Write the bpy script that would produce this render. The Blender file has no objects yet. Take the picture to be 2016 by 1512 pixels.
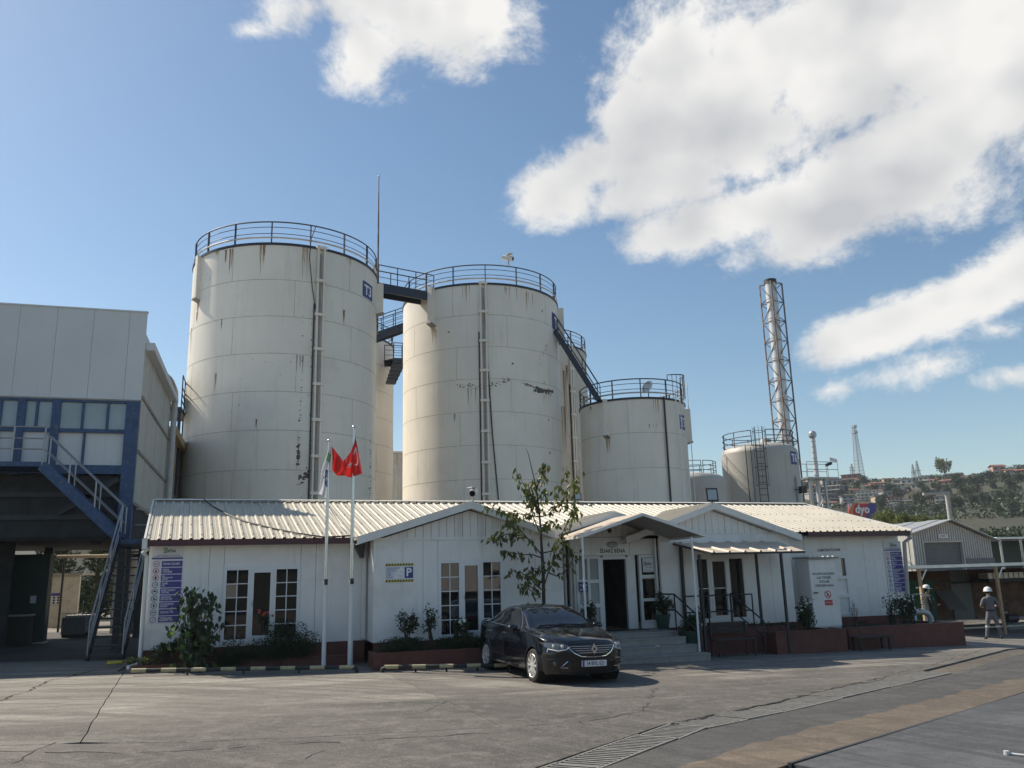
import bpy, bmesh, math, random
from mathutils import Vector, Matrix, noise
from mathutils.bvhtree import BVHTree
from mathutils.geometry import delaunay_2d_cdt
rnd = random.Random(7)
S = bpy.context.scene
C = S.collection
R = math.radians
# ------------------------------------------------------------------ camera
FPX, CX, CY = 1635., 1008., 756.           # focal length and centre in photo pixels (2016 x 1512)
PITCH, ROLL, YAW = R(12.9), R(1.5), R(17.0)
CAM = Vector((0, 0, 2.1))
fw = Vector((math.sin(YAW)*math.cos(PITCH), math.cos(YAW)*math.cos(PITCH), math.sin(PITCH)))
_r = Vector((math.cos(YAW), -math.sin(YAW), 0)); _u = _r.cross(fw)
rt = _r*math.cos(ROLL) - _u*math.sin(ROLL); up = _u*math.cos(ROLL) + _r*math.sin(ROLL)
cam = bpy.data.cameras.new('camera'); cam_o = bpy.data.objects.new('camera', cam); C.objects.link(cam_o)
m3 = Matrix((rt, up, -fw)).transposed()
cam_o.matrix_world = Matrix.Translation(CAM) @ m3.to_4x4()
cam.sensor_width = 36; cam.lens = FPX/2016*36; cam.clip_start = .1; cam.clip_end = 6000
S.camera = cam_o
S.render.resolution_x, S.render.resolution_y = 1024, 768
# surveying helpers: from the photo's pixel to a point at a chosen real depth
def ray(x, y): return fw + rt*((x-CX)/FPX) - up*((y-CY)/FPX)
def PY(x, y, Y): d = ray(x, y); return CAM + d*((Y-CAM.y)/d.y)
def PZ(x, y, Z): d = ray(x, y); return CAM + d*((Z-CAM.z)/d.z)
def PX(x, y, X): d = ray(x, y); return CAM + d*((X-CAM.x)/d.x)
def g(x): return .1 - .016*max(-9., min(26., x)) - .05*max(0., min(27., x)-19.6)
def G(x, y):
    p = PZ(x, y, 0)
    for _ in range(12): p = PZ(x, y, g(p.x))
    return p
def azel(x, y):
    d = ray(x, y); return math.atan2(d.x, d.y), math.atan2(d.z, math.hypot(d.x, d.y))
# ------------------------------------------------------------------ sun, sky, exposure
SUN_AZ, SUN_EL = R(-46), R(44)             # azimuth from +Y, negative = left
sdir = Vector((math.sin(SUN_AZ)*math.cos(SUN_EL), math.cos(SUN_AZ)*math.cos(SUN_EL), math.sin(SUN_EL)))
sl = bpy.data.lights.new('sun', 'SUN'); sl.energy = 4.6; sl.angle = R(.53); sl.color = (1, .90, .75)
so = bpy.data.objects.new('sun', sl); C.objects.link(so); so.rotation_euler = sdir.to_track_quat('Z', 'Y').to_euler()
S.view_settings.view_transform = 'Standard'; S.view_settings.look = 'None'
S.view_settings.gamma = 1; S.view_settings.use_curve_mapping = False; S.view_settings.exposure = EXPO = .38
S.render.engine = 'CYCLES'
W = bpy.data.worlds.new('World'); S.world = W; W.use_nodes = True
def world():
    nt = W.node_tree; N = nt.nodes; L = nt.links; N.clear()
    def nd(t, **k):
        n = N.new(t)
        for a, b in k.items(): setattr(n, a, b)
        return n
    def mth(op, a, b=None, c=None, clamp=False):
        n = nd('ShaderNodeMath', operation=op, use_clamp=clamp)
        for i, v in enumerate((a, b, c)):
            if v is None: continue
            if isinstance(v, (int, float)): n.inputs[i].default_value = v
            else: L.new(v, n.inputs[i])
        return n.outputs[0]
    out = nd('ShaderNodeOutputWorld'); bg = nd('ShaderNodeBackground')
    sky = nd('ShaderNodeTexSky', sky_type='NISHITA', sun_disc=False, sun_elevation=SUN_EL, sun_rotation=SUN_AZ)
    sky.altitude = 50; sky.air_density = 1.0; sky.dust_density = .5; sky.ozone_density = 1.6
    tc = nd('ShaderNodeTexCoord'); sep = nd('ShaderNodeSeparateXYZ'); L.new(tc.outputs['Generated'], sep.inputs[0])
    x, y, z = sep.outputs
    az = mth('ARCTAN2', x, y); el = mth('ARCSINE', z)
    # air coordinates: azimuth and stretched elevation
    cmb = nd('ShaderNodeCombineXYZ'); L.new(az, cmb.inputs[0]); L.new(mth('MULTIPLY', el, 1.25), cmb.inputs[1])
    def noise_(scale, detail, rough, off, dist=0.):
        m = nd('ShaderNodeMapping'); m.inputs['Location'].default_value = off; L.new(cmb.outputs[0], m.inputs[0])
        n = nd('ShaderNodeTexNoise'); n.inputs['Scale'].default_value = scale; n.inputs['Detail'].default_value = detail
        n.inputs['Roughness'].default_value = rough; n.inputs['Distortion'].default_value = dist
        L.new(m.outputs[0], n.inputs['Vector']); return n.outputs[0]
    nb = noise_(5.2, 15, .67, (3.1, 1.7, 0), .2)
    n1 = noise_(3.6, 3.5, .5, (3.1, 1.7, 0)); ns = noise_(3.6, 3.5, .5, (3.1+.035, 1.7-.06, 0))      # soft field and the same a little towards the sun
    nl = noise_(2.0, 4, .5, (9, 4, 0))
    cover = None
    blobs = CLOUDS
    for (px, py, rx, ry, rot, wgt) in blobs:
        a0, e0 = azel(px, py); ra = rx/FPX; re = ry/FPX
        du = mth('SUBTRACT', az, a0); dv = mth('SUBTRACT', el, e0)
        du = mth('MULTIPLY', du, math.cos(e0))
        c, s = math.cos(R(rot)), math.sin(R(rot))
        u2 = mth('DIVIDE', mth('ADD', mth('MULTIPLY', du, c), mth('MULTIPLY', dv, s)), ra)
        v2 = mth('DIVIDE', mth('SUBTRACT', mth('MULTIPLY', dv, c), mth('MULTIPLY', du, s)), re)
        d = mth('SQRT', mth('ADD', mth('MULTIPLY', u2, u2), mth('MULTIPLY', v2, v2)))
        b = mth('MULTIPLY', mth('SUBTRACT', 1.0, d), wgt)
        cover = b if cover is None else mth('MAXIMUM', cover, b)
    cover = mth('MAXIMUM', cover, -1.1)
    # the rest of the sky carries the same scattered clouds
    far = mth('MULTIPLY', mth('SUBTRACT', nl, .62), 5.0)
    ahead = mth('COMPARE', az, YAW, .75)
    cover = mth('MAXIMUM', cover, mth('SUBTRACT', far, mth('MULTIPLY', ahead, 6.0)))
    dens = mth('ADD', mth('MULTIPLY', cover, .60), mth('MULTIPLY', mth('SUBTRACT', nb, .5), 2.5))
    mask = nd('ShaderNodeMapRange', interpolation_type='SMOOTHSTEP'); L.new(dens, mask.inputs[0])
    mask.inputs[1].default_value = -.02; mask.inputs[2].default_value = .48
    # thin haze veil round the clouds
    # relief: brighter where the field falls towards the sun, greyer inside thick parts
    rel = mth('ADD', mth('MULTIPLY', mth('SUBTRACT', n1, ns), 3.6), mth('MULTIPLY', mth('SUBTRACT', nb, .5), .35))
    thick = nd('ShaderNodeMapRange'); L.new(dens, thick.inputs[0]); thick.inputs[1].default_value = .3; thick.inputs[2].default_value = 1.3
    thick.inputs[3].default_value = 0; thick.inputs[4].default_value = .40
    br = mth('ADD', mth('SUBTRACT', .84, thick.outputs[0]), rel, clamp=True)
    cr = nd('ShaderNodeValToRGB'); e = cr.color_ramp.elements
    e[0].position = 0.1; e[0].color = (.44, .45, .47, 1); e[1].position = 1; e[1].color = (.72, .71, .69, 1)
    q = e.new(.55); q.color = (.58, .58, .58, 1)
    L.new(br, cr.inputs[0])
    hs = nd('ShaderNodeHueSaturation'); hs.inputs['Saturation'].default_value = 1.12; L.new(sky.outputs[0], hs.inputs['Color'])
    mul = nd('ShaderNodeMix', data_type='RGBA', blend_type='MULTIPLY'); mul.inputs[0].default_value = 1
    L.new(hs.outputs[0], mul.inputs[6]); mul.inputs[7].default_value = (SKY_STR*1.06, SKY_STR*1.055, SKY_STR*.97, 1)
    mx = nd('ShaderNodeMix', data_type='RGBA'); L.new(mask.outputs[0], mx.inputs[0]); L.new(mul.outputs[2], mx.inputs[6]); L.new(cr.outputs[0], mx.inputs[7])
    # clouds only above the skyline
    L.new(mx.outputs[2], bg.inputs[0]); bg.inputs[1].default_value = 1.0
    L.new(bg.outputs[0], out.inputs[0])
SKY_STR = .098
CLOUDS = [  # photo position, half-sizes, tilt, weight
    (800, 25, 230, 95, -4, 1.35), (720, 95, 120, 85, 40, 1.25), (960, 20, 120, 80, 0, 1.1), (600, 20, 90, 60, 0, .8), (500, 62, 70, 22, 15, .55),
    (1680, 70, 430, 200, 8, 2.0), (1450, 220, 260, 190, 30, 1.7), (1260, 250, 150, 120, 35, 1.4), (1110, 370, 110, 70, 25, 1.2), (1180, 310, 110, 80, 25, 1.3), (1340, 100, 130, 130, 40, 1.4), (1360, 330, 220, 80, 10, 1.4),
    (1480, 410, 280, 70, 10, 1.5), (1760, 330, 330, 130, 18, 1.8), (1960, 170, 180, 170, 0, 1.6), (1570, 495, 70, 40, 0, .95), (1900, 60, 250, 200, 0, 1.9),
    (1960, 570, 190, 62, 24, 1.4), (1760, 640, 210, 55, 14, 1.35), (1830, 720, 150, 38, 10, .95), (1980, 740, 80, 28, 0, .7), (1960, 650, 90, 40, 0, .8), (1630, 770, 60, 25, 0, .45)]
world()
# ------------------------------------------------------------------ materials
MATS = {}
def mat(name, col, rough=.6, metal=0., var=.12, scale=3., bump=0., bscale=30., streak=None, stain=None, spec=.5, coat=0., grain=0., trans=0.):
    """base colour with broken-up tone, optional vertical streaks (colour, amount) and blotchy stains (colour, amount, scale)"""
    m = bpy.data.materials.new(name); m.use_nodes = True; nt = m.node_tree; N = nt.nodes; L = nt.links
    b = N['Principled BSDF']; geo = N.new('ShaderNodeNewGeometry'); pos = geo.outputs['Position']
    def nz(sc, det=4, ro=.6, mp=None):
        n = N.new('ShaderNodeTexNoise'); n.inputs['Scale'].default_value = sc; n.inputs['Detail'].default_value = det; n.inputs['Roughness'].default_value = ro
        if mp:
            k = N.new('ShaderNodeMapping'); k.inputs['Scale'].default_value = mp; L.new(pos, k.inputs[0]); L.new(k.outputs[0], n.inputs[0])
        else: L.new(pos, n.inputs[0])
        return n.outputs[0]
    def mix(f, a, c, amt=1., lo=.4, hi=.6):
        r = N.new('ShaderNodeMapRange'); L.new(f, r.inputs[0]); r.inputs[1].default_value = lo; r.inputs[2].default_value = hi; r.inputs[4].default_value = amt
        x = N.new('ShaderNodeMix'); x.data_type = 'RGBA'; L.new(r.outputs[0], x.inputs[0])
        for i, v in ((6, a), (7, c)):
            if isinstance(v, tuple): x.inputs[i].default_value = (*v, 1)
            else: L.new(v, x.inputs[i])
        return x.outputs[2]
    lo = tuple(c*(1-var) for c in col); hi = tuple(min(1, c*(1+var)) for c in col)
    c = mix(nz(scale, 6), lo, hi, 1., .3, .7)
    if grain: c = mix(nz(60, 3), c, tuple(v*.55 for v in col), grain, .5, .75)
    if streak: c = mix(nz(1., 5, .7, (4., 4., .22)), c, streak[0], streak[1], streak[2] if len(streak) > 2 else .56, .74)
    if stain: c = mix(nz(stain[2], 7, .65), c, stain[0], stain[1], .52, .68)
    L.new(c, b.inputs['Base Color'])
    b.inputs['Roughness'].default_value = rough; b.inputs['Metallic'].default_value = metal; b.inputs['Specular IOR Level'].default_value = spec
    b.inputs['Coat Weight'].default_value = coat
    if bump:
        bn = N.new('ShaderNodeBump'); bn.inputs['Strength'].default_value = bump; bn.inputs['Distance'].default_value = .02
        L.new(nz(bscale, 4), bn.inputs['Height']); L.new(bn.outputs[0], b.inputs['Normal'])
    if trans:
        tr = N.new('ShaderNodeBsdfTranslucent'); L.new(c, tr.inputs[0]); ms = N.new('ShaderNodeMixShader'); ms.inputs[0].default_value = trans
        L.new(b.outputs[0], ms.inputs[1]); L.new(tr.outputs[0], ms.inputs[2]); L.new(ms.outputs[0], N['Material Output'].inputs[0])
    MATS[name] = m; return m
M = MATS
mat('wall_white', (.80, .785, .755), .45, var=.05, scale=1.2, streak=((.46, .43, .38), .45, .57), stain=((.55, .52, .47), .4, .9))
mat('gable_white', (.78, .76, .72), .5, var=.05, streak=((.36, .33, .28), .5, .54))
mat('trim_white', (.72, .705, .67), .4, var=.06, stain=((.45, .43, .4), .3, 2))
mat('upvc', (.74, .75, .75), .3, var=.03)
mat('roof_cream', (.49, .45, .37), .5, var=.08, scale=1.5, stain=((.36, .33, .27), .45, 1.1), grain=.15)
mat('maroon', (.07, .02, .025), .4, var=.15)
mat('plinth_red', (.135, .05, .038), .75, var=.2, scale=5, bump=.2, stain=((.12, .05, .04), .6, 2.5))
mat('tank_cream', (.80, .745, .655), .5, var=.05, scale=.5, streak=((.50, .45, .37), .38, .55), stain=((.55, .50, .42), .3, .35))
mat('tank_rusty', (.60, .55, .47), .55, var=.06, scale=.6, streak=((.30, .20, .12), .7, .5), stain=((.45, .38, .3), .5, .5))
mat('tank_grey', (.47, .45, .41), .5, var=.07, scale=.6, streak=((.30, .27, .23), .5, .55))
mat('rust', (.22, .10, .045), .85, var=.35, scale=9)
mat('scuff', (.10, .085, .07), .9, var=.4, scale=12)
mat('rust_pale', (.42, .29, .17), .85, var=.2, scale=7)
mat('seam_dark', (.30, .28, .25), .8, var=.2)
mat('navy_steel', (.016, .024, .045), .45, var=.2)
mat('blue_steel', (.035, .075, .17), .5, var=.25, scale=6, stain=((.20, .19, .18), .35, 7))
mat('panel_grey', (.66, .655, .645), .55, var=.04, scale=.7, streak=((.27, .27, .27), .3, .58))
mat('panel_beige', (.52, .50, .45), .6, var=.08, streak=((.26, .23, .19), .6, .5))
mat('corrugated_pale', (.50, .50, .47), .5, var=.1, streak=((.22, .2, .17), .6, .5))
mat('galv', (.42, .43, .44), .4, .55, var=.12, scale=8)
mat('steel_bright', (.62, .62, .61), .25, .9, var=.08)
mat('chimney_steel', (.60, .60, .59), .4, .25, var=.12, scale=2, streak=((.25, .22, .2), .4, .55))
mat('truss_rust', (.16, .115, .10), .7, var=.4, scale=3, stain=((.32, .31, .30), .8, 1.2))
mat('dark_steel', (.03, .032, .036), .5, var=.25)
mat('dark_void', (.006, .006, .007), .9, var=.1)
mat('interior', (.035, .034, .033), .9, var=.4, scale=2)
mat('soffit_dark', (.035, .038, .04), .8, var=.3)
mat('grey_pipe', (.45, .45, .44), .5, var=.08)
mat('white_paint', (.72, .72, .70), .4, var=.05)
mat('text_dark', (.04, .04, .05), .6, var=.05)
mat('text_white', (.8, .8, .8), .6, var=.02)
mat('sign_purple', (.075, .06, .26), .5, var=.06)
mat('sign_white', (.68, .69, .72), .45, var=.03)
mat('sign_blue', (.03, .05, .22), .45, var=.08)
mat('sign_green', (.10, .32, .10), .5, var=.08)
mat('sign_red', (.52, .05, .05), .5, var=.06)
mat('yellow_paint', (.43, .38, .22), .6, var=.15, scale=8, stain=((.25, .2, .1), .5, 12))
mat('hazard_yellow', (.68, .56, .06), .5, var=.05)
mat('black_paint', (.025, .025, .025), .6, var=.3)
mat('stone_step', (.30, .29, .27), .6, var=.12, scale=4, stain=((.18, .17, .16), .4, 3))
mat('pot_green', (.015, .05, .04), .5)
mat('soil', (.05, .035, .025), .95, var=.3, scale=15, bump=.5)
mat('bark', (.055, .042, .033), .85, var=.3, scale=25)
mat('leaf', (.12, .145, .038), .5, var=.5, scale=14, trans=.4)
mat('leaf_dry', (.20, .13, .04), .6, var=.35, scale=14, trans=.4)
mat('leaf_dark', (.030, .052, .018), .5, var=.55, scale=9, trans=.2)
mat('leaf_young', (.10, .19, .03), .5, var=.35, scale=10, trans=.4)
mat('leaf_big', (.042, .070, .024), .45, var=.5, scale=9, trans=.3)
mat('pine', (.035, .062, .02), .6, var=.5, scale=6)
mat('petal_white', (.7, .68, .62), .6)
mat('petal_red', (.45, .08, .06), .6)
mat('flag_red', (.60, .03, .025), .65, var=.06, trans=.35)
mat('cloth_white', (.62, .64, .67), .7, var=.05, trans=.3)
mat('car_paint', (.004, .005, .009), .15, 0., var=.02, spec=.25, coat=.75)
mat('car_black', (.008, .008, .009), .5, var=.1)
mat('car_glass', (.010, .012, .014), .02, 0, var=.02, spec=1.)
mat('rubber', (.012, .012, .012), .8, var=.2)
mat('chrome', (.75, .75, .76), .12, 1., var=.02)
mat('alloy', (.70, .70, .70), .3, .45, var=.04)
mat('lens', (.09, .095, .10), .08, .3, var=.3, scale=20, coat=1.)
mat('window_glass', (.010, .012, .013), .015, 0, var=.05, spec=.8)
mat('window_pale', (.30, .34, .35), .08, 0, var=.25, scale=.5, spec=1.)
mat('tyre_brown', (.055, .047, .04), .9)
mat('brick_red', (.27, .10, .065), .85, var=.2, scale=3)
mat('skin', (.36, .21, .14), .55, var=.05)
mat('uniform_grey', (.13, .135, .15), .85, var=.2, scale=12)
mat('uniform_dark', (.02, .025, .03), .85, var=.2, scale=12)
mat('boot', (.02, .018, .016), .7)
mat('reflective', (.6, .6, .58), .4)
mat('helmet_white', (.72, .72, .70), .35, var=.03)
mat('ibc_white', (.42, .40, .36), .6, var=.15)
mat('plaster_old', (.52, .48, .41), .85, var=.1, scale=3, stain=((.25, .2, .15), .6, 2.))
mat('roof_tan', (.44, .37, .27), .7, var=.1)
mat('rail_grey', (.33, .34, .35), .35, .6, var=.1)
mat('canopy_board', (.34, .32, .30), .7, var=.12, stain=((.2, .15, .11), .4, 3))
mat('awning_beige', (.55, .47, .38), .55, var=.06, scale=6, stain=((.4, .3, .22), .35, 5))
mat('shed_rust', (.16, .09, .06), .85, var=.4, scale=2.2, stain=((.28, .25, .21), .5, 1.5))
mat('green_tarp', (.02, .10, .045), .7, var=.2)
mat('billboard_side', (.10, .075, .09), .6)
mat('shutter_grey', (.16, .165, .17), .55, var=.1)
mat('aluminium_light', (.70, .70, .68), .35, .3)
mat('hose_yellow', (.55, .45, .06), .5)
mat('weld', (.50, .46, .39), .6, var=.2, scale=2.)
mat('grate', (.27, .255, .23), .6, .3, var=.25, scale=9)
mat('opp_wall', (.06, .062, .055), .8, var=.2, streak=((.16, .12, .08), .6, .5))
mat('shaded_oily_concrete', (.055, .05, .045), .8, var=.35, scale=1.2, stain=((.045, .04, .036), .8, .9), bump=.2)  # oil-stained floor, its colour darkened further for the shade under the building
mat('concrete_post', (.42, .40, .37), .85)
for n, c in (('h_white', (.56, .54, .50)), ('h_grey', (.33, .32, .32)), ('h_tan', (.46, .38, .28)), ('h_yellow', (.60, .52, .28)), ('h_pink', (.46, .30, .26)), ('h_brick', (.26, .11, .08)), ('h_dark', (.18, .16, .16)), ('h_roof', (.23, .10, .07)), ('h_roofgrey', (.16, .15, .15)), ('h_window', (.04, .045, .05))):
    mat(n, c, .85, var=.12, scale=.3)
# ------------------------------------------------------------------ mesh builders
class MB:
    def __init__(s): s.v = []; s.f = []
    def add(s, vs, fs):
        o = len(s.v); s.v += [Vector(v) for v in vs]; s.f += [tuple(i+o for i in f) for f in fs]; return s
    def box(s, x0, x1, y0, y1, z0, z1):
        return s.add([(x0,y0,z0),(x1,y0,z0),(x1,y1,z0),(x0,y1,z0),(x0,y0,z1),(x1,y0,z1),(x1,y1,z1),(x0,y1,z1)],
                     [(0,3,2,1),(4,5,6,7),(0,1,5,4),(1,2,6,5),(2,3,7,6),(3,0,4,7)])
    def hexa(s, b, t):      # four bottom points, four top points
        return s.add(list(b)+list(t), [(0,3,2,1),(4,5,6,7),(0,1,5,4),(1,2,6,5),(2,3,7,6),(3,0,4,7)])
    def bar(s, a, b, w, h, upv=(0,0,1)):
        a = Vector(a); b = Vector(b); d = (b-a).normalized(); sd = d.cross(Vector(upv))
        if sd.length < 1e-4: sd = Vector((1,0,0))
        sd.normalize(); u = sd.cross(d); q = [sd*(-w/2)+u*(-h/2), sd*(w/2)+u*(-h/2), sd*(w/2)+u*(h/2), sd*(-w/2)+u*(h/2)]
        return s.hexa([a+k for k in q], [b+k for k in q])
    def tube(s, pts, r, n=8, closed=False, caps=True):
        pts = [Vector(p) for p in pts]; k = len(pts); o = len(s.v); prev = None
        for i, p in enumerate(pts):
            if closed: t = pts[(i+1) % k] - pts[i-1]
            else: t = pts[min(i+1, k-1)] - pts[max(i-1, 0)]
            t.normalize()
            if prev is None:
                a = t.orthogonal().normalized()
            else:
                a = prev - t*prev.dot(t)
                a = a.normalized() if a.length > 1e-6 else t.orthogonal().normalized()
            prev = a; b = t.cross(a); rr = r[i] if isinstance(r, (list, tuple)) else r
            for j in range(n):
                q = 2*math.pi*j/n; s.v.append(p + a*(rr*math.cos(q)) + b*(rr*math.sin(q)))
        for i in range(k if closed else k-1):
            i2 = (i+1) % k
            for j in range(n):
                s.f.append((o+i*n+j, o+i*n+(j+1) % n, o+i2*n+(j+1) % n, o+i2*n+j))
        if not closed and caps:
            s.f.append(tuple(o+j for j in range(n))[::-1]); s.f.append(tuple(o+(k-1)*n+j for j in range(n)))
        return s
    def lathe(s, prof, c=(0,0,0), n=48, axis='z', a0=0, a1=2*math.pi):
        o = len(s.v); full = abs(a1-a0-2*math.pi) < 1e-6; nn = n if full else n+1; c = Vector(c)
        for (r, z) in prof:
            for j in range(nn):
                q = a0 + (a1-a0)*j/n
                if axis == 'z': v = (r*math.cos(q), r*math.sin(q), z)
                elif axis == 'x': v = (z, r*math.cos(q), r*math.sin(q))
                else: v = (r*math.sin(q), z, r*math.cos(q))
                s.v.append(c+Vector(v))
        for i in range(len(prof)-1):
            for j in range(n):
                j2 = (j+1) % nn
                s.f.append((o+i*nn+j, o+i*nn+j2, o+(i+1)*nn+j2, o+(i+1)*nn+j))
        return s
    def prism(s, poly, d):  # planar polygon (3-D points) thickened by vector d
        n = len(poly); d = Vector(d); p = [Vector(q) for q in poly]
        return s.add(p+[q+d for q in p], [tuple(range(n))[::-1], tuple(range(n, 2*n))]+[(i, (i+1) % n, n+(i+1) % n, n+i) for i in range(n)])
    def sphere(s, c, rx, ry=None, rz=None, n=12, m=8):
        ry = ry or rx; rz = rz or rx; o = len(s.v); c = Vector(c)
        for i in range(m+1):
            t = math.pi*i/m
            for j in range(n):
                q = 2*math.pi*j/n; s.v.append(c+Vector((rx*math.sin(t)*math.cos(q), ry*math.sin(t)*math.sin(q), rz*math.cos(t))))
        for i in range(m):
            for j in range(n): s.f.append((o+i*n+j, o+(i+1)*n+j, o+(i+1)*n+(j+1) % n, o+i*n+(j+1) % n))
        return s
    def mesh(s, name, off=Vector((0,0,0)), smooth=None):
        me = bpy.data.meshes.new(name); me.from_pydata([v-off for v in s.v], [], s.f)
        bm = bmesh.new(); bm.from_mesh(me); bmesh.ops.recalc_face_normals(bm, faces=bm.faces); bm.to_mesh(me); bm.free()
        if smooth:
            me.polygons.foreach_set('use_smooth', [True]*len(me.polygons)); me.set_sharp_from_angle(angle=R(smooth))
        me.update(); return me
BASE = {}
def tag(o, label=None, cat=None, group=None, kind=None):
    for k, v in (('label', label), ('category', cat), ('group', group), ('kind', kind)):
        if v: o[k] = v
    return o
def thing(name, label, cat, loc=(0,0,0), group=None):
    o = bpy.data.objects.new(name, None); o.empty_display_size = .2; C.objects.link(o); o.location = loc; BASE[o.name] = Vector(loc)
    return tag(o, label, cat, group)
def link(name, me, m, parent=None, loc=None):
    o = bpy.data.objects.new(name, me); C.objects.link(o)
    if m is not None and not me.materials: me.materials.append(MATS[m] if isinstance(m, str) else m)
    if parent: o.parent = parent
    BASE[o.name] = BASE.get(parent.name, Vector()) if parent else Vector()
    if loc is not None: o.location = Vector(loc)
    return o
def part(name, mb, m, parent, smooth=None, label=None, kind=None):   # vertices given in world coordinates
    off = BASE[parent.name] if parent else Vector()
    return tag(link(name, mb.mesh(name, off, smooth), m, parent), label, kind=kind)
def single(name, mb, m, label, cat, group=None, smooth=None, kind=None, loc=None):
    off = Vector(loc) if loc is not None else Vector()
    o = link(name, mb.mesh(name, off, smooth), m); o.location = off; BASE[o.name] = off
    return tag(o, label, cat, group, kind)
def struct(name, mb, m, smooth=None, kind='structure', label=None, cat=None):
    o = link(name, mb.mesh(name, Vector(), smooth), m); return tag(o, label, cat, None, kind)
def copy_tree(o, loc=None, label=None, group=None):
    def rec(a, par):
        c = a.copy(); C.objects.link(c); c.parent = par; BASE[c.name] = BASE[a.name]
        for ch in KIDS(a): rec(ch, c)
        return c
    c = rec(o, None)
    if loc is not None: c.location = loc; BASE[c.name] = Vector(loc)
    return tag(c, label, None, group)
def KIDS(o): return [x for x in C.objects if x.parent == o]
def text_mesh(s, size, bold=.0, res=2, align='CENTER'):
    cu = bpy.data.curves.new('lettering', 'FONT'); cu.body = s; cu.size = size; cu.align_x = align; cu.align_y = 'CENTER'; cu.resolution_u = res
    cu.offset = bold; cu.space_line = .85
    ob = bpy.data.objects.new('lettering', cu); me = bpy.data.meshes.new_from_object(ob); bpy.data.objects.remove(ob); bpy.data.curves.remove(cu)
    vs = [v.co.copy() for v in me.vertices]; fs = [tuple(p.vertices) for p in me.polygons]; bpy.data.meshes.remove(me)
    return vs, fs
def text(s, size, o, m, parent, xd=(1,0,0), ud=(0,0,1), bold=0., wscale=1., fn=None, align='CENTER', name='lettering'):
    vs, fs = text_mesh(s, size, bold, align=align); o = Vector(o); xd = Vector(xd); ud = Vector(ud); mb = MB()
    if fn: mb.add([fn(v.x*wscale, v.y) for v in vs], fs)
    else: mb.add([o + xd*(v.x*wscale) + ud*v.y for v in vs], fs)
    me = bpy.data.meshes.new(name); off = BASE[parent.name]; me.from_pydata([v-off for v in mb.v], [], mb.f); me.update()
    return link(name, me, m, parent)
def jit(a): return rnd.uniform(-a, a)
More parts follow.
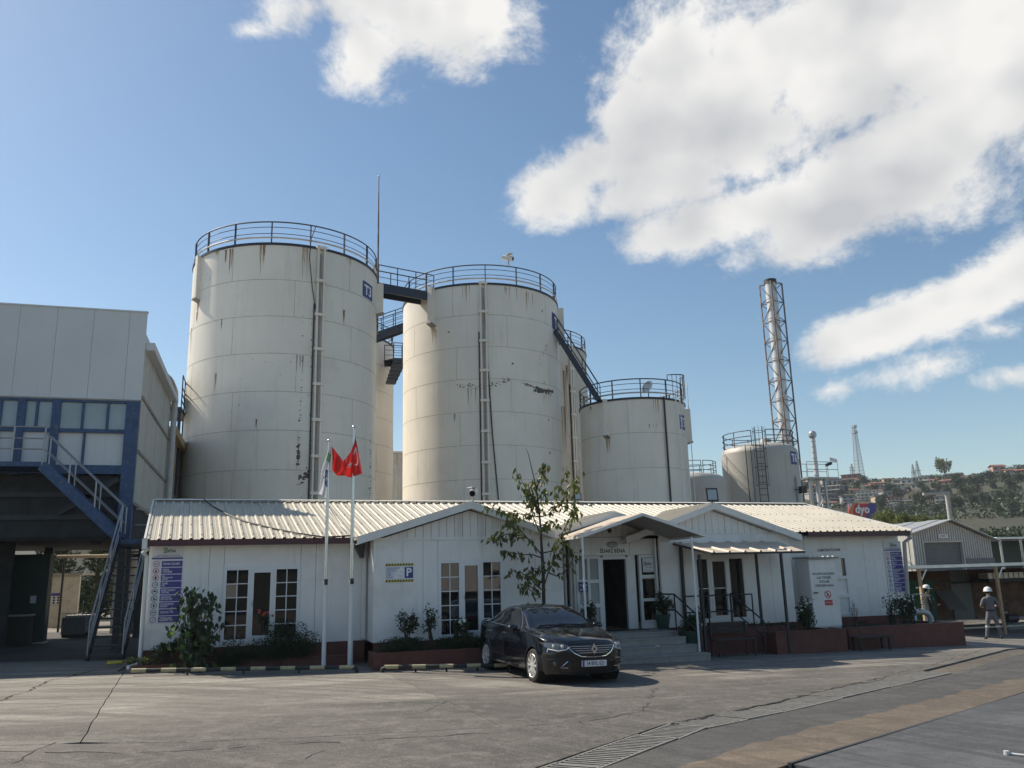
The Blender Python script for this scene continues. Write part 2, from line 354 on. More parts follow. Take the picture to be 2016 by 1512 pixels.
# ------------------------------------------------------------------ ground
def ground_mat(name, base, dark, pale, streak_rot=8, crack=.6, pale_amt=.8, dark_amt=.8, rough=.8, lane=False):
    m = bpy.data.materials.new(name); m.use_nodes = True; nt = m.node_tree; N = nt.nodes; L = nt.links; b = N['Principled BSDF']
    pos = N.new('ShaderNodeNewGeometry').outputs['Position']
    def nz(sc, mp=None, rot=0, det=6, ro=.6, dist=0.):
        n = N.new('ShaderNodeTexNoise'); n.inputs['Scale'].default_value = sc; n.inputs['Detail'].default_value = det; n.inputs['Roughness'].default_value = ro; n.inputs['Distortion'].default_value = dist
        k = N.new('ShaderNodeMapping'); k.inputs['Scale'].default_value = mp or (1, 1, 1); k.inputs['Rotation'].default_value = (0, 0, R(rot)); L.new(pos, k.inputs[0]); L.new(k.outputs[0], n.inputs[0]); return n.outputs[0]
    def mix(f, a, c, lo, hi, amt):
        r = N.new('ShaderNodeMapRange'); r.interpolation_type = 'SMOOTHSTEP'; L.new(f, r.inputs[0]); r.inputs[1].default_value = lo; r.inputs[2].default_value = hi; r.inputs[4].default_value = amt
        x = N.new('ShaderNodeMix'); x.data_type = 'RGBA'; L.new(r.outputs[0], x.inputs[0])
        for i, v in ((6, a), (7, c)):
            if isinstance(v, tuple): x.inputs[i].default_value = (*v, 1)
            else: L.new(v, x.inputs[i])
        return x.outputs[2]
    c = mix(nz(.35), tuple(v*.88 for v in base), tuple(v*1.1 for v in base), .3, .7, 1)
    c = mix(nz(.55, (.32, 1.5, 1), streak_rot, 8, .65, .6), c, pale, .47, .60, pale_amt)      # worn pale patches drawn out by traffic
    c = mix(nz(.9, (.16, 2.4, 1), streak_rot-4, 6, .6, .8), c, dark, .44, .66, dark_amt)      # tyre sweeps
    c = mix(nz(.16, (1, 1.6, 1), 12, 5, .6, 1.), c, dark, .46, .60, .75)      # darker, oil-soaked lanes
    c = mix(nz(2.2, (.35, 1.6, 1), streak_rot+5, 7, .7, .5), c, tuple(v*.72 for v in base), .52, .66, .5)
    sb_ = N.new('ShaderNodeVectorMath'); sb_.operation = 'SUBTRACT'; L.new(pos, sb_.inputs[0]); sb_.inputs[1].default_value = (-9., 4., 0)      # tyre tracks of lorries turning in the yard
    sx_ = N.new('ShaderNodeSeparateXYZ'); L.new(sb_.outputs[0], sx_.inputs[0])
    def m2(op, a_, b_):
        k = N.new('ShaderNodeMath'); k.operation = op
        for i_, v_ in enumerate((a_, b_)):
            if isinstance(v_, (int, float)): k.inputs[i_].default_value = v_
            else: L.new(v_, k.inputs[i_])
        return k.outputs[0]
    rad = m2('SQRT', m2('ADD', m2('MULTIPLY', sx_.outputs[0], sx_.outputs[0]), m2('MULTIPLY', sx_.outputs[1], sx_.outputs[1])), 0.); ang = m2('ARCTAN2', sx_.outputs[1], sx_.outputs[0])
    cb_ = N.new('ShaderNodeCombineXYZ'); L.new(m2('MULTIPLY', rad, 3.2), cb_.inputs[0]); L.new(m2('MULTIPLY', ang, 2.2), cb_.inputs[1])
    tn = N.new('ShaderNodeTexNoise'); tn.inputs['Scale'].default_value = 1.; tn.inputs['Detail'].default_value = 7; tn.inputs['Roughness'].default_value = .65; L.new(cb_.outputs[0], tn.inputs[0])
    if lane:      # the lorry lane along the drain is blackened by tyres and oil
        sp = N.new('ShaderNodeSeparateXYZ'); L.new(pos, sp.inputs[0])
        ln = m2('ADD', m2('SUBTRACT', m2('SUBTRACT', sp.outputs[1], 14.6), m2('MULTIPLY', sp.outputs[0], .12)), m2('MULTIPLY', m2('SUBTRACT', nz(.5, (.35, 1.6, 1), 6, 6, .6, .4), .5), 14.))
        lm = N.new('ShaderNodeMapRange'); lm.interpolation_type = 'SMOOTHSTEP'; L.new(ln, lm.inputs[0]); lm.inputs[1].default_value = -2.2; lm.inputs[2].default_value = 2.2; lm.inputs[3].default_value = .52; lm.inputs[4].default_value = 1.42
        mu = N.new('ShaderNodeMix'); mu.data_type = 'RGBA'; mu.blend_type = 'MULTIPLY'; mu.inputs[0].default_value = 1; L.new(c, mu.inputs[6]); L.new(lm.outputs[0], mu.inputs[7]); c = mu.outputs[2]
    c = mix(tn.outputs[0], c, tuple(v*.62 for v in base), .49, .57, .85)
    c = mix(nz(3.3, None, 20, 8, .72), c, tuple(v*1.45 for v in base), .52, .60, .35)
    c = mix(nz(5.5, (.5, 1.3, 1), 15, 8, .75), c, tuple(v*.55 for v in base), .53, .61, .4)
    c = mix(nz(13., None, 70, 6, .75), c, tuple(v*.6 for v in base), .54, .62, .28)
    c = mix(nz(17., None, 33, 6, .75), c, tuple(v*1.55 for v in base), .56, .63, .28)
    c = mix(nz(7., None, 0, 5, .7), c, tuple(v*.5 for v in base), .57, .66, .6)              # oil and dirt spots
    c = mix(nz(45., None, 0, 3, .7), c, tuple(v*1.7 for v in base), .55, .66, .75)
    c = mix(nz(30., None, 40, 3, .7), c, tuple(v*.5 for v in base), .57, .66, .65)            # aggregate
    vor = N.new('ShaderNodeTexVoronoi'); vor.feature = 'DISTANCE_TO_EDGE'; vor.inputs['Scale'].default_value = .33
    wob = N.new('ShaderNodeVectorMath'); wob.operation = 'ADD'; nn = N.new('ShaderNodeTexNoise'); nn.inputs['Scale'].default_value = 1.3; nn.inputs['Detail'].default_value = 8
    L.new(pos, nn.inputs[0]); L.new(pos, wob.inputs[0]); L.new(nn.outputs['Color'], wob.inputs[1]); L.new(wob.outputs[0], vor.inputs['Vector'])
    r = N.new('ShaderNodeMapRange'); L.new(vor.outputs['Distance'], r.inputs[0]); r.inputs[1].default_value = .0; r.inputs[2].default_value = .006; r.inputs[3].default_value = 1; r.inputs[4].default_value = 0
    gate = N.new('ShaderNodeMapRange'); L.new(nz(.22, None, 30), gate.inputs[0]); gate.inputs[1].default_value = .52; gate.inputs[2].default_value = .6
    mm = N.new('ShaderNodeMath'); mm.operation = 'MULTIPLY'; L.new(r.outputs[0], mm.inputs[0]); L.new(gate.outputs[0], mm.inputs[1])
    c = mix(mm.outputs[0], c, tuple(v*.25 for v in base), 0, 1, crack)
    L.new(c, b.inputs['Base Color']); b.inputs['Roughness'].default_value = rough
    bn = N.new('ShaderNodeBump'); bn.inputs['Strength'].default_value = .6; bn.inputs['Distance'].default_value = .01; L.new(nz(25., None, 0, 8, .7), bn.inputs['Height']); L.new(bn.outputs[0], b.inputs['Normal'])
    MATS[name] = m
ground_mat('concrete', (.165, .152, .133), (.088, .081, .072), (.245, .228, .198), lane=True)
ground_mat('asphalt_patch', (.085, .082, .078), (.055, .053, .051), (.13, .123, .113), 26, pale_amt=.5)
ground_mat('dirt_strip', (.155, .122, .09), (.085, .071, .056), (.21, .165, .12), 26, .2)
ground_mat('plate_steel', (.085, .087, .09), (.06, .062, .065), (.13, .133, .136), 26, .1, rough=.75)
ground_mat('earth', (.13, .11, .085), (.07, .06, .05), (.20, .17, .13), 0, .2)
ground_mat('concrete_pale', (.178, .165, .143), (.10, .093, .082), (.295, .275, .238), 6, lane=True)
mat('joint_dark', (.035, .032, .028), .95, var=.3, scale=20)
def grid_axis(a, b, step): n = max(1, int((b-a)/step)); return [a+(b-a)*i/n for i in range(n+1)]
xs = grid_axis(-900, -60, 120)[:-1] + grid_axis(-60, 19.6, 7)[:-1] + grid_axis(19.6, 27, 2.5)[:-1] + grid_axis(27, 80, 7)[:-1] + grid_axis(80, 1200, 140)
ys = grid_axis(-200, -30, 40)[:-1] + grid_axis(-30, 100, 10)[:-1] + grid_axis(100, 1300, 150)
mb = MB(); nx = len(xs)
for y in ys:
    for x in xs: mb.v.append(Vector((x, y, g(x)-.035)))
for j in range(len(ys)-1):
    for i in range(nx-1): mb.f.append((j*nx+i, j*nx+i+1, (j+1)*nx+i+1, (j+1)*nx+i))
struct('ground', mb, 'earth')
def jag(pts, step=.35, amp=.02, seed=0):
    rr = random.Random(seed); out = []
    for a, b in zip(pts[:-1], pts[1:]):
        a = Vector(a[:2]); b = Vector(b[:2]); n = max(1, int((b-a).length/step)); nn = Vector((-(b-a).y, (b-a).x)).normalized()
        for i in range(n): out.append(a + (b-a)*(i/n) + nn*(rr.uniform(-amp, amp) if i else 0))
    out.append(Vector(pts[-1][:2])); return out
def q2(px, py): p = G(px, py); return (p.x, p.y)
def offs(line, d):
    out = []
    for i, p in enumerate(line):
        t = (line[min(i+1, len(line)-1)] - line[max(i-1, 0)]).normalized(); out.append(p + Vector((-t.y, t.x))*d)
    return out
LA = jag([q2(245, 1322), q2(195, 1400), q2(120, 1530), (-1.6, 6), (-1.2, 1.0), (-1.0, -8)], amp=.012, seed=1)
LB = jag([q2(757, 1325), q2(880, 1380), q2(990, 1432)], amp=.03, seed=2)
LC = jag([(-9, 13.2), q2(0, 1468), q2(400, 1460), q2(700, 1446), q2(990, 1432)], amp=.05, seed=3)
def near(line, pt): return min(range(len(line)), key=lambda i: (line[i]-Vector(pt)).length)
iAC = near(LA, LC[near(LC, q2(160, 1467))]); iCA = near(LC, LA[iAC])
yard = bpy.data.objects.new('yard', None); C.objects.link(yard); yard['kind'] = 'structure'; BASE[yard.name] = Vector()
def slab(poly, m, th=.05, dz=0., name='concrete_slab', parent=yard):
    pts = [(p[0], p[1]) for p in poly]; n = len(pts)
    vs, _, fs, *_q = delaunay_2d_cdt([Vector(p) for p in pts], [(i, (i+1) % n) for i in range(n)], [], 1, 1e-6)
    bm = bmesh.new(); top = [bm.verts.new((v.x, v.y, 0)) for v in vs]; bot = {}
    for f in fs:
        try: bm.faces.new([top[i] for i in f])
        except ValueError: pass
    for e in [e for e in bm.edges if len(e.link_faces) == 1]:
        q = []
        for v in e.verts:
            if v not in bot: bot[v] = bm.verts.new((v.co.x, v.co.y, -1))
            q.append(v)
        bm.faces.new((q[0], q[1], bot[q[1]], bot[q[0]]))
    for cut in (-9., 19.6, 26., 27.):
        bmesh.ops.bisect_plane(bm, geom=bm.verts[:]+bm.edges[:]+bm.faces[:], plane_co=(cut, 0, 0), plane_no=(1, 0, 0))
    for v in bm.verts: v.co.z = g(v.co.x)+dz+(v.co.z*th)
    bmesh.ops.recalc_face_normals(bm, faces=bm.faces)
    me = bpy.data.meshes.new(name); bm.to_mesh(me); bm.free(); return link(name, me, m, parent)
w = .008
NB = 24.0
# slab west of joint A, north of crack C
Aw = offs(LA[:iAC+1], -w); Ae = offs(LA[:iAC+1], w); Cn = offs(LC, w); Cs = offs(LC, -w); Bw = offs(LB, -w); Be = offs(LB, w)
if Aw[3].x > Ae[3].x: Aw, Ae = Ae, Aw
if Bw[3].x > Be[3].x: Bw, Be = Be, Bw
if Cn[3].y < Cs[3].y: Cn, Cs = Cs, Cn
slab([(-9, 21.9)] + [(Aw[0].x, 21.9)] + Aw[1:] + list(reversed(Cn[:iCA])), 'concrete')
slab([(Ae[0].x, NB)] + Ae[1:] + Cn[iCA+1:-1] + [Vector((LC[-1].x-w, LC[-1].y+w))] + list(reversed(Bw[1:-1])) + [(Bw[0].x, NB)], 'concrete_pale')
DR = [Vector(q2(1040, 1517)), Vector(q2(1307, 1427)), Vector(q2(1522, 1384)), Vector(q2(1677, 1350)), Vector(q2(1800, 1325)), Vector(q2(2016, 1275))]
d0 = (DR[1]-DR[0]).normalized(); DR = [DR[0]-d0*12] + DR + [DR[-1] + Vector((16, 9))]
DN = offs(DR, .02)    # far edge of the drain channel
rest = [(Be[0].x, NB)] + Be[1:-1] + [Vector((LC[-1].x+w, LC[-1].y))] + list(reversed(Cs[:-1])) + [(-9, -8)] + [(DN[0].x, DN[0].y)] + DN[1:] + [(46, NB)]
slab(rest, 'concrete')
# left passage slabs, the middle one painted darker where the building's shade falls
slab([(-16, 21.95), (-3.0, 21.95), (-3.0, 25.4), (-16, 26.2)], 'concrete'); slab([(-16, 26.21), (-3.0, 25.41), (-3.0, 40.), (-16, 40.)], 'shaded_oily_concrete'); slab([(-16, 40.01), (-3.0, 40.01), (-3.0, 75), (-16, 75)], 'concrete')
slab([(-40, -8), (-9.05, -8), (-9.05, 21.9), (-40, 21.9)], 'concrete')
slab([(19.9, 24.05), (60, 24.05), (60, 70), (19.9, 70)], 'concrete')
# south of the drain: dark asphalt, brown dirt strip, steel weighbridge
DS = offs(DR, -.60)
br_up = [Vector(q2(1327, 1512)), Vector(q2(1432, 1478)), Vector(q2(1647, 1420)), Vector(q2(2016, 1333))]
b0 = (br_up[1]-br_up[0]).normalized(); br_up = [br_up[0]-b0*12] + br_up + [br_up[-1]+(br_up[-1]-br_up[-2]).normalized()*18]
pl = [Vector(q2(1557, 1505)), Vector(q2(2016, 1363))]
p0 = (pl[1]-pl[0]).normalized()
br_up = [Vector(p) for p in jag(br_up, .3, .07, 9)]
slab([tuple(p) for p in DS] + [tuple(p) for p in reversed(br_up)], 'asphalt_patch', dz=-.008, name='asphalt_strip')
pe = [pl[0]-p0*12, pl[1]+p0*18]; pn = Vector((-p0.y, p0.x))
slab([tuple(p) for p in br_up] + [tuple(pe[1]+pn*.03), tuple(pe[0]+pn*.03)], 'dirt_strip', dz=-.004, name='dirt_strip')
wb = thing('weighbridge', 'grey steel weighbridge deck set flush in the yard, lower right corner', 'weighbridge', (pl[0].x, pl[0].y, g(pl[0].x)))
def ppl(a, b): v = pl[0] + p0*a - pn*b; return (v.x, v.y)
for i, (a0, a1) in enumerate(((.0, 5.6), (5.615, 11.2), (11.215, 17))):
    me = slab([ppl(a0, .03), ppl(a1, .03), ppl(a1, 3.0), ppl(a0, 3.0)], 'plate_steel', dz=.006, name='deck_plate', parent=None); me.parent = wb; me.location = -BASE[wb.name]
mb = MB()
for a, b in ((-0.03, 17),): 
    v0 = pl[0]+p0*a; v1 = pl[0]+p0*b; mb.bar((v0.x, v0.y, g(v0.x)-.01), (v1.x, v1.y, g(v1.x)-.01), .045, .06)
part('frame_edge', mb, 'dark_steel', wb)
mb = MB(); p = G(1985, 1487); q = G(2030, 1492)
mb.tube([p+Vector((0, 0, .02)), q+Vector((0, 0, .02))], .012, 8); mb.tube([p+Vector((-.02, 0, .0)), p+Vector((-.02, 0, .05))], .03, 10)
single('steel_pin', mb, 'aluminium_light', 'small pale steel pin lying on the weighbridge deck', 'pin', loc=p)
# cracks as shallow dark gashes
def crack(pts, wid, seed, amp=.05, step=.18):
    line = jag(pts, step, amp, seed); rr = random.Random(seed); mb = MB(); n = len(line)
    lw = [wid*rr.uniform(.15, .9) for _ in line]
    for i, p in enumerate(line):
        t = (line[min(i+1, n-1)]-line[max(i-1, 0)]).normalized(); nn = Vector((-t.y, t.x))
        for s in (-1, 1):
            q = p+nn*(s*lw[i]/2); mb.v.append(Vector((q.x, q.y, g(q.x)+.004)))
    for i in range(n-1):
        if rr.random() < .87: mb.f.append((2*i, 2*i+1, 2*i+3, 2*i+2))
    me = bpy.data.meshes.new('crack'); me.from_pydata(mb.v, [], mb.f); return link('crack', me, 'joint_dark', yard)
crack([(-9, 12.6), q2(0, 1479), q2(240, 1484), q2(420, 1474), q2(700, 1459), q2(1010, 1440)], .035, 11, .06)
crack([q2(1006, 1432), q2(1110, 1424), q2(1210, 1412), q2(1265, 1400), q2(1290, 1355)], .03, 12, .07)
crack([q2(0, 1380), q2(60, 1358), q2(90, 1342), q2(160, 1326), q2(245, 1311)], .08, 13, .08)
crack([q2(20, 1505), q2(90, 1470), q2(110, 1462)], .03, 14)
crack([q2(1140, 1420), q2(1150, 1428), q2(1190, 1425)], .03, 15)
crack([q2(1640, 1352), q2(1720, 1338), q2(1830, 1310), q2(2016, 1268)], .025, 16, .05)
crack([q2(1320, 1428), q2(1420, 1404), q2(1540, 1380), q2(1680, 1347), q2(1760, 1330)], .07, 17, .06)
crack([q2(2016, 1300), q2(1900, 1325), q2(1760, 1360)], .02, 18, .05)
crack([q2(880, 1380), q2(840, 1400), q2(760, 1412)], .015, 19, .05); crack([q2(600, 1495), q2(640, 1478), q2(660, 1470)], .015, 20, .05)
# drain grates
gp = []; mid = offs(DR, -.29)
seglen = .98
def along(line, s):
    for a, b in zip(line[:-1], line[1:]):
        l = (b-a).length
        if s <= l: return a+(b-a)*(s/l), (b-a)/l
        s -= l
    return line[-1], (line[-1]-line[-2]).normalized()
tot = sum((b-a).length for a, b in zip(mid[:-1], mid[1:]))
channel = MB()
for a, b in zip(mid[:-1], mid[1:]): channel.bar((a.x, a.y, g(a.x)-.13), (b.x, b.y, g(b.x)-.13), .6, .02)
part('drain_channel', channel, 'dark_void', yard)
barmesh = MB().box(-.022, .022, -.255, .255, -.03, .012).mesh('bar'); barmesh.materials.append(MATS['grate'])
k = 0; s = 10.6; near_words = ['nearest', 'second nearest', 'third nearest', 'fourth nearest', 'fifth nearest', 'sixth nearest', 'seventh nearest', 'eighth nearest', 'ninth nearest', 'tenth nearest', 'eleventh nearest', 'twelfth nearest', 'thirteenth nearest', 'fourteenth nearest']
while s < tot-12 and k < 14:
    a, t = along(mid, s); b, _ = along(mid, s+seglen-.02); c = (a+b)/2; zc = g(c.x)-.012 + jit(.008)
    e = thing('drain_grate', f'{near_words[k]} slotted steel drain grate in the yard channel', 'drain grate', (c.x, c.y, zc), 'drain grates in the yard channel')
    ang = math.atan2(t.y, t.x) + jit(.02); e.rotation_euler = (0, math.atan(.016*t.x)+jit(.01), ang)
    fr = MB().box(-.485, .485, .255, .285, -.03, .014).box(-.485, .485, -.285, -.255, -.03, .014)
    fm = fr.mesh('frame'); fo = link('frame', fm, 'grate', e)
    nb = 10
    for i in range(nb):
        o = link('bar', barmesh, None, e); o.location = (-.45+.9*i/(nb-1), 0, 0); o.rotation_euler = (0, 0, R(12))
    s += seglen; k += 1
# ------------------------------------------------------------------ office building
YW, YG, YE, YH = 22.0, 20.9, 21.4, 21.2      # wall planes: main, first gable, entrance, third gable
ZB, ZE = .58, 3.06
off = thing('office_building', 'long low white office building with cream ribbed roof and three gables', 'office building', (-2.5, 22, .1))
TH = .1
def wallpanel(x0, x1, y, z0, z1, m='wall_white', th=TH): return part('wall_panel', MB().box(x0+.004, x1-.004, y, y+th, z0, z1), m, off)
def panels(xs, y, z0, z1, opening=None):
    """upright panels side by side; opening = (x0, x1, za, zb)"""
    for a, b in zip(xs[:-1], xs[1:]):
        yy = y + jit(.003)
        if opening and a >= opening[0]-.01 and b <= opening[1]+.01:
            wallpanel(a, b, yy, opening[3], z1)
            if opening[2] > z0+.02: wallpanel(a, b, yy, z0, opening[2])
        else: wallpanel(a, b, yy, z0, z1)
def window_unit(x0, x1, z0, z1, y, cols, door_glass='window_glass', name='window', parent=None, label=None):
    """cols: list of (width share, kind, nx, nz)"""
    fr = MB(); F_ = .075; yy = y-.03
    fr.box(x0, x1, yy, y+.08, z1-F_, z1); fr.box(x0, x1, yy, y+.08, z0, z0+F_)
    tot = sum(c[0] for c in cols); xs = [x0]
    for c in cols: xs.append(xs[-1] + (x1-x0)*c[0]/tot)
    for i, x in enumerate(xs):
        hw = .07 if 0 < i < len(xs)-1 else .075
        if i == 0: fr.box(x, x+hw, yy, y+.08, z0+F_, z1-F_)
        elif i == len(xs)-1: fr.box(x-hw, x, yy, y+.08, z0+F_, z1-F_)
        else: fr.box(x-hw/2, x+hw/2, yy, y+.08, z0+F_, z1-F_)
    wnd = part('window', fr, 'upvc', parent or off, label=label)
    part('reveal', MB().box(x0, x1, y+.30, y+.34, z0, z1), 'interior', wnd)
    for i, c in enumerate(cols):
        a = xs[i]+(.075 if i == 0 else .035); b = xs[i+1]-(.075 if i == len(cols)-1 else .035); zb, zt = z0+F_, z1-F_
        if c[1] == 'door':
            sash = MB(); q = .07
            sash.box(a, a+q, yy-.02, y+.05, zb, zt).box(b-q, b, yy-.02, y+.05, zb, zt).box(a+q, b-q, yy-.02, y+.05, zt-q, zt).box(a+q, b-q, yy-.02, y+.05, zb, zb+q)
            part('door_sash', sash, 'upvc', wnd); a += q; b -= q; zb += q; zt -= q
            part('handle', MB().tube([(a-.02, yy-.06, (zb+zt)/2-.05), (a-.02, yy-.06, (zb+zt)/2+.08)], .012, 6), 'galv', wnd)
        nxp, nzp = c[2], c[3]
        for ix in range(nxp):
            for iz in range(nzp):
                pa = a+(b-a)*ix/nxp; pb = a+(b-a)*(ix+1)/nxp; za = zb+(zt-zb)*iz/nzp; zc = zb+(zt-zb)*(iz+1)/nzp
                tilt = jit(.004)
                part('pane', MB().add([(pa, y+.02+tilt, za), (pb, y+.02-tilt, za), (pb, y+.02-tilt, zc), (pa, y+.02+tilt, zc)], [(0, 1, 2, 3)]), door_glass, wnd)
        bars = MB()
        for ix in range(1, nxp): x = a+(b-a)*ix/nxp; bars.box(x-.011, x+.011, y-.002, y+.012, zb, zt)
        for iz in range(1, nzp): z = zb+(zt-zb)*iz/nzp; bars.box(a, b, y-.004, y+.010, z-.011, z+.011)
        if nxp > 1 or nzp > 1: part('glazing_bar', bars, 'upvc', wnd)
    return wnd
# --- left section
w1a, w1b = PY(441, 1117, YW), PY(592, 1113, YW)
W1 = (w1a.x, w1b.x, .66, w1a.z)
panels([-2.5, -1.12, W1[0]], YW, ZB, ZE); panels([W1[0], W1[1]], YW, ZB, ZE, W1); panels([W1[1], 1.42, 2.72], YW, ZB, ZE)
window_unit(W1[0], W1[1], W1[2], W1[3], YW, [(1, 'fix', 2, 5), (.98, 'door', 1, 1), (1, 'fix', 2, 5)])
# end wall, back wall, plinth
part('end_wall', MB().box(-2.5, -2.42, YW+.1, 29.2, ZB, ZE), 'wall_white', off)
part('end_wall', MB().prism([(-2.46, 21.9, ZE), (-2.46, 29.2, ZE), (-2.46, 25.5, 4.22)], (.06, 0, 0)), 'gable_white', off)
part('end_wall', MB().hexa([(19.3, YW+.1, ZB), (19.38, YW+.1, ZB), (18.6, 29.2, ZB), (18.5, 29.2, ZB)], [(19.3, YW+.1, ZE), (19.38, YW+.1, ZE), (18.6, 29.2, ZE), (18.5, 29.2, ZE)]), 'wall_white', off)
part('end_wall', MB().prism([(19.25, 21.9, ZE), (18.4, 29.2, ZE), (18.5, 25.5, 4.15)], (.06, 0, 0)), 'gable_white', off)
part('back_wall', MB().box(-2.5, 18.6, 29.2, 29.3, 0, ZE), 'wall_white', off)
part('plinth', MB().box(-2.46, 2.66, 21.94, 22.1, -.3, ZB-.002), 'plinth_red', off)
part('plinth', MB().box(2.76, 7.9, 20.95, 21.1, -.3, ZB-.002), 'plinth_red', off)
part('plinth', MB().box(10.7, 15.3, 21.25, 21.4, -.4, ZB-.002), 'plinth_red', off)
part('plinth', MB().box(15.4, 19.36, 22.05, 22.15, -.5, ZB-.002), 'plinth_red', off)
part('plinth', MB().box(-2.46, -2.3, 22.1, 29.2, -.2, ZB-.002), 'plinth_red', off)
# --- first gable bay
gx0, gx1 = 2.72, PY(1090, 1100, YG).x
part('return_wall', MB().box(gx0, gx0+.1, YG+.1, YW, ZB, ZE), 'wall_white', off)
a, b = PY(862, 1103, YG), PY(990, 1103, YG)
W2 = (a.x, b.x, .62, a.z)
panels([gx0, 3.95, W2[0]], YG, ZB, ZE); panels([W2[0], W2[1]], YG, ZB, ZE, W2); panels([W2[1], gx1-.5, gx1+.25], YG, ZB, ZE)
window_unit(W2[0], W2[1], W2[2], W2[3], YG, [(1, 'fix', 2, 5), (.98, 'door', 1, 1), (1, 'fix', 2, 5)])
gable_z0 = PY(928, 1062, YG).z
ap1 = PY(928, 1000, YG)
def gable(xl, xr, xa, za, zl, zr, y, bw=.205, z0=None):
    """upright boards filling a gable triangle between xl..xr"""
    z0 = z0 if z0 is not None else ZE
    n = int(round((xr-xl)/bw)); bw = (xr-xl)/n
    def top(x): return zl+(za-zl)*(x-xl)/(xa-xl) if x < xa else zr+(za-zr)*(xr-x)/(xr-xa)
    for i in range(n):
        p, q = xl+bw*i+.006, xl+bw*(i+1)-.006; d = jit(.004)
        poly = [(p, y+d, z0), (q, y+d, z0), (q, y+d, max(z0+.01, top(q)))]
        if p < xa < q: poly.append((xa, y+d, za))
        poly.append((p, y+d, max(z0+.01, top(p))))
        part('board', MB().prism(poly, (0, .03, 0)), 'gable_white', off)
    part('gable_backing', MB().prism([(xl, y+.035, z0), (xr, y+.035, z0), (xr, y+.035, zr), (xa, y+.035, za), (xl, y+.035, zl)], (0, .05, 0)), 'seam_dark', off)
    part('cover_strip', MB().box(xl, xr, y-.012, y+.0, z0-.03, z0+.012), 'trim_white', off)
e1L = PY(703, 1062, YG-.25); e1R = PY(1092, 1050, YG-.25)
ap = PY(928, 991, YG-.25)
sl1 = (ap.z-e1L.z)/(ap.x-e1L.x)
gable(gx0+.02, gx1+.2, ap.x, ap.z-.16, ap.z-.16-sl1*(ap.x-gx0), ap.z-.16-sl1*(gx1+.2-ap.x), YG, z0=gable_z0)
panels([gx0, gx0+2.3, gx1+.25], YG+.002, ZE-.0, gable_z0-.035) if gable_z0-.035 > ZE+.02 else None
# main roof: ribbed sheets
EY, RY, EZ, RZ = 21.62, 25.5, 3.12, 4.33
def roofpt(u, v, dz=0.):   # u 0..1 along, v 0 eave .. 1 ridge
    x = (-2.55+(19.45+2.55)*u)*(1-v) + (-2.86+(18.55+2.86)*u)*v
    return Vector((x, EY+(RY-EY)*v, EZ+(RZ-EZ)*v+dz+v*(.04-.13*u)))
roof = part('roof', MB().hexa([(-2.5, EY+.05, EZ-.09), (19.35, EY+.05, EZ-.09), (18.9, 29.4, EZ-.10), (-2.7, 29.4, EZ-.10)], [(-2.5, EY+.05, EZ-.07), (19.35, EY+.05, EZ-.07), (18.9, 29.4, EZ-.08), (-2.7, 29.4, EZ-.08)]), 'interior', off)
RIBS = 92; per = 4; U = 1/RIBS
for k in range(RIBS//per):
    prof = []
    for j in range(per):
        u0 = (k*per+j)*U
        prof += [(u0, .0), (u0+U*.12, .034), (u0+U*.30, .034), (u0+U*.42, .0), (u0+U*.68, .0), (u0+U*.71, .008), (u0+U*.77, .008), (u0+U*.80, .0)]
    prof.append(((k*per+per)*U-.0002, .0)); mbs = MB(); n = len(prof); lift = .0012*(k % 2)
    for v in (-.012, .25, .5, .75, 1.0):
        for u, h in prof: mbs.v.append(roofpt(u, v, h+lift + (.003*math.sin(9*v+k))))
    for r_ in range(4):
        for i in range(n-1): mbs.f.append((r_*n+i, r_*n+i+1, (r_+1)*n+i+1, (r_+1)*n+i))
    part('roof_sheet', mbs, 'roof_cream', roof)
# rear slope
for k in range(12):
    x0 = -2.86+(18.55+2.86)*k/12; x1 = -2.86+(18.55+2.86)*(k+1)/12-.004
    part('roof_sheet', MB().hexa([(x0, RY, RZ-.02), (x1, RY, RZ-.02), (x1, 29.5, 3.08), (x0, 29.5, 3.08)], [(x0, RY, RZ+.0), (x1, RY, RZ+.0), (x1, 29.5, 3.1), (x0, 29.5, 3.1)]), 'roof_cream', roof)
for k in range(8):
    a = roofpt(k/8, 1, .05); b = roofpt((k+1)/8, 1, .05)
    part('ridge_cap', MB().hexa([a+Vector((0, -.13, -.02)), b+Vector((-.004, -.13, -.02)), b+Vector((-.004, 0, .015)), a+Vector((0, 0, .015))], [a+Vector((0, -.13, -.014)), b+Vector((-.004, -.13, -.014)), b+Vector((-.004, 0, .022)), a+Vector((0, 0, .022))]).hexa([a+Vector((0, 0, .015)), b+Vector((-.004, 0, .015)), b+Vector((-.004, .15, -.03)), a+Vector((0, .15, -.03))], [a+Vector((0, 0, .022)), b+Vector((-.004, 0, .022)), b+Vector((-.004, .15, -.02)), a+Vector((0, .15, -.02))]), 'trim_white', roof)
screws = MB()
for k in range(RIBS):
    for v in (.06, .3, .55, .8):
        p = roofpt((k+.21)*U, v+jit(.004), .05); screws.box(p.x-.012, p.x+.012, p.y-.012, p.y+.012, p.z-.016, p.z+.008)
part('roof_screws', screws, 'seam_dark', roof, kind='stuff')
# verge trims
for u, s in ((0, -1), (1, 1)):
    a, b = roofpt(u, -.012), roofpt(u, 1.0)
    part('verge_trim', MB().bar(a+Vector((s*.02, 0, -.03)), b+Vector((s*.02, 0, -.03)), .05, .16), 'trim_white', off)
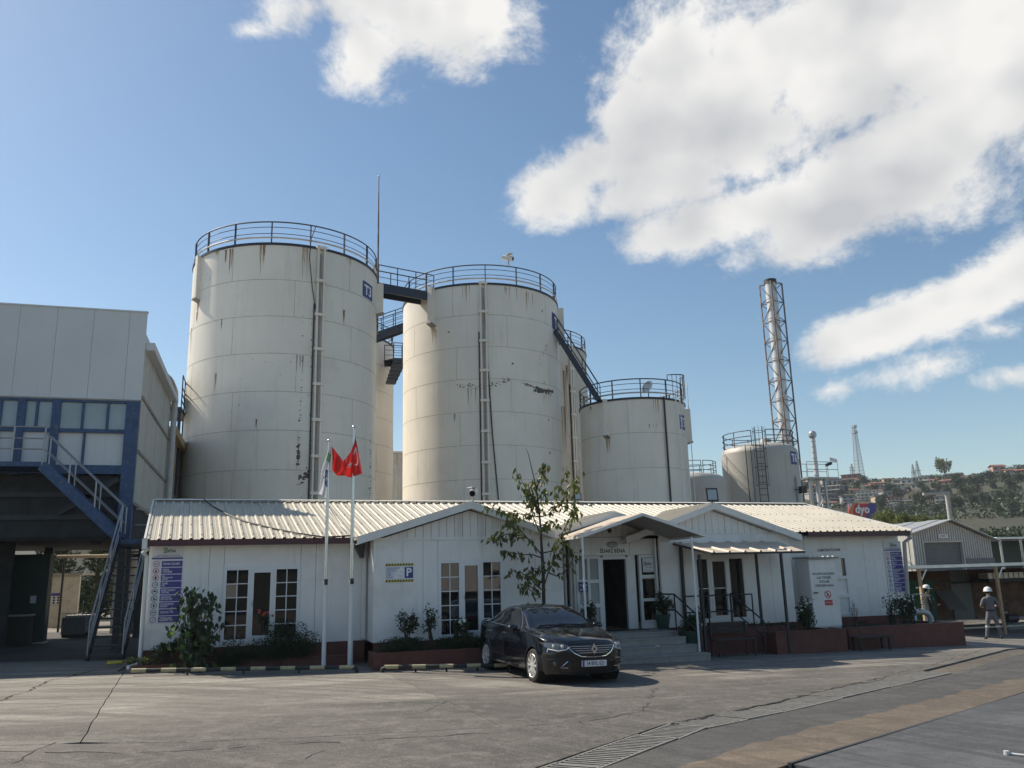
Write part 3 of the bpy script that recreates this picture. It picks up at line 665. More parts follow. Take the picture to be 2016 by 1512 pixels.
# maroon fascias and gutters along the eaves
for x0, x1 in ((-2.5, gx0-.12), (15.72, 19.42)):
    part('fascia', MB().box(x0, x1, EY-.05, EY+.02, EZ-.16, EZ-.012), 'maroon', off)
    part('soffit', MB().box(x0+.03, x1-.03, EY+.02, YW+.05, EZ-.15, EZ-.12), 'trim_white', off)
part('eave_cap', MB().box(-2.62, -2.505, EY-.06, EY+.16, EZ-.22, EZ+.02), 'trim_white', off)
# gable roofs (over bays one and three)
def gable_roof(xl, xr, xa, ze_l, ze_r, za, yf, ym='roof_cream'):
    def yb(z): return EY+(RY-EY)*(z-EZ)/(RZ-EZ)+.05
    for xe, ze in ((xl, ze_l), (xr, ze_r)):
        dx = xa-xe; dz = za-ze; n = 9
        ln = MB()
        prof = []
        for i in range(n):
            t0 = i/n; prof += [(t0, 0), (t0+.02, .035), (t0+.045, .035), (t0+.065, 0)]
        prof.append((1, 0)); m_ = len(prof)
        # ribs run from the ridge down, so they step along the depth
        poly = [(xe, yf, ze), (xa, yf, za), (xa, yb(za), za), (xe, max(yf+.3, yb(ze)), ze)]
        part('gable_roof_sheet', MB().prism(poly, (0, 0, .04)), ym, off)
        ridge_y = yb(za)-yf
        rb = MB()
        for k in range(int(ridge_y/.25)):
            y = yf+.12+.25*k
            # rib from ridge towards the eave until the valley
            t_end = 1. if y < yb(ze) else max(0, 1-(y-yb(ze))/(yb(za)-yb(ze)))
            if t_end > .05: rb.bar((xa, y, za+.05), (xa+(xe-xa)*t_end, y, za+(ze-za)*t_end+.05), .07, .035)
        part('roof_rib', rb, ym, off)
        # barge board on the rake
        d = Vector((dx, 0, dz)).normalized(); 
        part('barge_board', MB().hexa([(xe, yf-.05, ze-.13), (xe, yf, ze-.13), (xa, yf, za-.13), (xa, yf-.05, za-.13)], [(xe, yf-.05, ze+.05), (xe, yf, ze+.05), (xa, yf, za+.05), (xa, yf-.05, za+.05)]), 'trim_white', off)
        part('verge_soffit', MB().hexa([(xe, yf, ze-.12), (xe, yf+.28, ze-.12), (xa, yf+.28, za-.12), (xa, yf, za-.12)], [(xe, yf, ze-.1), (xe, yf+.28, ze-.1), (xa, yf+.28, za-.1), (xa, yf, za-.1)]), 'trim_white', off)
gable_roof(e1L.x, e1R.x, ap.x, e1L.z, e1R.z, ap.z, YG-.25)
# --- entrance bay
ex0, ex1 = PY(1120, 1060, YE).x, PY(1290, 1060, YE).x
dTL, dTR, dBL = PY(1182, 1098, YE), PY(1234, 1098, YE), PY(1192, 1243, YE)
DX0, DX1, DZ1 = dTL.x, dTR.x, dTL.z
panels([ex0, ex0+.02], YE, ZB, 3.0); wallpanel(ex0, DX0-.6, YE, DZ1+.06, 3.02); wallpanel(DX0-.6, DX1+.1, YE, DZ1+.06, 3.02); wallpanel(DX1+.1, ex1, YE, DZ1+.06, 3.02)
wallpanel(DX1+.02, DX1+.24, YE, ZB, DZ1+.055)
part('return_wall', MB().box(ex1-.1, ex1, YE+.1, YW+.4, ZB, 3.02), 'wall_white', off)
part('return_wall', MB().box(ex0, ex0+.1, YE+.1, YW+.4, ZB, 3.02), 'wall_white', off)
# side light of the entrance: three panes
a = PY(1264, 1100, YE); b = PY(1290, 1230, YE)
s0, s1 = PY(1256, 1093, YE).x, ex1-.02
wallpanel(s0, s1, YE, ZB, .72)
sidelight = window_unit(s0, s1, .72, DZ1+.05, YE, [(1, 'fix', 1, 3)])
for z in (1.33, 1.95): part('rail', MB().box(s0+.05, s1-.05, YE-.035, YE+.05, z-.04, z+.04), 'upvc', sidelight)
# open leaf and fixed leaf on the left
l0, l1 = PY(1133, 1105, YE).x, DX0-.01
leaf = window_unit(l0, l1, ZB+.02, DZ1+.05, YE, [(1, 'fix', 1, 3), (1, 'fix', 1, 3)], door_glass='window_pale')
for z in (1.22, 1.86): part('rail', MB().box(l0+.05, l1-.05, YE-.035, YE+.05, z-.045, z+.045), 'upvc', leaf)
wallpanel(ex0+.1, l0, YE, ZB, DZ1+.055)
part('doorway', MB().box(DX0, DX1, YE+1.6, YE+1.7, ZB-.05, DZ1).box(DX0-.05, DX0-.005, YE+.08, YE+1.6, ZB, DZ1).box(DX1+.005, DX1+.05, YE+.08, YE+1.6, ZB, DZ1).box(DX0, DX1, YE+.08, YE+1.6, DZ1, DZ1+.04), 'interior', off)
part('door_frame', MB().box(DX0-.008, DX0+.05, YE-.03, YE+.08, ZB, DZ1).box(DX1-.05, DX1+.02, YE-.03, YE+.08, ZB, DZ1).box(DX0+.05, DX1-.05, YE-.03, YE+.08, DZ1-.05, DZ1+.05), 'upvc', off)
b1 = PY(1206, 1010, YE-.2)
eL = PY(1085, 1048, YE-.2); 
sle = (b1.z-eL.z)/(b1.x-eL.x)
gable(ex0+.01, ex1, b1.x, b1.z-.14, b1.z-.14-sle*(b1.x-ex0), b1.z-.14-sle*(ex1-b1.x), YE, bw=.2, z0=3.06)
gable_roof(eL.x, 2*b1.x-eL.x, b1.x, eL.z, eL.z, b1.z, YE-.2)
part('alarm_siren', MB().lathe([(0, -.05), (.05, -.05), (.06, -.02), (.06, .0)], (PY(1201, 1045, YE-.05).x, YE-.0, 3.2), 16, 'y'), 'maroon', off, 40)
lmp = PY(1205, 1072, YE)
part('wall_lamp', MB().sphere((lmp.x, YE-.03, lmp.z), .17, .07, .085, 16, 8), 'grey_pipe', off, 40)
text('İDARİ BİNA', .135, PY(1206, 1085, YE-.004), 'text_dark', off, bold=.003)
# --- stretch between entrance and third gable, third gable bay
hx0, hx1 = PY(1300, 1060, YH).x, PY(1553, 1062, YH).x
a, b = PY(1365, 1096, YH), PY(1464, 1093, YH)
W3 = (a.x, b.x, .70, a.z)
panels([ex1, W3[0]], YH, ZB, ZE); panels([W3[0], W3[1]], YH, ZB, ZE, W3); panels([W3[1], W3[1]+.85, hx1], YH, ZB, ZE)
w3 = window_unit(W3[0], W3[1], W3[2], W3[3], YH, [(.85, 'fix', 1, 2), (1.2, 'door', 1, 2), (1.05, 'fix', 1, 1)])
part('return_wall', MB().box(hx1-.1, hx1, YH+.1, YW, ZB, ZE), 'wall_white', off)
e3L = PY(1300, 1030, YH-.2); a3 = PY(1405, 993, YH-.2); e3R = PY(1577, 1056, YH-.2)
sl3 = (a3.z-e3R.z)/(e3R.x-a3.x); xl3 = a3.x-(e3R.x-a3.x)
gable(xl3+.5, hx1, a3.x, a3.z-.15, a3.z-.15-sl3*(a3.x-xl3-.5), a3.z-.15-sl3*(hx1-a3.x), YH, z0=ZE+.02)
gable_roof(xl3, e3R.x, a3.x, e3R.z, e3R.z, a3.z, YH-.2)
# --- right section
panels([hx1, 15.9, 16.9, 18.05, 19.4], YW+.1, ZB, ZE)
text('LABORATUVAR', .12, PY(1632, 1083, YW+.094), 'text_dark', off, bold=.002)
# door strip with three panes beside the cabinet
a, b = PY(1643, 1098, YW+.08), PY(1668, 1230, YW+.08)
ls = window_unit(a.x-.12, a.x+.42, .62, a.z+.06, YW+.08, [(1, 'fix', 1, 3)])
for z in (1.2, 1.75): part('rail', MB().box(a.x-.07, a.x+.37, YW+.04, YW+.12, z-.05, z+.05), 'upvc', ls)
# downpipes
def pipe(pts, r=.045, m='grey_pipe', n=10): return part('downpipe', MB().tube(pts, r, n), m, off, 50)
a = PY(292, 1082, 21.85)
pipe([(-2.48, 21.7, 2.93), (-2.6, 21.75, 2.82), (-2.52, 21.86, 2.72), (-2.52, 21.86, .35), (-2.58, 21.75, .28), (-2.72, 21.5, .26)], .05, 'white_paint')
pipe([(19.44, 21.7, 3.0), (19.54, 21.7, 2.9), (19.4, 21.85, 2.76), (19.38, 21.98, .9)], .06)
mbp = MB().tube([PY(1800, 1205, 21.2), PY(1815, 1204, 21.2), PY(1827, 1208, 21.2), PY(1832, 1216, 21.2), PY(1835, 1232, 21.2)], .085, 12)
part('vent_pipe', mbp, 'grey_pipe', off, 50)
part('downpipe', MB().box(2.56, 2.66, 21.88, 21.97, .62, 2.98), 'white_paint', off)
part('gutter_funnel', MB().hexa([(2.5, 21.55, 2.6), (2.56, 21.55, 2.6), (2.56, 21.9, 2.6), (2.5, 21.9, 2.6)], [(2.3, 21.5, 3.0), (2.6, 21.5, 3.0), (2.6, 21.95, 3.0), (2.3, 21.95, 3.0)]), 'dark_steel', off)
dp = PY(1110, 1080, YE-.1)
part('downpipe', MB().tube([(dp.x, YE-.08, 3.0), (dp.x, YE-.08, .7)], .05, 10).tube([(dp.x+.16, YE-.06, 3.0), (dp.x+.16, YE-.06, .7)], .035, 10), 'grey_pipe', off, 50)
pd = PY(1340, 1085, YH-.05); part('downpipe', MB().tube([(pd.x, YH-.06, 2.85), (pd.x, YH-.06, .5)], .05, 10), 'dark_steel', off, 50)
# cable drooping over the left roof
cab = [PY(402, 986, 25.3), PY(420, 1000, 24.4), PY(450, 1016, 23.7), PY(490, 1031, 23.0), PY(540, 1043, 22.4), PY(590, 1053, 21.85), PY(640, 1060, 21.5), PY(690, 1057, 21.5)]
part('cable', MB().tube([p+Vector((0, 0, .03)) for p in cab], .022, 6), 'black_paint', off)
cab2 = [PY(640, 990, 25.2), PY(655, 1015, 23.6), PY(668, 1035, 22.6), PY(690, 1055, 21.6)]
part('cable', MB().tube([p+Vector((0, 0, .04)) for p in cab2], .012, 6), 'grey_pipe', off)
# ------------------------------------------------------------------ entrance canopy, steps, awning, signs
YC = 19.25
cl, ca, cr = PY(1143, 1056, YC), PY(1265, 1012, YC), PY(1388, 1054, YC)
cn = thing('entrance_canopy', 'grey pitched canopy on thin white posts over the entrance steps', 'canopy', (ca.x, YC, 0))
for e, nm in ((cl, 'l'), (cr, 'r')):
    bk = YE-.02
    part('roof_sheet', MB().hexa([(e.x, YC, e.z), (ca.x, YC, ca.z), (ca.x, bk, ca.z), (e.x, bk, e.z)], [(e.x, YC, e.z+.035), (ca.x, YC, ca.z+.035), (ca.x, bk, ca.z+.035), (e.x, bk, e.z+.035)]), 'canopy_board' if nm == 'r' else 'awning_beige', cn)
    part('edge_frame', MB().bar((e.x, YC-.02, e.z-.01), (ca.x, YC-.02, ca.z-.01), .04, .07).bar((e.x, YC, e.z-.02), (e.x, bk, e.z-.02), .04, .05), 'trim_white', cn)
part('ridge_purlin', MB().bar((ca.x, YC, ca.z-.03), (ca.x, YE, ca.z-.03), .05, .05), 'trim_white', cn)
pl_ = PY(1362, 1057, YC); 
part('post', MB().tube([(pl_.x, YC+.02, .12), (pl_.x, YC+.02, pl_.z)], .028, 8), 'white_paint', cn)
part('post', MB().tube([(cl.x+.05, YC+.02, .12), (cl.x+.05, YC+.02, cl.z)], .028, 8), 'white_paint', cn)
wp = PY(1288, 1058, YE-.1); part('post', MB().tube([(wp.x, YE-.12, ZB), (wp.x, YE-.12, 3.0)], .03, 8), 'white_paint', cn)
# steps
st = thing('entrance_steps', 'three grey stone steps up to the entrance door', 'steps', (9, 19, 0))
sx0 = 7.35
for i, (yf, z0, z1, xr) in enumerate(((18.95, -.2, .11, 10.68), (19.33, -.2, .285, 10.62), (19.72, -.2, .46, 10.45), (20.1, -.2, .575, 10.45))):
    n = 3; y1 = YE if i == 3 else (19.33, 19.72, 20.1)[i]
    for k in range(n):
        a = sx0+(xr-sx0)*k/n; b = sx0+(xr-sx0)*(k+1)/n-.005
        part('step_block', MB().box(a, b, yf, y1-.002, z0, z1-.03), 'stone_step', st)
        part('tread_slab', MB().box(a, b, yf-.025, y1-.002, z1-.028+jit(.001), z1), 'stone_step', st)
part('door_mat', MB().box(DX0-.2, DX1+.3, YE-.55, YE-.05, .577, .592), 'dark_steel', st)
# handrails beside the steps
def rail_thing(name, label, pts_list, r, m, cat='railing', group=None):
    base = Vector(pts_list[0][1][0]); t = thing(name, label, cat, base, group)
    for nm, pts in pts_list: part(nm, MB().tube(pts, r, 8), m, t)
    return t
hr = lambda x, y, z: Vector((x, y, z))
p1, p2, p3 = PY(1297, 1178, 20.9), PY(1330, 1178, 20.4), PY(1380, 1216, 19.3)
zt = ZB+.9
rail_thing('handrail', 'dark steel handrail running down the right side of the entrance steps', [
    ('top_rail', [(p1.x, 21.3, zt), (10.5, 20.3, zt), (10.62, 19.25, zt-.55)]), ('middle_rail', [(10.42, 21.3, zt-.4), (10.5, 20.3, zt-.4), (10.62, 19.25, zt-.95)]),
    ('post', [(10.5, 20.3, .57), (10.5, 20.3, zt)]), ('post', [(10.62, 19.25, .11), (10.62, 19.25, zt-.55)])], .022, 'dark_steel')
# awning with ribbed sheets
YA = 19.65
fa, fb = PY(1403, 1088, YA), PY(1585, 1086, YA); za0 = fa.z; ba = PY(1326, 1068, YH-.05); bb = PY(1530, 1066, YH-.05)
aw = thing('terrace_awning', 'beige ribbed metal awning on dark posts right of the entrance', 'awning', (12.5, 20, 0))
ns = 6
for k in range(ns):
    mbs = MB(); prof = []
    for j in range(2):
        u0 = (k*2+j)/(ns*2); du = 1/(ns*2); prof += [(u0, 0), (u0+du*.10, .04), (u0+du*.24, .04), (u0+du*.34, 0)] if j == 0 else [(u0, 0), (u0+du*.5, 0)]
    prof.append(((k+1)/ns-.002, 0)); n = len(prof)
    for v in (0, 1):
        for u, h in prof:
            f0 = Vector((fa.x+(fb.x-fa.x)*u, YA, za0)); b0 = Vector((ba.x+(bb.x-ba.x)*u, YH-.03, bb.z)); mbs.v.append(f0*(1-v)+b0*v+Vector((0, 0, h)))
    for i in range(n-1): mbs.f.append((i, i+1, n+i+1, n+i))
    part('roof_sheet', mbs, 'awning_beige', aw)
part('front_beam', MB().bar((fa.x, YA+.03, za0-.03), (fb.x, YA+.03, za0-.03), .04, .05), 'dark_steel', aw)
part('side_beam', MB().bar((fa.x, YA+.03, za0-.03), (ba.x, YH-.03, ba.z-.04), .04, .05).bar((fb.x, YA+.03, za0-.03), (bb.x, YH-.03, bb.z-.04), .04, .05), 'dark_steel', aw)
for px, y in ((1376, 19.7), (1488, 20.7), (1537, 19.7)):
    x = PY(px, 1092, y).x; zz = za0-.04 if y < 20 else za0+.15; part('post', MB().box(x-.03, x+.03, y-.03, y+.03, g(x)-.05, zz), 'dark_steel', aw)
# terrace railings behind the awning posts
def fence_rail(name, label, a, b, h, n, m='dark_steel', drop=0., group=None):
    a = Vector(a); b = Vector(b); t = thing(name, label, 'railing', a, group)
    for k, zz in (('top_rail', h), ('middle_rail', h*.5)): part(k, MB().tube([a+Vector((0, 0, zz)), b+Vector((0, 0, zz))], .02, 6), m, t)
    for i in range(n):
        p = a+(b-a)*(i/(n-1)); part('post', MB().tube([p+Vector((0, 0, drop)), p+Vector((0, 0, h))], .02, 6), m, t)
    return t
fence_rail('terrace_railing', 'dark railing in front of the window under the awning', (11.05, 20.75, .55), (13.1, 20.75, .55), .85, 4)
rail_thing('stair_railing', 'dark sloping railing down to the bench under the awning', [('top_rail', [(12.35, 20.6, 1.45), (12.75, 19.75, .75)]), ('middle_rail', [(12.35, 20.6, 1.0), (12.75, 19.75, .35)]), ('post', [(12.35, 20.6, .3), (12.35, 20.6, 1.45)]), ('post', [(12.75, 19.75, -.1), (12.75, 19.75, .75)])], .02, 'dark_steel')
# terrace slab under the awning
part('terrace', MB().box(10.72, 13.9, 20.35, YH+.04, -.2, .55), 'plinth_red', off)
# bench
bx0, bx1, by = 11.25, 12.4, 19.55; gz = g(11.8)
bn = thing('bench', 'dark wooden bench standing under the terrace awning', 'bench', (bx0, by, gz))
for k in range(3): part('seat_slat', MB().box(bx0, bx1, by+.13*k, by+.13*k+.11, gz+.40, gz+.43), 'tyre_brown', bn)
for k in range(2): part('back_slat', MB().box(bx0, bx1, by+.46+.02*k, by+.49+.02*k, gz+.55+.16*k, gz+.67+.16*k), 'tyre_brown', bn)
for x in (bx0+.06, bx1-.06):
    part('leg', MB().box(x-.02, x+.02, by+.02, by+.06, gz, gz+.4), 'dark_steel', bn); part('leg', MB().box(x-.02, x+.02, by+.42, by+.46, gz, gz+.86), 'dark_steel', bn)
# low bench by the right planter
bx0, bx1, by = 14.75, 15.9, 19.35; gz = g(15)
# planters: red rendered walls with soil
def planter(name, label, x0, x1, y0, y1, zt, soil_z=None, th=.14, ret=None):
    t = thing(name, label, 'planter', (x0, y0, g(x0)-.05)); zb = min(g(x0), g(x1))-.06
    part('front_wall', MB().box(x0, x1, y0, y0+th, zb, zt), 'plinth_red', t)
    part('end_wall', MB().box(x0, x0+th, y0+th, y1, zb, zt-.003), 'plinth_red', t); part('end_wall', MB().box(x1-th, x1, y0+th, y1, zb, zt-.003), 'plinth_red', t)
    part('coping', MB().box(x0-.015, x1+.015, y0-.015, y0+th+.01, zt+.001, zt+.03), 'plinth_red', t)
    part('soil', MB().box(x0+th, x1-th, y0+th, y1, zb, zt-.06), 'soil', t); return t
planter('planter', 'low brick-red planter under the sign board, left end of the office', -2.62, 2.35, 21.35, 21.93, .27)
planter('planter', 'brick-red planter below the first gable, behind the car', 2.62, 7.3, 19.75, 20.94, .40)
pa, pb = PY(1440, 1240, 19.6), PY(1670, 1240, 19.6)
planter('planter', 'brick-red planter between the awning posts and the gas cabinet', 13.05, PY(1668, 1260, 19.7).x, 19.7, 21.24, .42)
planter('planter', 'long brick-red planter at the right corner of the office', PY(1672, 1260, 20.1).x, 19.55, 20.1, 22.04, .40)
bz = thing('low_bench', 'low dark wooden seat in front of the right corner planter', 'bench', (15.5, 19.7, g(15)))
gz = g(15.5)
for k in range(3): part('seat_slat', MB().box(15.55, 16.65, 19.62+.13*k, 19.73+.13*k, gz+.33, gz+.36), 'tyre_brown', bz)
for x in (15.62, 16.55):
    for y in (19.66, 19.95): part('leg', MB().box(x-.03, x+.03, y-.03, y+.03, gz, gz+.33), 'tyre_brown', bz)
# parking guard rails of striped tube
def guard(label, a, b, n, first=0, bend=(True, True)):
    a = Vector(a); b = Vector(b); t = thing('parking_guard', label, 'guard rail', a, 'striped parking guard rails'); d = (b-a).normalized(); zc = Vector((0, 0, .115))
    pts = []
    if bend[0]: pts += [a-d*.06+Vector((0, 0, 0)), a-d*.05+Vector((0, 0, .07))]
    pts += [a+d*.05+zc, b-d*.05+zc]
    if bend[1]: pts += [b+d*.05+Vector((0, 0, .07)), b+d*.06]
    part('tube', MB().tube(pts, .043, 12), 'black_paint', t, 50)
    for k in range(n):
        if (k+first) % 2 == 0:
            u0, u1 = k/n, (k+1)/n; part('stripe', MB().tube([a+(b-a)*u0+zc, a+(b-a)*u1+zc], .0455, 12), 'yellow_paint', t, 50)
    for u in (.25, .5, .75): p = a+(b-a)*u; part('foot', MB().box(p.x-.02, p.x+.02, p.y-.02, p.y+.02, p.z-.05, p.z+.1), 'black_paint', t)
def gp3(px, py): p = G(px, py); return p
guard('long yellow and black striped tube rail before the flagpoles', gp3(258, 1331), gp3(697, 1324), 15, 0, (False, True))
guard('yellow and black striped tube rail running behind the car', gp3(757, 1324), gp3(1000, 1320), 9)
# flagpoles
def flagpole(px_b, py_b, px_t, py_t, Y, label, r):
    b = PY(px_b, py_b, Y); tpt = PY(px_t, py_t, Y); t = thing('flagpole', label, 'flagpole', (b.x, Y, g(b.x)), 'flagpoles before the office'); x = b.x; H = tpt.z
    part('lower_pole', MB().tube([(x, Y, g(x)-.03), (x, Y, 2.05)], [r*1.25, r*1.2], 12), 'white_paint', t, 50)
    part('upper_pole', MB().tube([(x, Y, 2.05), (x, Y, 3.6), (x, Y, H)], [r, r*.95, r*.75], 12), 'steel_bright', t, 50)
    part('finial', MB().sphere((x, Y, H+.05), .05, n=10, m=6), 'steel_bright', t, 60)
    part('crank_box', MB().box(x-.035, x+.045, Y-.11, Y-.045, 1.97, 2.1), 'dark_steel', t)
    return x, H
YP = 20.8
fx1, fz1 = flagpole(637, 1310, 648, 872, YP, 'shorter steel flagpole carrying the white company flag', .042)
fx2, fz2 = flagpole(689, 1312, 697, 845, YP, 'taller steel flagpole carrying the red national flag', .05)
# red flag: cloth hanging in a swag from the right pole towards the left one
def cloth(u, v):   # u 0..1 from the pole outward, v 0..1 top to bottom, outline taken from the hanging flag
    def lerp(a, b, t): return a+(b-a)*t
    top = [(697, 848), (699, 868), (690, 890), (676, 908), (666, 895), (653, 878)]
    bot = [(715, 932), (704, 936), (692, 939), (678, 938), (664, 936), (654, 925)]
    k = u*5; i = min(4, int(k)); t = k-i
    ax, ay = lerp(top[i][0], top[i+1][0], t), lerp(top[i][1], top[i+1][1], t); bx_, by_ = lerp(bot[i][0], bot[i+1][0], t), lerp(bot[i][1], bot[i+1][1], t)
    p = PY(lerp(ax, bx_, v), lerp(ay, by_, v), YP-.04); fold = .10*math.sin(u*14+v*2.2)+.05*math.sin(u*25-v*4)
    p.y += fold*(.35+.65*v) - .12*u*math.sin(v*3); return p
fl = thing('red_flag', 'red flag with white crescent and star hanging limp from the taller pole', 'flag', (fx2, YP, fz2-.8))
mb = MB(); nu, nv = 40, 26
for j in range(nv+1):
    for i in range(nu+1): mb.v.append(cloth(i/nu, j/nv))
for j in range(nv):
    for i in range(nu): mb.f.append((j*(nu+1)+i, j*(nu+1)+i+1, (j+1)*(nu+1)+i+1, (j+1)*(nu+1)+i))
fo = part('cloth', mb, 'flag_red', fl, 180)
def on_cloth(poly, fn, m, parent, name, dy=-.012, step=.03):
    es = [(i, (i+1) % len(poly)) for i in range(len(poly))]; xs_ = [p[0] for p in poly]; ys_ = [p[1] for p in poly]; pts = [Vector(p) for p in poly]
    x = min(xs_)+step/2
    while x < max(xs_):
        y = min(ys_)+step/2
        while y < max(ys_): pts.append(Vector((x, y))); y += step
        x += step
    vs, _, fs, *_r = delaunay_2d_cdt(pts, es, [], 1, 1e-5)
    me = MB().add([fn(v.x, v.y)+Vector((0, dy, 0)) for v in vs], [tuple(f) for f in fs])
    return part(name, me, m, parent)
cres = [(.20+.17*math.cos(t)*.8, .46+.26*math.sin(t)) for t in [R(38+i*12) for i in range(24)]]
cres += [(.235+.135*math.cos(t)*.8, .46+.205*math.sin(t)) for t in [R(314-i*12) for i in range(23)]]
on_cloth(cres, cloth, 'text_white', fl, 'crescent', -.015)
star = []
for i in range(10): q = R(180+36*i); rr_ = .10 if i % 2 == 0 else .042; star.append((.43+rr_*math.cos(q)*.8, .5+rr_*math.sin(q)*1.3))
on_cloth(star, cloth, 'text_white', fl, 'star', -.015)
def cloth2(u, v):   # u across, v down
    tl, tr, br_, bl = (647, 872), (652, 880), (645, 984), (625, 970)
    ax, ay = tl[0]+(tr[0]-tl[0])*u, tl[1]+(tr[1]-tl[1])*u; bx_, by_ = bl[0]+(br_[0]-bl[0])*u, bl[1]+(br_[1]-bl[1])*u
    p = PY(ax+(bx_-ax)*v, ay+(by_-ay)*v, YP-.05); p.y += .10*math.sin(u*7+v*1.5)*v; p.x += .02*math.sin(v*9); return p
f2 = thing('white_flag', 'white flag with blue lettering hanging from the shorter pole', 'flag', (fx1, YP, fz1-.8))
mb = MB(); nu, nv = 14, 26
for j in range(nv+1):
    for i in range(nu+1): mb.v.append(cloth2(i/nu, j/nv))
for j in range(nv):
    for i in range(nu): mb.f.append((j*(nu+1)+i, j*(nu+1)+i+1, (j+1)*(nu+1)+i+1, (j+1)*(nu+1)+i))
part('cloth', mb, 'cloth_white', f2, 180)
text('eha', 1., (0, 0, 0), 'sign_blue', f2, bold=.04, fn=lambda x, y: cloth2(.62-y*.75, .63-x*.24)+Vector((0, -.015, 0)))
on_cloth([(.15, .16), (.85, .16), (.8, .33), (.2, .33)], cloth2, 'sign_green', f2, 'emblem', -.013, .06)
# ------------------------------------------------------------------ signs
ROWS = ['SİGARA İÇİLMEZ', 'ATEŞLE\nYAKLAŞMA', 'CEP\nTELEFONUNUZU\nKAPATIN', 'AZAMİ\nHIZ', 'BARET TAKMAYI\nUNUTMA', 'KORUYUCU\nBOTUNU GİY', 'İŞ ELDİVENİNİ\nKULLAN', 'GÖZLÜK TAK', 'TOPRAKLAMA\nPENSESİNİ TAK']
def logo(x, z, s, y, parent):
    part('logo_mark', MB().box(x, x+s*.75, y-.003, y, z-s*.5, z+s*.55), 'sign_green', parent)
    text('D', s*.95, (x+s*.42, y-.005, z), 'text_white', parent, bold=-.004*s)
    text('eha', s*1.15, (x+s*.72, y-.004, z-.02*s), 'text_dark', parent, bold=.012*s, align='LEFT')
def rules_board(label, x0, x1, z0, z1, y):
    t = thing('rules_board', label, 'sign board', (x0, y, z0)); w_ = x1-x0; h = z1-z0
    part('board', MB().box(x0, x1, y-.012, y, z0, z1), 'sign_white', t); yf = y-.013
    logo(x0+w_*.36, z1-h*.075, w_*.17, yf, t)
    for k, zz in enumerate((.135, .152)): text('DEHA BİODİZEL SAN. TİC. A.Ş.' if k == 0 else 'SOLVENT DEPOLAMA VE KİMYA SAN.', w_*.052, (x0+w_/2, yf-.002, z1-h*zz), 'text_dark', t)
    part('header_bar', MB().box(x0, x1, yf-.002, yf, z1-h*.185, z1-h*.165), 'sign_purple', t)
    top = z1-h*.205; rh = (top-z0-.01)/9
    for i, s in enumerate(ROWS):
        za = top-rh*(i+.93); zb = top-rh*.05-rh*i
        part('purple_bar', MB().box(x0+w_*.33, x1-.004, yf-.002, yf, za, zb), 'sign_purple', t)
        text(s, rh*(.36 if '\n' in s else .42) if s.count('\n') < 2 else rh*.27, (x0+w_*.37, yf-.004, (za+zb)/2), 'text_white', t, align='LEFT', bold=.001, wscale=.72)
        cx, cz, cr_ = x0+w_*.16, (za+zb)/2, rh*.43
        ring = MB().lathe([(cr_, -.003), (cr_, -.001), (cr_*.82, -.001), (cr_*.82, -.003), (cr_, -.003)], (cx, yf, cz), 20, 'y'); part('symbol_ring', ring, 'sign_red' if i < 3 else 'text_dark', t)
        if i == 3: text('10', rh*.5, (cx, yf-.003, cz), 'text_dark', t)
        else:
            sm = MB()
            if i == 0: sm.box(cx-.55*cr_, cx+.45*cr_, yf-.003, yf-.001, cz-.1*cr_, cz+.1*cr_)
            elif i == 1: sm.prism([(cx-.35*cr_, yf-.002, cz-.5*cr_), (cx+.35*cr_, yf-.002, cz-.5*cr_), (cx+.25*cr_, yf-.002, cz), (cx, yf-.002, cz+.6*cr_), (cx-.3*cr_, yf-.002, cz)], (0, -.001, 0))
            elif i == 2: sm.box(cx-.3*cr_, cx+.3*cr_, yf-.003, yf-.001, cz-.5*cr_, cz+.5*cr_)
            elif i == 4: sm.prism([(cx-.6*cr_, yf-.002, cz-.15*cr_), (cx+.6*cr_, yf-.002, cz-.15*cr_), (cx+.35*cr_, yf-.002, cz+.4*cr_), (cx-.35*cr_, yf-.002, cz+.4*cr_)], (0, -.001, 0))
            elif i == 5: sm.prism([(cx-.3*cr_, yf-.002, cz+.5*cr_), (cx-.3*cr_, yf-.002, cz-.45*cr_), (cx+.55*cr_, yf-.002, cz-.45*cr_), (cx+.5*cr_, yf-.002, cz-.15*cr_), (cx+.05*cr_, yf-.002, cz), (cx+.05*cr_, yf-.002, cz+.5*cr_)], (0, -.001, 0))
            elif i == 6: sm.prism([(cx-.3*cr_, yf-.002, cz-.5*cr_), (cx+.25*cr_, yf-.002, cz-.5*cr_), (cx+.3*cr_, yf-.002, cz+.4*cr_), (cx-.2*cr_, yf-.002, cz+.5*cr_)], (0, -.001, 0))
            elif i == 7: sm.box(cx-.5*cr_, cx-.08*cr_, yf-.003, yf-.001, cz-.15*cr_, cz+.25*cr_).box(cx+.08*cr_, cx+.5*cr_, yf-.003, yf-.001, cz-.15*cr_, cz+.25*cr_)
            else: sm.box(cx-.05*cr_, cx+.05*cr_, yf-.003, yf-.001, cz-.1*cr_, cz+.5*cr_).box(cx-.4*cr_, cx+.4*cr_, yf-.003, yf-.001, cz-.2*cr_, cz-.1*cr_)
            part('symbol', sm, 'text_dark', t)
    return t
a, b = PY(301, 1073, YW), PY(362, 1073, YW); zb_ = PY(300, 1228, YW).z
rules_board('purple and white safety rules board at the left end of the office', a.x, b.x, zb_, a.z, YW-.004)
a, b = PY(1738, 1066, YW+.08), PY(1778, 1066, YW+.08); zb_ = PY(1760, 1166, YW+.08).z
rules_board('purple and white safety rules board at the right end of the office', a.x, a.x+.66, zb_, a.z, YW+.09)
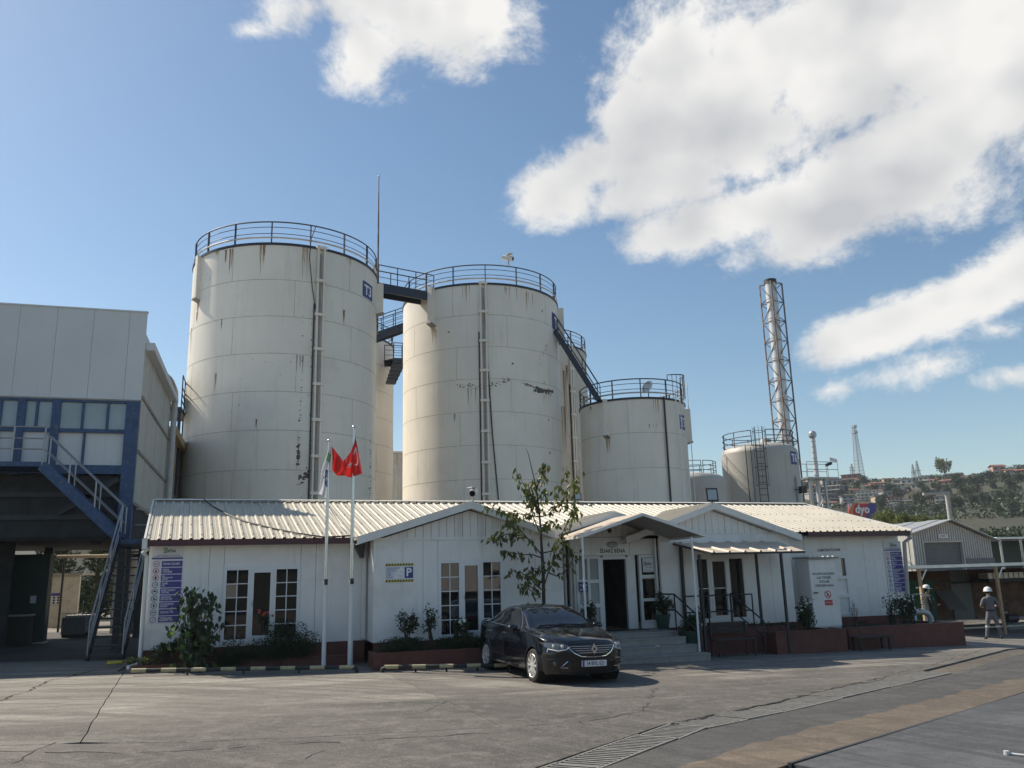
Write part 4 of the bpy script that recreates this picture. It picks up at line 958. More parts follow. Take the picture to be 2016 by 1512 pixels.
# parking sign
a, b = PY(759, 1110, YG), PY(814, 1145, YG); x0, x1, z1, z0 = a.x, b.x, a.z, b.z; y = YG-.004
t = thing('parking_sign', 'grey parking sign with hazard stripes and blue P on the wall', 'sign', (x0, y, z0))
part('board', MB().box(x0, x1, y-.01, y, z0, z1), 'sign_white', t); h = z1-z0; w_ = x1-x0; yf = y-.011
for za, zb in ((z1-h*.13, z1), (z0, z0+h*.13)):
    part('stripe_band', MB().box(x0, x1, yf-.002, yf, za, zb), 'hazard_yellow', t)
    for k in range(10):
        xa = x0+w_*k/10; part('stripe', MB().prism([(xa, yf-.003, za), (xa+w_*.05, yf-.003, za), (min(x1, xa+w_*.08), yf-.003, zb), (xa+w_*.03, yf-.003, zb)], (0, -.001, 0)), 'black_paint', t)
part('letter_panel', MB().box(x1-w_*.32, x1-w_*.02, yf-.002, yf, z0+h*.2, z1-h*.2), 'sign_blue', t)
text('P', h*.62, (x1-w_*.17, yf-.004, (z0+z1)/2), 'text_white', t, bold=.008)
for k, s in enumerate(('ARAÇLARINIZI', 'PERONDA', 'GERİ', 'PARK', 'EDİNİZ')): text(s, h*.115, (x0+w_*.03, yf-.003, z1-h*(.25+.125*k)), 'sign_purple', t, align='LEFT')
for k in range(3):
    cx = x0+w_*(.38+.085*k); cz = z0+h*(.26+.2*k); part('car_symbol', MB().prism([(cx-.08, yf-.002, cz-.025), (cx+.08, yf-.002, cz-.025), (cx+.08, yf-.002, cz+.01), (cx+.05, yf-.002, cz+.015), (cx+.03, yf-.002, cz+.045), (cx-.04, yf-.002, cz+.045), (cx-.065, yf-.002, cz+.015), (cx-.08, yf-.002, cz+.01)], (0, -.001, 0)), 'text_white', t)
# company plate in the side light, sticker on the door leaf
a, b = PY(1256, 1099, YE-.06), PY(1281, 1126, YE-.06)
t = thing('company_plate', 'white company plate with green mark on the entrance side light', 'sign', (a.x, YE-.06, b.z))
xa = (s0+s1)/2-.17
part('plate', MB().box(xa, xa+.34, YE-.06, YE-.05, b.z, a.z), 'sign_white', t); logo(xa+.03, (a.z+b.z)/2+.04, .1, YE-.062, t)
text('Biodizel', .06, (xa+.2, YE-.063, (a.z+b.z)/2-.06), 'sign_green', t); text('SOLVENT DEPOLAMA', .028, (xa+.17, YE-.063, b.z+.04), 'text_dark', t)
a = PY(1140, 1146, YE-.06); t = thing('push_sticker', 'blue push sticker on the glazed door leaf', 'sticker', (a.x, YE-.06, a.z))
part('sheet', MB().box(a.x-.01, a.x+.24, YE-.06, YE-.056, a.z-.26, a.z), 'sign_blue', t); text('itiniz', .11, (a.x+.115, YE-.062, a.z-.08), 'text_white', t); text('push', .11, (a.x+.115, YE-.062, a.z-.19), 'text_white', t)
# gas cylinder cabinet
gy = 20.95; a, b = PY(1590, 1101, gy), PY(1640, 1101, gy); zc = PY(1608, 1234, gy).z
gc = thing('gas_cabinet', 'white upright gas cylinder cabinet with warning sign by the laboratory', 'cabinet', (a.x, gy, zc)); x0, x1, z1 = a.x, a.x+.92, a.z
part('body', MB().box(x0, x1, gy+.02, gy+.6, zc-.35, z1), 'white_paint', gc); part('door', MB().box(x0+.01, x1-.01, gy-.02, gy+.018, zc, z1-.02), 'wall_white', gc)
part('handle', MB().box(x0+.06, x0+.2, gy-.06, gy-.03, (zc+z1)/2-.02, (zc+z1)/2+.01), 'dark_steel', gc)
for k in range(6): part('roof_rib', MB().box(x0-.04+k*.165, x0+.07+k*.165, gy-.12, gy+.66, z1+.055, z1+.085), 'white_paint', gc)
part('roof_sheet', MB().box(x0-.05, x1+.05, gy-.12, gy+.66, z1+.01, z1+.055), 'seam_dark', gc)
for k, s in enumerate(('DOLAPTA BULUNAN', 'GAZ TÜPLERİ', 'KODLARI', 'HİDROJEN-HAVA')): text(s, .092, ((x0+x1)/2, gy-.023, z1-.42-.11*k), 'text_dark', gc, bold=.002, wscale=.85)
cx, cz = (x0+x1)/2+.08, z1-1.0
part('ban_ring', MB().lathe([(.11, -.004), (.11, -.001), (.085, -.001), (.085, -.004), (.11, -.004)], (cx, gy-.02, cz), 24, 'y'), 'sign_red', gc)
part('ban_bar', MB().bar((cx-.07, gy-.0225, cz+.07), (cx+.07, gy-.0225, cz-.07), .004, .022), 'sign_red', gc); part('flame_symbol', MB().prism([(cx-.035, gy-.021, cz-.05), (cx+.035, gy-.021, cz-.05), (cx+.02, gy-.021, cz+.01), (cx, gy-.021, cz+.07), (cx-.03, gy-.021, cz)], (0, -.001, 0)), 'text_dark', gc)
part('red_plate', MB().box(cx-.13, cx+.13, gy-.024, gy-.0205, cz-.3, cz-.15), 'sign_red', gc); text('ATEŞLE YAKLAŞMA\nSİGARA İÇİLMEZ', .026, (cx, gy-.026, cz-.225), 'text_white', gc)
# ------------------------------------------------------------------ cameras and floodlights on the roof
def cctv(label, p, s=1., yaw=.4):
    t = thing('security_camera', label, 'camera', p, 'roof security cameras'); p = Vector(p)
    d = Vector((-math.sin(yaw)*.9, -math.cos(yaw), -.25)).normalized()
    part('bracket', MB().tube([p, p+Vector((0, -.02, .16*s)), p+Vector((0, -.05, .22*s))], .025*s, 8), 'grey_pipe', t)
    c = p+Vector((0, -.05, .27*s)); part('housing', MB().tube([c-d*.22*s, c+d*.16*s], .085*s, 12), 'white_paint', t, 50); part('lens', MB().tube([c+d*.155*s, c+d*.17*s], .065*s, 12), 'dark_void', t)
    part('sun_shield', MB().hexa([c+Vector((-.09, -.25, .09))*s, c+Vector((.09, -.25, .09))*s, c+Vector((.09, .2, .12))*s, c+Vector((-.09, .2, .12))*s], [c+Vector((-.09, -.25, .1))*s, c+Vector((.09, -.25, .1))*s, c+Vector((.09, .2, .13))*s, c+Vector((-.09, .2, .13))*s]), 'white_paint', t)
cctv('white security camera on the peak of the first gable', PY(931, 994, YG-.22), 1.15)
def flood(label, p, s, tilt=.15):
    t = thing('floodlight', label, 'floodlight', p, 'floodlights on the office roof'); p = Vector(p)
    part('stand', MB().tube([p, p+Vector((0, 0, .14*s))], .02, 6), 'dark_steel', t)
    c = p+Vector((0, 0, .38*s)); part('housing', MB().hexa([c+Vector((-.24, -.05, -.25))*s, c+Vector((.24, -.05, -.25))*s, c+Vector((.2, .1, -.2))*s, c+Vector((-.2, .1, -.2))*s], [c+Vector((-.24, -.01, .25))*s, c+Vector((.24, -.01, .25))*s, c+Vector((.2, .12, .2))*s, c+Vector((-.2, .12, .2))*s]), 'dark_steel', t)
    part('glass', MB().hexa([c+Vector((-.18, -.055, -.18))*s, c+Vector((.18, -.055, -.18))*s, c+Vector((.18, -.045, -.18))*s, c+Vector((-.18, -.045, -.18))*s], [c+Vector((-.18, -.025, .19))*s, c+Vector((.18, -.025, .19))*s, c+Vector((.18, -.015, .19))*s, c+Vector((-.18, -.015, .19))*s]), 'window_pale', t)
flood('square black floodlight on the peak of the third gable', PY(1403, 995, YH-.1), .78)
t = PY(1138, 989, 25.4); flood('small flat black floodlight on the ridge behind the young tree', t, .5)
# ------------------------------------------------------------------ storage tanks
def cyl(c, r, a, z, d=0.): return Vector((c[0]+(r+d)*math.sin(a), c[1]-(r+d)*math.cos(a), z))   # a = 0 faces -Y
def cyl_hit(px, py, c, r):
    d = ray(px, py); o = Vector((CAM.x-c[0], CAM.y-c[1])); dx, dy = d.x, d.y
    A = dx*dx+dy*dy; B = 2*(o.x*dx+o.y*dy); Cc = o.x**2+o.y**2-r*r; disc = max(0, B*B-4*A*Cc); t = (-B-math.sqrt(disc))/(2*A)
    p = CAM+d*t; return math.atan2(p.x-c[0], -(p.y-c[1])), p.z
SEG = 96
def tank(label, c, r, H, courses, m='tank_cream', posts=16, rail=True, dome=False, gap=None, z0=-.3, seg=SEG):
    t = thing('storage_tank', label, 'tank', (c[0], c[1], z0), 'storage tanks behind the office')
    ch = (H-z0)/courses
    prof = [(r-.010, 0), (r, .018), (r, ch-.018), (r-.010, ch)]
    me = MB().lathe(prof, (0, 0, 0), seg).mesh('shell_ring', Vector(), 20)
    me.materials.append(MATS[m])
    for k in range(courses):
        o = link('shell_ring', me, None, t); o.location = (0, 0, ch*k); o.rotation_euler = (0, 0, .7*k)
    if dome: part('dome_roof', MB().lathe([(r-.01, H), (r*.985, H+.12), (r*.93, H+.3), (r*.82, H+.45), (r*.5, H+.62), (.01, H+.7)], (c[0], c[1], 0), seg), m, t, 30)
    else:
        part('cone_roof', MB().lathe([(r-.01, H), (.01, H+.5)], (c[0], c[1], 0), seg), m, t, 30)
        part('top_curb', MB().lathe([(r-.03, H-.07), (r+.05, H-.07), (r+.05, H+.05), (r-.03, H+.05), (r-.03, H-.07)], (c[0], c[1], 0), seg), 'navy_steel', t, 30)
    # upright weld seams, staggered from course to course
    wm = MB().lathe([(r-.01, -.016), (r+.005, -.014), (r+.005, .014), (r-.01, .016)], (0, 0, 0), seg).mesh('weld_ring', Vector(), 20); wm.materials.append(MATS['weld'])
    vm = MB().box(-.010, .010, -r-.004, -r+.02, .02, ch-.02).mesh('weld_seam'); vm.materials.append(MATS['weld'])
    for k in range(1, courses):
        o = link('weld_ring', wm, None, t); o.location = (0, 0, ch*k)
        for j in range(5): o = link('weld_seam', vm, None, t); o.location = (0, 0, ch*k); o.rotation_euler = (0, 0, k*.61+j*1.257+.2)
    if rail: railing(t, c, r-.05, H+.05, posts, gap)
    return t
def railing(t, c, r, z, n, gap=None, h=1.1, m='navy_steel', mids=(.45, .75)):
    def arc(zz, rad, r_=r):
        if gap: a0, a1 = gap[1], gap[0]+2*math.pi; k = 72; return [cyl(c, r_, a0+(a1-a0)*i/k, zz) for i in range(k+1)]
        return [cyl(c, r_, 2*math.pi*i/80, zz) for i in range(80)]
    part('top_rail', MB().tube(arc(z+h, 0), .035, 6, closed=not gap), m, t)
    for q in mids: part('middle_rail', MB().tube(arc(z+h*q, 0), .018, 6, closed=not gap), m, t)
    part('spray_pipe', MB().tube(arc(z+.28, 0, r+.02), .045, 6, closed=not gap), 'grey_pipe', t)
    for i in range(n):
        a = 2*math.pi*(i+.5)/n
        if gap and gap[0] < a < gap[1]: continue
        p = cyl(c, r, a, z); q = Vector((math.cos(a), math.sin(a), 0))*.05; part('post', MB().bar(p, p+Vector((0, 0, h)), .05, .09, Vector((math.sin(a), -math.cos(a), 0))), m, t)
def fin(t, c, r, px, py0, py1, w_=.30, d=.34):     # upright box bracket on the shell
    a, z1 = cyl_hit(px, py0, c, r); _, z0 = cyl_hit(px, py1, c, r); n = Vector((math.sin(a), -math.cos(a), 0)); s_ = Vector((math.cos(a), math.sin(a), 0)); p = Vector((c[0], c[1], 0))+n*r
    b = [p+s_*(-w_/2)-n*.05, p+s_*(w_/2)-n*.05, p+s_*(w_/2)+n*d, p+s_*(-w_/2)+n*d]
    part('foam_box', MB().hexa([q+Vector((0, 0, z0 if i < 2 else z0+.12)) for i, q in enumerate(b)], [q+Vector((0, 0, z1)) for q in b]), 'tank_cream', t)
    part('box_base', MB().hexa([p+s_*(-w_/2-.06)-n*.02+Vector((0, 0, z0-.06)), p+s_*(w_/2+.06)-n*.02+Vector((0, 0, z0-.06)), p+s_*(w_/2+.06)+n*(d+.05)+Vector((0, 0, z0+.06)), p+s_*(-w_/2-.06)+n*(d+.05)+Vector((0, 0, z0+.06))], [p+s_*(-w_/2-.06)-n*.02+Vector((0, 0, z0)), p+s_*(w_/2+.06)-n*.02+Vector((0, 0, z0)), p+s_*(w_/2+.06)+n*(d+.05)+Vector((0, 0, z0+.11)), p+s_*(-w_/2-.06)+n*(d+.05)+Vector((0, 0, z0+.11))]), 'seam_dark', t)
    mbx = MB()                                      # dirty run below the bracket
    for k, (dx, ln) in enumerate(((-.12, .5), (-.05, .9), (.04, .7), (.11, .35))):
        aa = a+dx/r; mbx.add([cyl(c, r, aa-.03/r, z0-.05, .006), cyl(c, r, aa+.03/r, z0-.05, .006), cyl(c, r, aa+.008/r, z0-ln, .006), cyl(c, r, aa-.008/r, z0-ln, .006)], [(0, 1, 2, 3)])
    part('rust_run', mbx, 'rust_pale', t, kind='stuff')
def duct(t, c, r, px, py, ztop, zbot=.0, m='tank_cream', w_=.30, step=1.72, dark=False):
    a, _ = cyl_hit(px, py, c, r); zz = ztop
    for s_ in (-1, 1): part('duct_rail', MB().bar(cyl(c, r, a+s_*w_/2/r, zbot, .13), cyl(c, r, a+s_*w_/2/r, ztop, .13), .09, .09, (math.sin(a), -math.cos(a), 0)), m, t)
    part('cable', MB().bar(cyl(c, r, a, zbot, .09), cyl(c, r, a, ztop-.4, .09), .10, .04, (math.sin(a), -math.cos(a), 0)), 'seam_dark', t)
    part('cable', MB().tube([cyl(c, r, a-(w_*.5+.13)/r, zbot, .05), cyl(c, r, a-(w_*.5+.12)/r, ztop-3, .05)], .035, 6), 'dark_steel', t)
    while zz > zbot:
        part('duct_bracket', MB().bar(cyl(c, r, a-(w_/2+.1)/r, zz-.1, .15), cyl(c, r, a+(w_/2+.1)/r, zz-.1, .15), .14, .14), m, t); zz -= step
def label_box(t, c, r, s, px0, px1, py0, py1, size):
    a0, z1 = cyl_hit(px0, py0, c, r); a1, _ = cyl_hit(px1, py0, c, r); _, z0 = cyl_hit((px0+px1)/2, py1, c, r)
    if (a1-a0)*r < size: a1 = a0+size/r
    n = 10; mb = MB()
    for i in range(n+1):
        a = a0+(a1-a0)*i/n; mb.v += [cyl(c, r, a, z0, .010), cyl(c, r, a, z1, .010)]
    for i in range(n): mb.f.append((2*i, 2*i+2, 2*i+3, 2*i+1))
    part('number_plate', mb, 'sign_blue', t); am, zm = (a0+a1)/2, (z0+z1)/2
    text(s, (z1-z0)*.86, (0, 0, 0), 'text_white', t, bold=.02, fn=lambda x, y: cyl(c, r, am+x/r, zm+y-.03, .02), wscale=min(1, .8*(a1-a0)*r/((z1-z0)*1.0)))
def stain_run(t, c, r, px, py0, py1, w_, m='rust', n=3, seed=0):
    rr = random.Random(seed); a, z1 = cyl_hit(px, py0, c, r); _, z0 = cyl_hit(px, py1, c, r); mb = MB()
    for k in range(n):
        aa = a+rr.uniform(-w_, w_)/r; z_b = z1+(z0-z1)*rr.uniform(.4, 1); ww = rr.uniform(.012, .035)
        pts = 6
        for i in range(pts+1):
            q = i/pts; wq = ww*(1-q*.85)*(1+rr.uniform(-.3, .3)); z = z1+(z_b-z1)*q; mb.v += [cyl(c, r, aa-wq/r, z, .006+k*.0006), cyl(c, r, aa+wq/r, z, .006+k*.0006)]
        o = len(mb.v)-2*(pts+1)
        for i in range(pts): mb.f.append((o+2*i, o+2*i+1, o+2*i+3, o+2*i+2))
    part('rust_run', mb, m, t, kind='stuff')
def scuffs(t, c, r, pts, spread, n, seed, smin=.02, smax=.12, m='scuff'):
    rr = random.Random(seed); mb = MB()
    for k in range(n):
        q = rr.random()*(len(pts)-1); i = min(len(pts)-2, int(q)); f_ = q-i; px = pts[i][0]+(pts[i+1][0]-pts[i][0])*f_; py = pts[i][1]+(pts[i+1][1]-pts[i][1])*f_
        a, z = cyl_hit(px, py, c, r); z += rr.gauss(0, spread); w_ = rr.uniform(smin, smax); h = rr.uniform(.3, .8)*w_; nn = 6; o = len(mb.v)
        for j in range(nn): th = 2*math.pi*j/nn; k2 = rr.uniform(.5, 1); mb.v.append(cyl(c, r, a+w_*k2*math.cos(th)/r, z+h*k2*math.sin(th), .006+.00003*k))
        mb.f.append(tuple(o+j for j in range(nn)))
    part('paint_scuff', mb, m, t, kind='stuff')
# T3
c3, r3, H3 = (.95, 43.99), 4.76, 18.0
t3 = tank('tall cream tank marked T3, largest and leftmost, with roof railing', c3, r3, H3, 10)
fin(t3, c3, r3, 396, 506, 590, .26, .22); fin(t3, c3, r3, 741.5, 560, 625, .3, .36); duct(t3, c3, r3, 626, 700, H3+.1)
label_box(t3, c3, r3, 'T3', 714, 733, 551, 588, .9)
for i, (px, a, b, w_, m) in enumerate(((445, 492, 520, .05, 'rust'), (456, 490, 545, .08, 'rust'), (428, 495, 510, .1, 'rust_pale'), (517, 481, 515, .12, 'rust'), (520, 481, 560, .35, 'rust_pale'), (594, 485, 560, .3, 'rust_pale'), (677, 610, 640, .05, 'rust'), (388, 615, 650, .05, 'rust'), (437, 628, 650, .03, 'rust'), (378, 645, 720, .2, 'rust_pale'), (425, 735, 770, .05, 'rust_pale'), (505, 825, 850, .03, 'rust'), (690, 505, 530, .3, 'rust_pale'), (590, 700, 740, .25, 'seam_dark'))): stain_run(t3, c3, r3, px, a, b, w_, m, 4, i)
scuffs(t3, c3, r3, [(594, 600), (595, 728), (592, 800), (588, 850)], .5, 22, 3, .02, .07); scuffs(t3, c3, r3, [(588, 885), (586, 905)], .25, 28, 4, .04, .13); scuffs(t3, c3, r3, [(613, 640), (612, 760), (612, 980)], .9, 60, 5, .015, .045); scuffs(t3, c3, r3, [(587, 930), (610, 930), (585, 955)], .12, 30, 6, .04, .14); scuffs(t3, c3, r3, [(728, 880), (730, 940), (725, 975)], .6, 50, 7, .02, .1)
scuffs(t3, c3, r3, [(400, 560), (480, 800), (560, 700), (680, 900), (450, 950)], 1.5, 40, 8, .01, .05)
# wavy cable from the railing down the shell
a0, _ = cyl_hit(612, 470, c3, r3)
part('cable', MB().tube([cyl(c3, r3, a0+.05, H3+1.15, .05), cyl(c3, r3, a0, H3+.4, .06), cyl(c3, r3, a0-.01, H3-.6, .05), cyl(c3, r3, a0+.03, H3-2.2, .05), cyl(c3, r3, a0+.08, H3-3.4, .05)], .02, 6), 'black_paint', t3)
# lightning rod on T3
a, z = cyl_hit(742, 520, c3, r3); p = Vector((c3[0]+r3+.12, c3[1]+.3, 0)); zt = PY(744, 347, p.y).z
t = thing('lightning_rod', 'tall thin lightning rod rising beside the T3 tank', 'lightning rod', (p.x, p.y, 15.2))
part('mast', MB().tube([(p.x, p.y, 15.2), (p.x, p.y, zt-3), (p.x, p.y, zt)], [.06, .05, .02], 8), 'truss_rust', t); part('tip', MB().sphere((p.x, p.y, zt), .06, n=8, m=6), 'galv', t); part('clamp', MB().box(p.x-.2, p.x+.03, p.y-.04, p.y+.04, H3+.9, H3+1.0), 'navy_steel', t)
# T4
c4, r4, H4 = (12.83, 48.33), 4.83, 18.4
t4 = tank('tall cream tank marked T4, with a dark wavy scuff band', c4, r4, H4, 10)
fin(t4, c4, r4, 852.5, 568, 642); fin(t4, c4, r4, 1100.5, 608, 676, .3, .38); duct(t4, c4, r4, 954, 750, H4+.1)
label_box(t4, c4, r4, 'T4', 1086, 1098, 613, 650, .95)
scuffs(t4, c4, r4, [(895, 758), (930, 762), (960, 760), (990, 752), (1005, 747)], .08, 110, 11, .02, .07); scuffs(t4, c4, r4, [(1025, 753), (1045, 760), (1062, 765)], .04, 60, 12, .02, .08); scuffs(t4, c4, r4, [(1056, 764), (1072, 769), (1089, 771)], .04, 130, 13, .04, .12); scuffs(t4, c4, r4, [(1050, 768), (1085, 776)], .04, 90, 14, .03, .11); scuffs(t4, c4, r4, [(1060, 720), (1072, 690), (1078, 682)], .15, 40, 15, .02, .06, 'rust_pale')
for i, (px, a, b, w_, m) in enumerate(((1075, 778, 800, .3, 'rust_pale'), (930, 765, 800, .3, 'rust_pale'), (855, 650, 690, .2, 'rust_pale'), (895, 815, 835, .03, 'seam_dark'), (1005, 565, 600, .4, 'rust_pale'), (920, 560, 600, .3, 'rust_pale'), (1040, 575, 620, .4, 'rust_pale'))): stain_run(t4, c4, r4, px, a, b, w_, m, 4, 40+i)
for (px, py) in ((1067, 612), (1009, 716), (1071, 752), (883, 655), (1080, 825), (1082, 891)): scuffs(t4, c4, r4, [(px, py), (px+.5, py)], .05, 4, px, .04, .1)
a1, z1_ = cyl_hit(961, 728, c4, r4); a2, z2_ = cyl_hit(981, 984, c4, r4)
part('cable', MB().tube([cyl(c4, r4, a1, z1_, .06), cyl(c4, r4, (a1+a2)/2-.01, (z1_+z2_)/2, .06), cyl(c4, r4, a2, z2_, .06)], .035, 6), 'dark_steel', t4); part('cable', MB().tube([cyl(c4, r4, a1-.04, H4-.3, .05), cyl(c4, r4, a1-.01, H4-4, .05), cyl(c4, r4, a1, z1_, .05)], .015, 6), 'dark_steel', t4)
cctv('white security camera on the T4 tank railing', cyl(c4, r4, .0, H4+1.15)+Vector((.45, 0, 0)), 1.7, -1.0)
# tanks in the second row
c1, r1 = (4.15, 60.4), 5.0
tb = tank('plain cream tank half hidden behind T3', c1, r1, 18.6, 10, posts=18)
c2, r2 = (19.3, 60.2), 5.0
tb2 = tank('rust-streaked cream tank showing between T4 and the shorter tank', c2, r2, 18.6, 10, m='tank_rusty', posts=18)
for i, (px, a, b, w_) in enumerate(((1112, 730, 900, .3), (1125, 760, 930, .4), (1108, 800, 960, .2), (1118, 720, 780, .5))): stain_run(tb2, c2, r2, px, a, b, w_, 'rust', 7, 60+i)
duct(tb2, c2, r2, 1126, 800, 18.6, w_=.2)
# T5
c5, r5, H5 = (21.8, 46.11), 3.22, 11.9
t5 = tank('shorter cream tank right of T4 with ladder and satellite dish', c5, r5, H5, 6, posts=12)
fin(t5, c5, r5, 1193, 787, 862, .22, .26); fin(t5, c5, r5, 1351, 806, 870, .22, .3)
label_box(t5, c5, r5, 'T5', 1337, 1347, 815, 845, .8)
a, _ = cyl_hit(1312, 880, c5, r5); part('drain_pipe', MB().tube([cyl(c5, r5, a, H5+.1, .08), cyl(c5, r5, a, 0, .08)], .055, 8), 'dark_steel', t5)
for i, (px, a_, b_, w_) in enumerate(((1196, 865, 900, .15), (1290, 785, 830, .3), (1285, 835, 850, .3), (1165, 800, 815, .2))): stain_run(t5, c5, r5, px, a_, b_, w_, 'rust_pale', 4, 80+i)
def ladder(t, c, r, px, py, z0, z1, m, w_=.42, d=.22, step=.33, cage=True, cage_m=None, cage_r=.36, cz0=None):
    a, _ = cyl_hit(px, py, c, r)
    def q(s_, z, dd): 
        n = Vector((math.sin(a), -math.cos(a), 0)); sd = Vector((math.cos(a), math.sin(a), 0)); return Vector((c[0], c[1], z))+n*(r+dd)+sd*s_
    for s_ in (-1, 1): part('ladder_rail', MB().tube([q(s_*w_/2, z0, d), q(s_*w_/2, z1, d)], .028, 6), m, t)
    z = z0+.1
    while z < z1: part('rung', MB().tube([q(-w_/2, z, d), q(w_/2, z, d)], .016, 6), m, t); z += step
    if cage:
        hoops = []; z = cz0 or z0+1.5
        while z <= z1+.05:
            part('cage_hoop', MB().tube([q(-w_/2, z, d)] + [q(-cage_r*math.cos(R(k)), z, d+cage_r*1.5*math.sin(R(k))) for k in range(10, 171, 20)] + [q(w_/2, z, d)], .016, 5), cage_m or m, t); z += 1.15
        for k in (30, 60, 90, 120, 150): part('cage_bar', MB().tube([q(-cage_r*math.cos(R(k)), cz0 or z0+1.5, d+cage_r*1.5*math.sin(R(k))), q(-cage_r*math.cos(R(k)), z1, d+cage_r*1.5*math.sin(R(k)))], .014, 5), cage_m or m, t)
    return a
ladder(t5, c5, r5, 1335, 880, .0, H5+.6, 'white_paint', cage=False)
a, _ = cyl_hit(1338, 880, c5, r5); part('vent_pipe', MB().tube([cyl(c5, r5, a+.22, 0, .12), cyl(c5, r5, a+.22, H5+1.6, .12)], .03, 6).tube([cyl(c5, r5, a+.32, 0, .3), cyl(c5, r5, a+.32, H5+1.2, .3)], .025, 6), 'white_paint', t5)
hp = [cyl(c5, r5+.12, a+k*.035, H5+1.35) for k in range(-6, 8)]
part('gate_hoop', MB().tube([cyl(c5, r5, a-.22, H5+1.15)] + [cyl(c5, r5+.55*math.sin(math.pi*k/8), a-.22+.055*k, H5+1.45) for k in range(9)] + [cyl(c5, r5, a+.22, H5+1.15)], .03, 6), 'navy_steel', t5)
for k in range(1, 8): p = cyl(c5, r5+.55*math.sin(math.pi*k/8), a-.22+.055*k, H5+1.45); part('gate_bar', MB().tube([p, p+Vector((0, 0, -1.4))], .018, 5), 'navy_steel', t5)
a, z = cyl_hit(1278, 770, c5, r5); p = cyl(c5, r5-.15, a, H5+.1)
d = thing('satellite_dish', 'small white satellite dish behind the railing of the shorter tank', 'satellite dish', p)
dv = Vector((-.85, -.35, .35)).normalized(); e1 = dv.orthogonal().normalized(); e2 = dv.cross(e1); mb = MB(); cc = p+Vector((0, 0, .55))
for i in range(5):
    rr_ = .40*i/4
    for j in range(20): q = 2*math.pi*j/20; mb.v.append(cc+e1*rr_*math.cos(q)+e2*rr_*math.sin(q)+dv*(rr_*rr_*.45))
for i in range(4):
    for j in range(20): mb.f.append((i*20+j, i*20+(j+1) % 20, (i+1)*20+(j+1) % 20, (i+1)*20+j))
part('reflector', mb, 'white_paint', d, 60); part('mast', MB().tube([p, cc-dv*.05], .03, 6), 'dark_steel', d); part('feed_arm', MB().tube([cc-e2*.35, cc+dv*.4], .012, 5), 'dark_steel', d)
# T6 and the small grey tank
c6, r6, H6 = (32.03, 48.36), 2.48, 9.55
t6 = tank('grey domed tank marked T6 with a caged ladder', c6, r6, H6, 4, m='tank_grey', rail=False, dome=True, seg=64)
label_box(t6, c6, r6, 'T6', 1555, 1567, 888, 914, .75)
la = ladder(t6, c6, r6, 1499, 920, .5, H6+1.4, 'dark_steel', w_=.5, d=.2, cz0=7.2, cage_r=.42, step=.4)
part('drain_pipe', MB().tube([cyl(c6, r6, la-.35, .5, .1), cyl(c6, r6, la-.35, H6+.3, .1)], .03, 6).tube([cyl(c6, r6, la-.22, .5, .1), cyl(c6, r6, la-.22, H6+.2, .1)], .02, 6), 'dark_steel', t6)
railing(t6, c6, r6*.92, H6+.3, 9, (la-.18 if la > .18 else la+2*math.pi-.18, la+.18), 1.15, mids=(.35, .68)) if False else None
def part_rail(t, c, r, z, a0, a1, n, h=1.15):
    for q in (1., .68, .36): part('top_rail' if q == 1. else 'middle_rail', MB().tube([cyl(c, r, a0+(a1-a0)*i/50, z+h*q) for i in range(51)], .028, 6), 'navy_steel', t)
    for i in range(n+1): a = a0+(a1-a0)*i/n; p = cyl(c, r, a, z); part('post', MB().tube([p, p+Vector((0, 0, h))], .028, 6), 'navy_steel', t)
part_rail(t6, c6, r6*.93, H6+.15, la+.2, la+2*math.pi-.2, 11)
part('manhole', MB().lathe([(0, H6+1.0), (.3, H6+1.0), (.34, H6+.9), (.34, H6+.4)], (c6[0], c6[1]-.9, -.1), 20), 'tank_grey', t6, 30)
c7, r7 = (33.35, 60.2), 2.7; H7 = 9.0
t7 = tank('small grey domed tank behind the shorter cream tank', c7, r7, H7, 4, m='tank_grey', rail=False, dome=True, seg=64); part_rail(t7, c7, r7*.75, H7+.35, 0, 6.2, 11)
# ------------------------------------------------------------------ walkways and stairs between tanks
def bridge(label, a, b, w_=.9, gd=.5, h=1.1, nposts=4):
    a = Vector(a); b = Vector(b); t = thing('walkway_bridge', label, 'walkway', a, 'steel walkways between the tanks'); d = (b-a); sd = Vector((-d.y, d.x, 0)).normalized()*w_/2
    for s_ in (-1, 1):
        part('girder', MB().bar(a+sd*s_-Vector((0, 0, gd/2)), b+sd*s_-Vector((0, 0, gd/2)), .1, gd), 'navy_steel', t)
        part('top_rail', MB().tube([a+sd*s_+Vector((0, 0, h)), b+sd*s_+Vector((0, 0, h))], .03, 6), 'navy_steel', t)
        for q in (.35, .68): part('middle_rail', MB().tube([a+sd*s_+Vector((0, 0, h*q)), b+sd*s_+Vector((0, 0, h*q))], .018, 6), 'navy_steel', t)
        for i in range(nposts): p = a+d*(i/(nposts-1))+sd*s_; part('post', MB().bar(p, p+Vector((0, 0, h)), .05, .05, (0, 1, 0)), 'navy_steel', t)
    part('deck', MB().bar(a-Vector((0, 0, .03)), b-Vector((0, 0, .03)), w_, .04), 'navy_steel', t); return t
bridge('upper dark walkway linking the roofs of T3 and T4', (5.75, 44.75, 18.2), (9.1, 45.75, 18.2))
bridge('lower sloping dark walkway between T3 and T4', PY(728, 662, 53.5), PY(800, 637, 53.5), nposts=4)
bridge('short dark landing seen in the gap beside the hidden tank', PY(766, 707, 56), PY(800, 708, 57), gd=.45, nposts=3)
t = thing('tank_stair', 'small dark stair winding round the hidden tank behind T3', 'stairs', PY(775, 752, 56))
st0 = PY(785, 716, 56); st1 = PY(773, 754, 56)
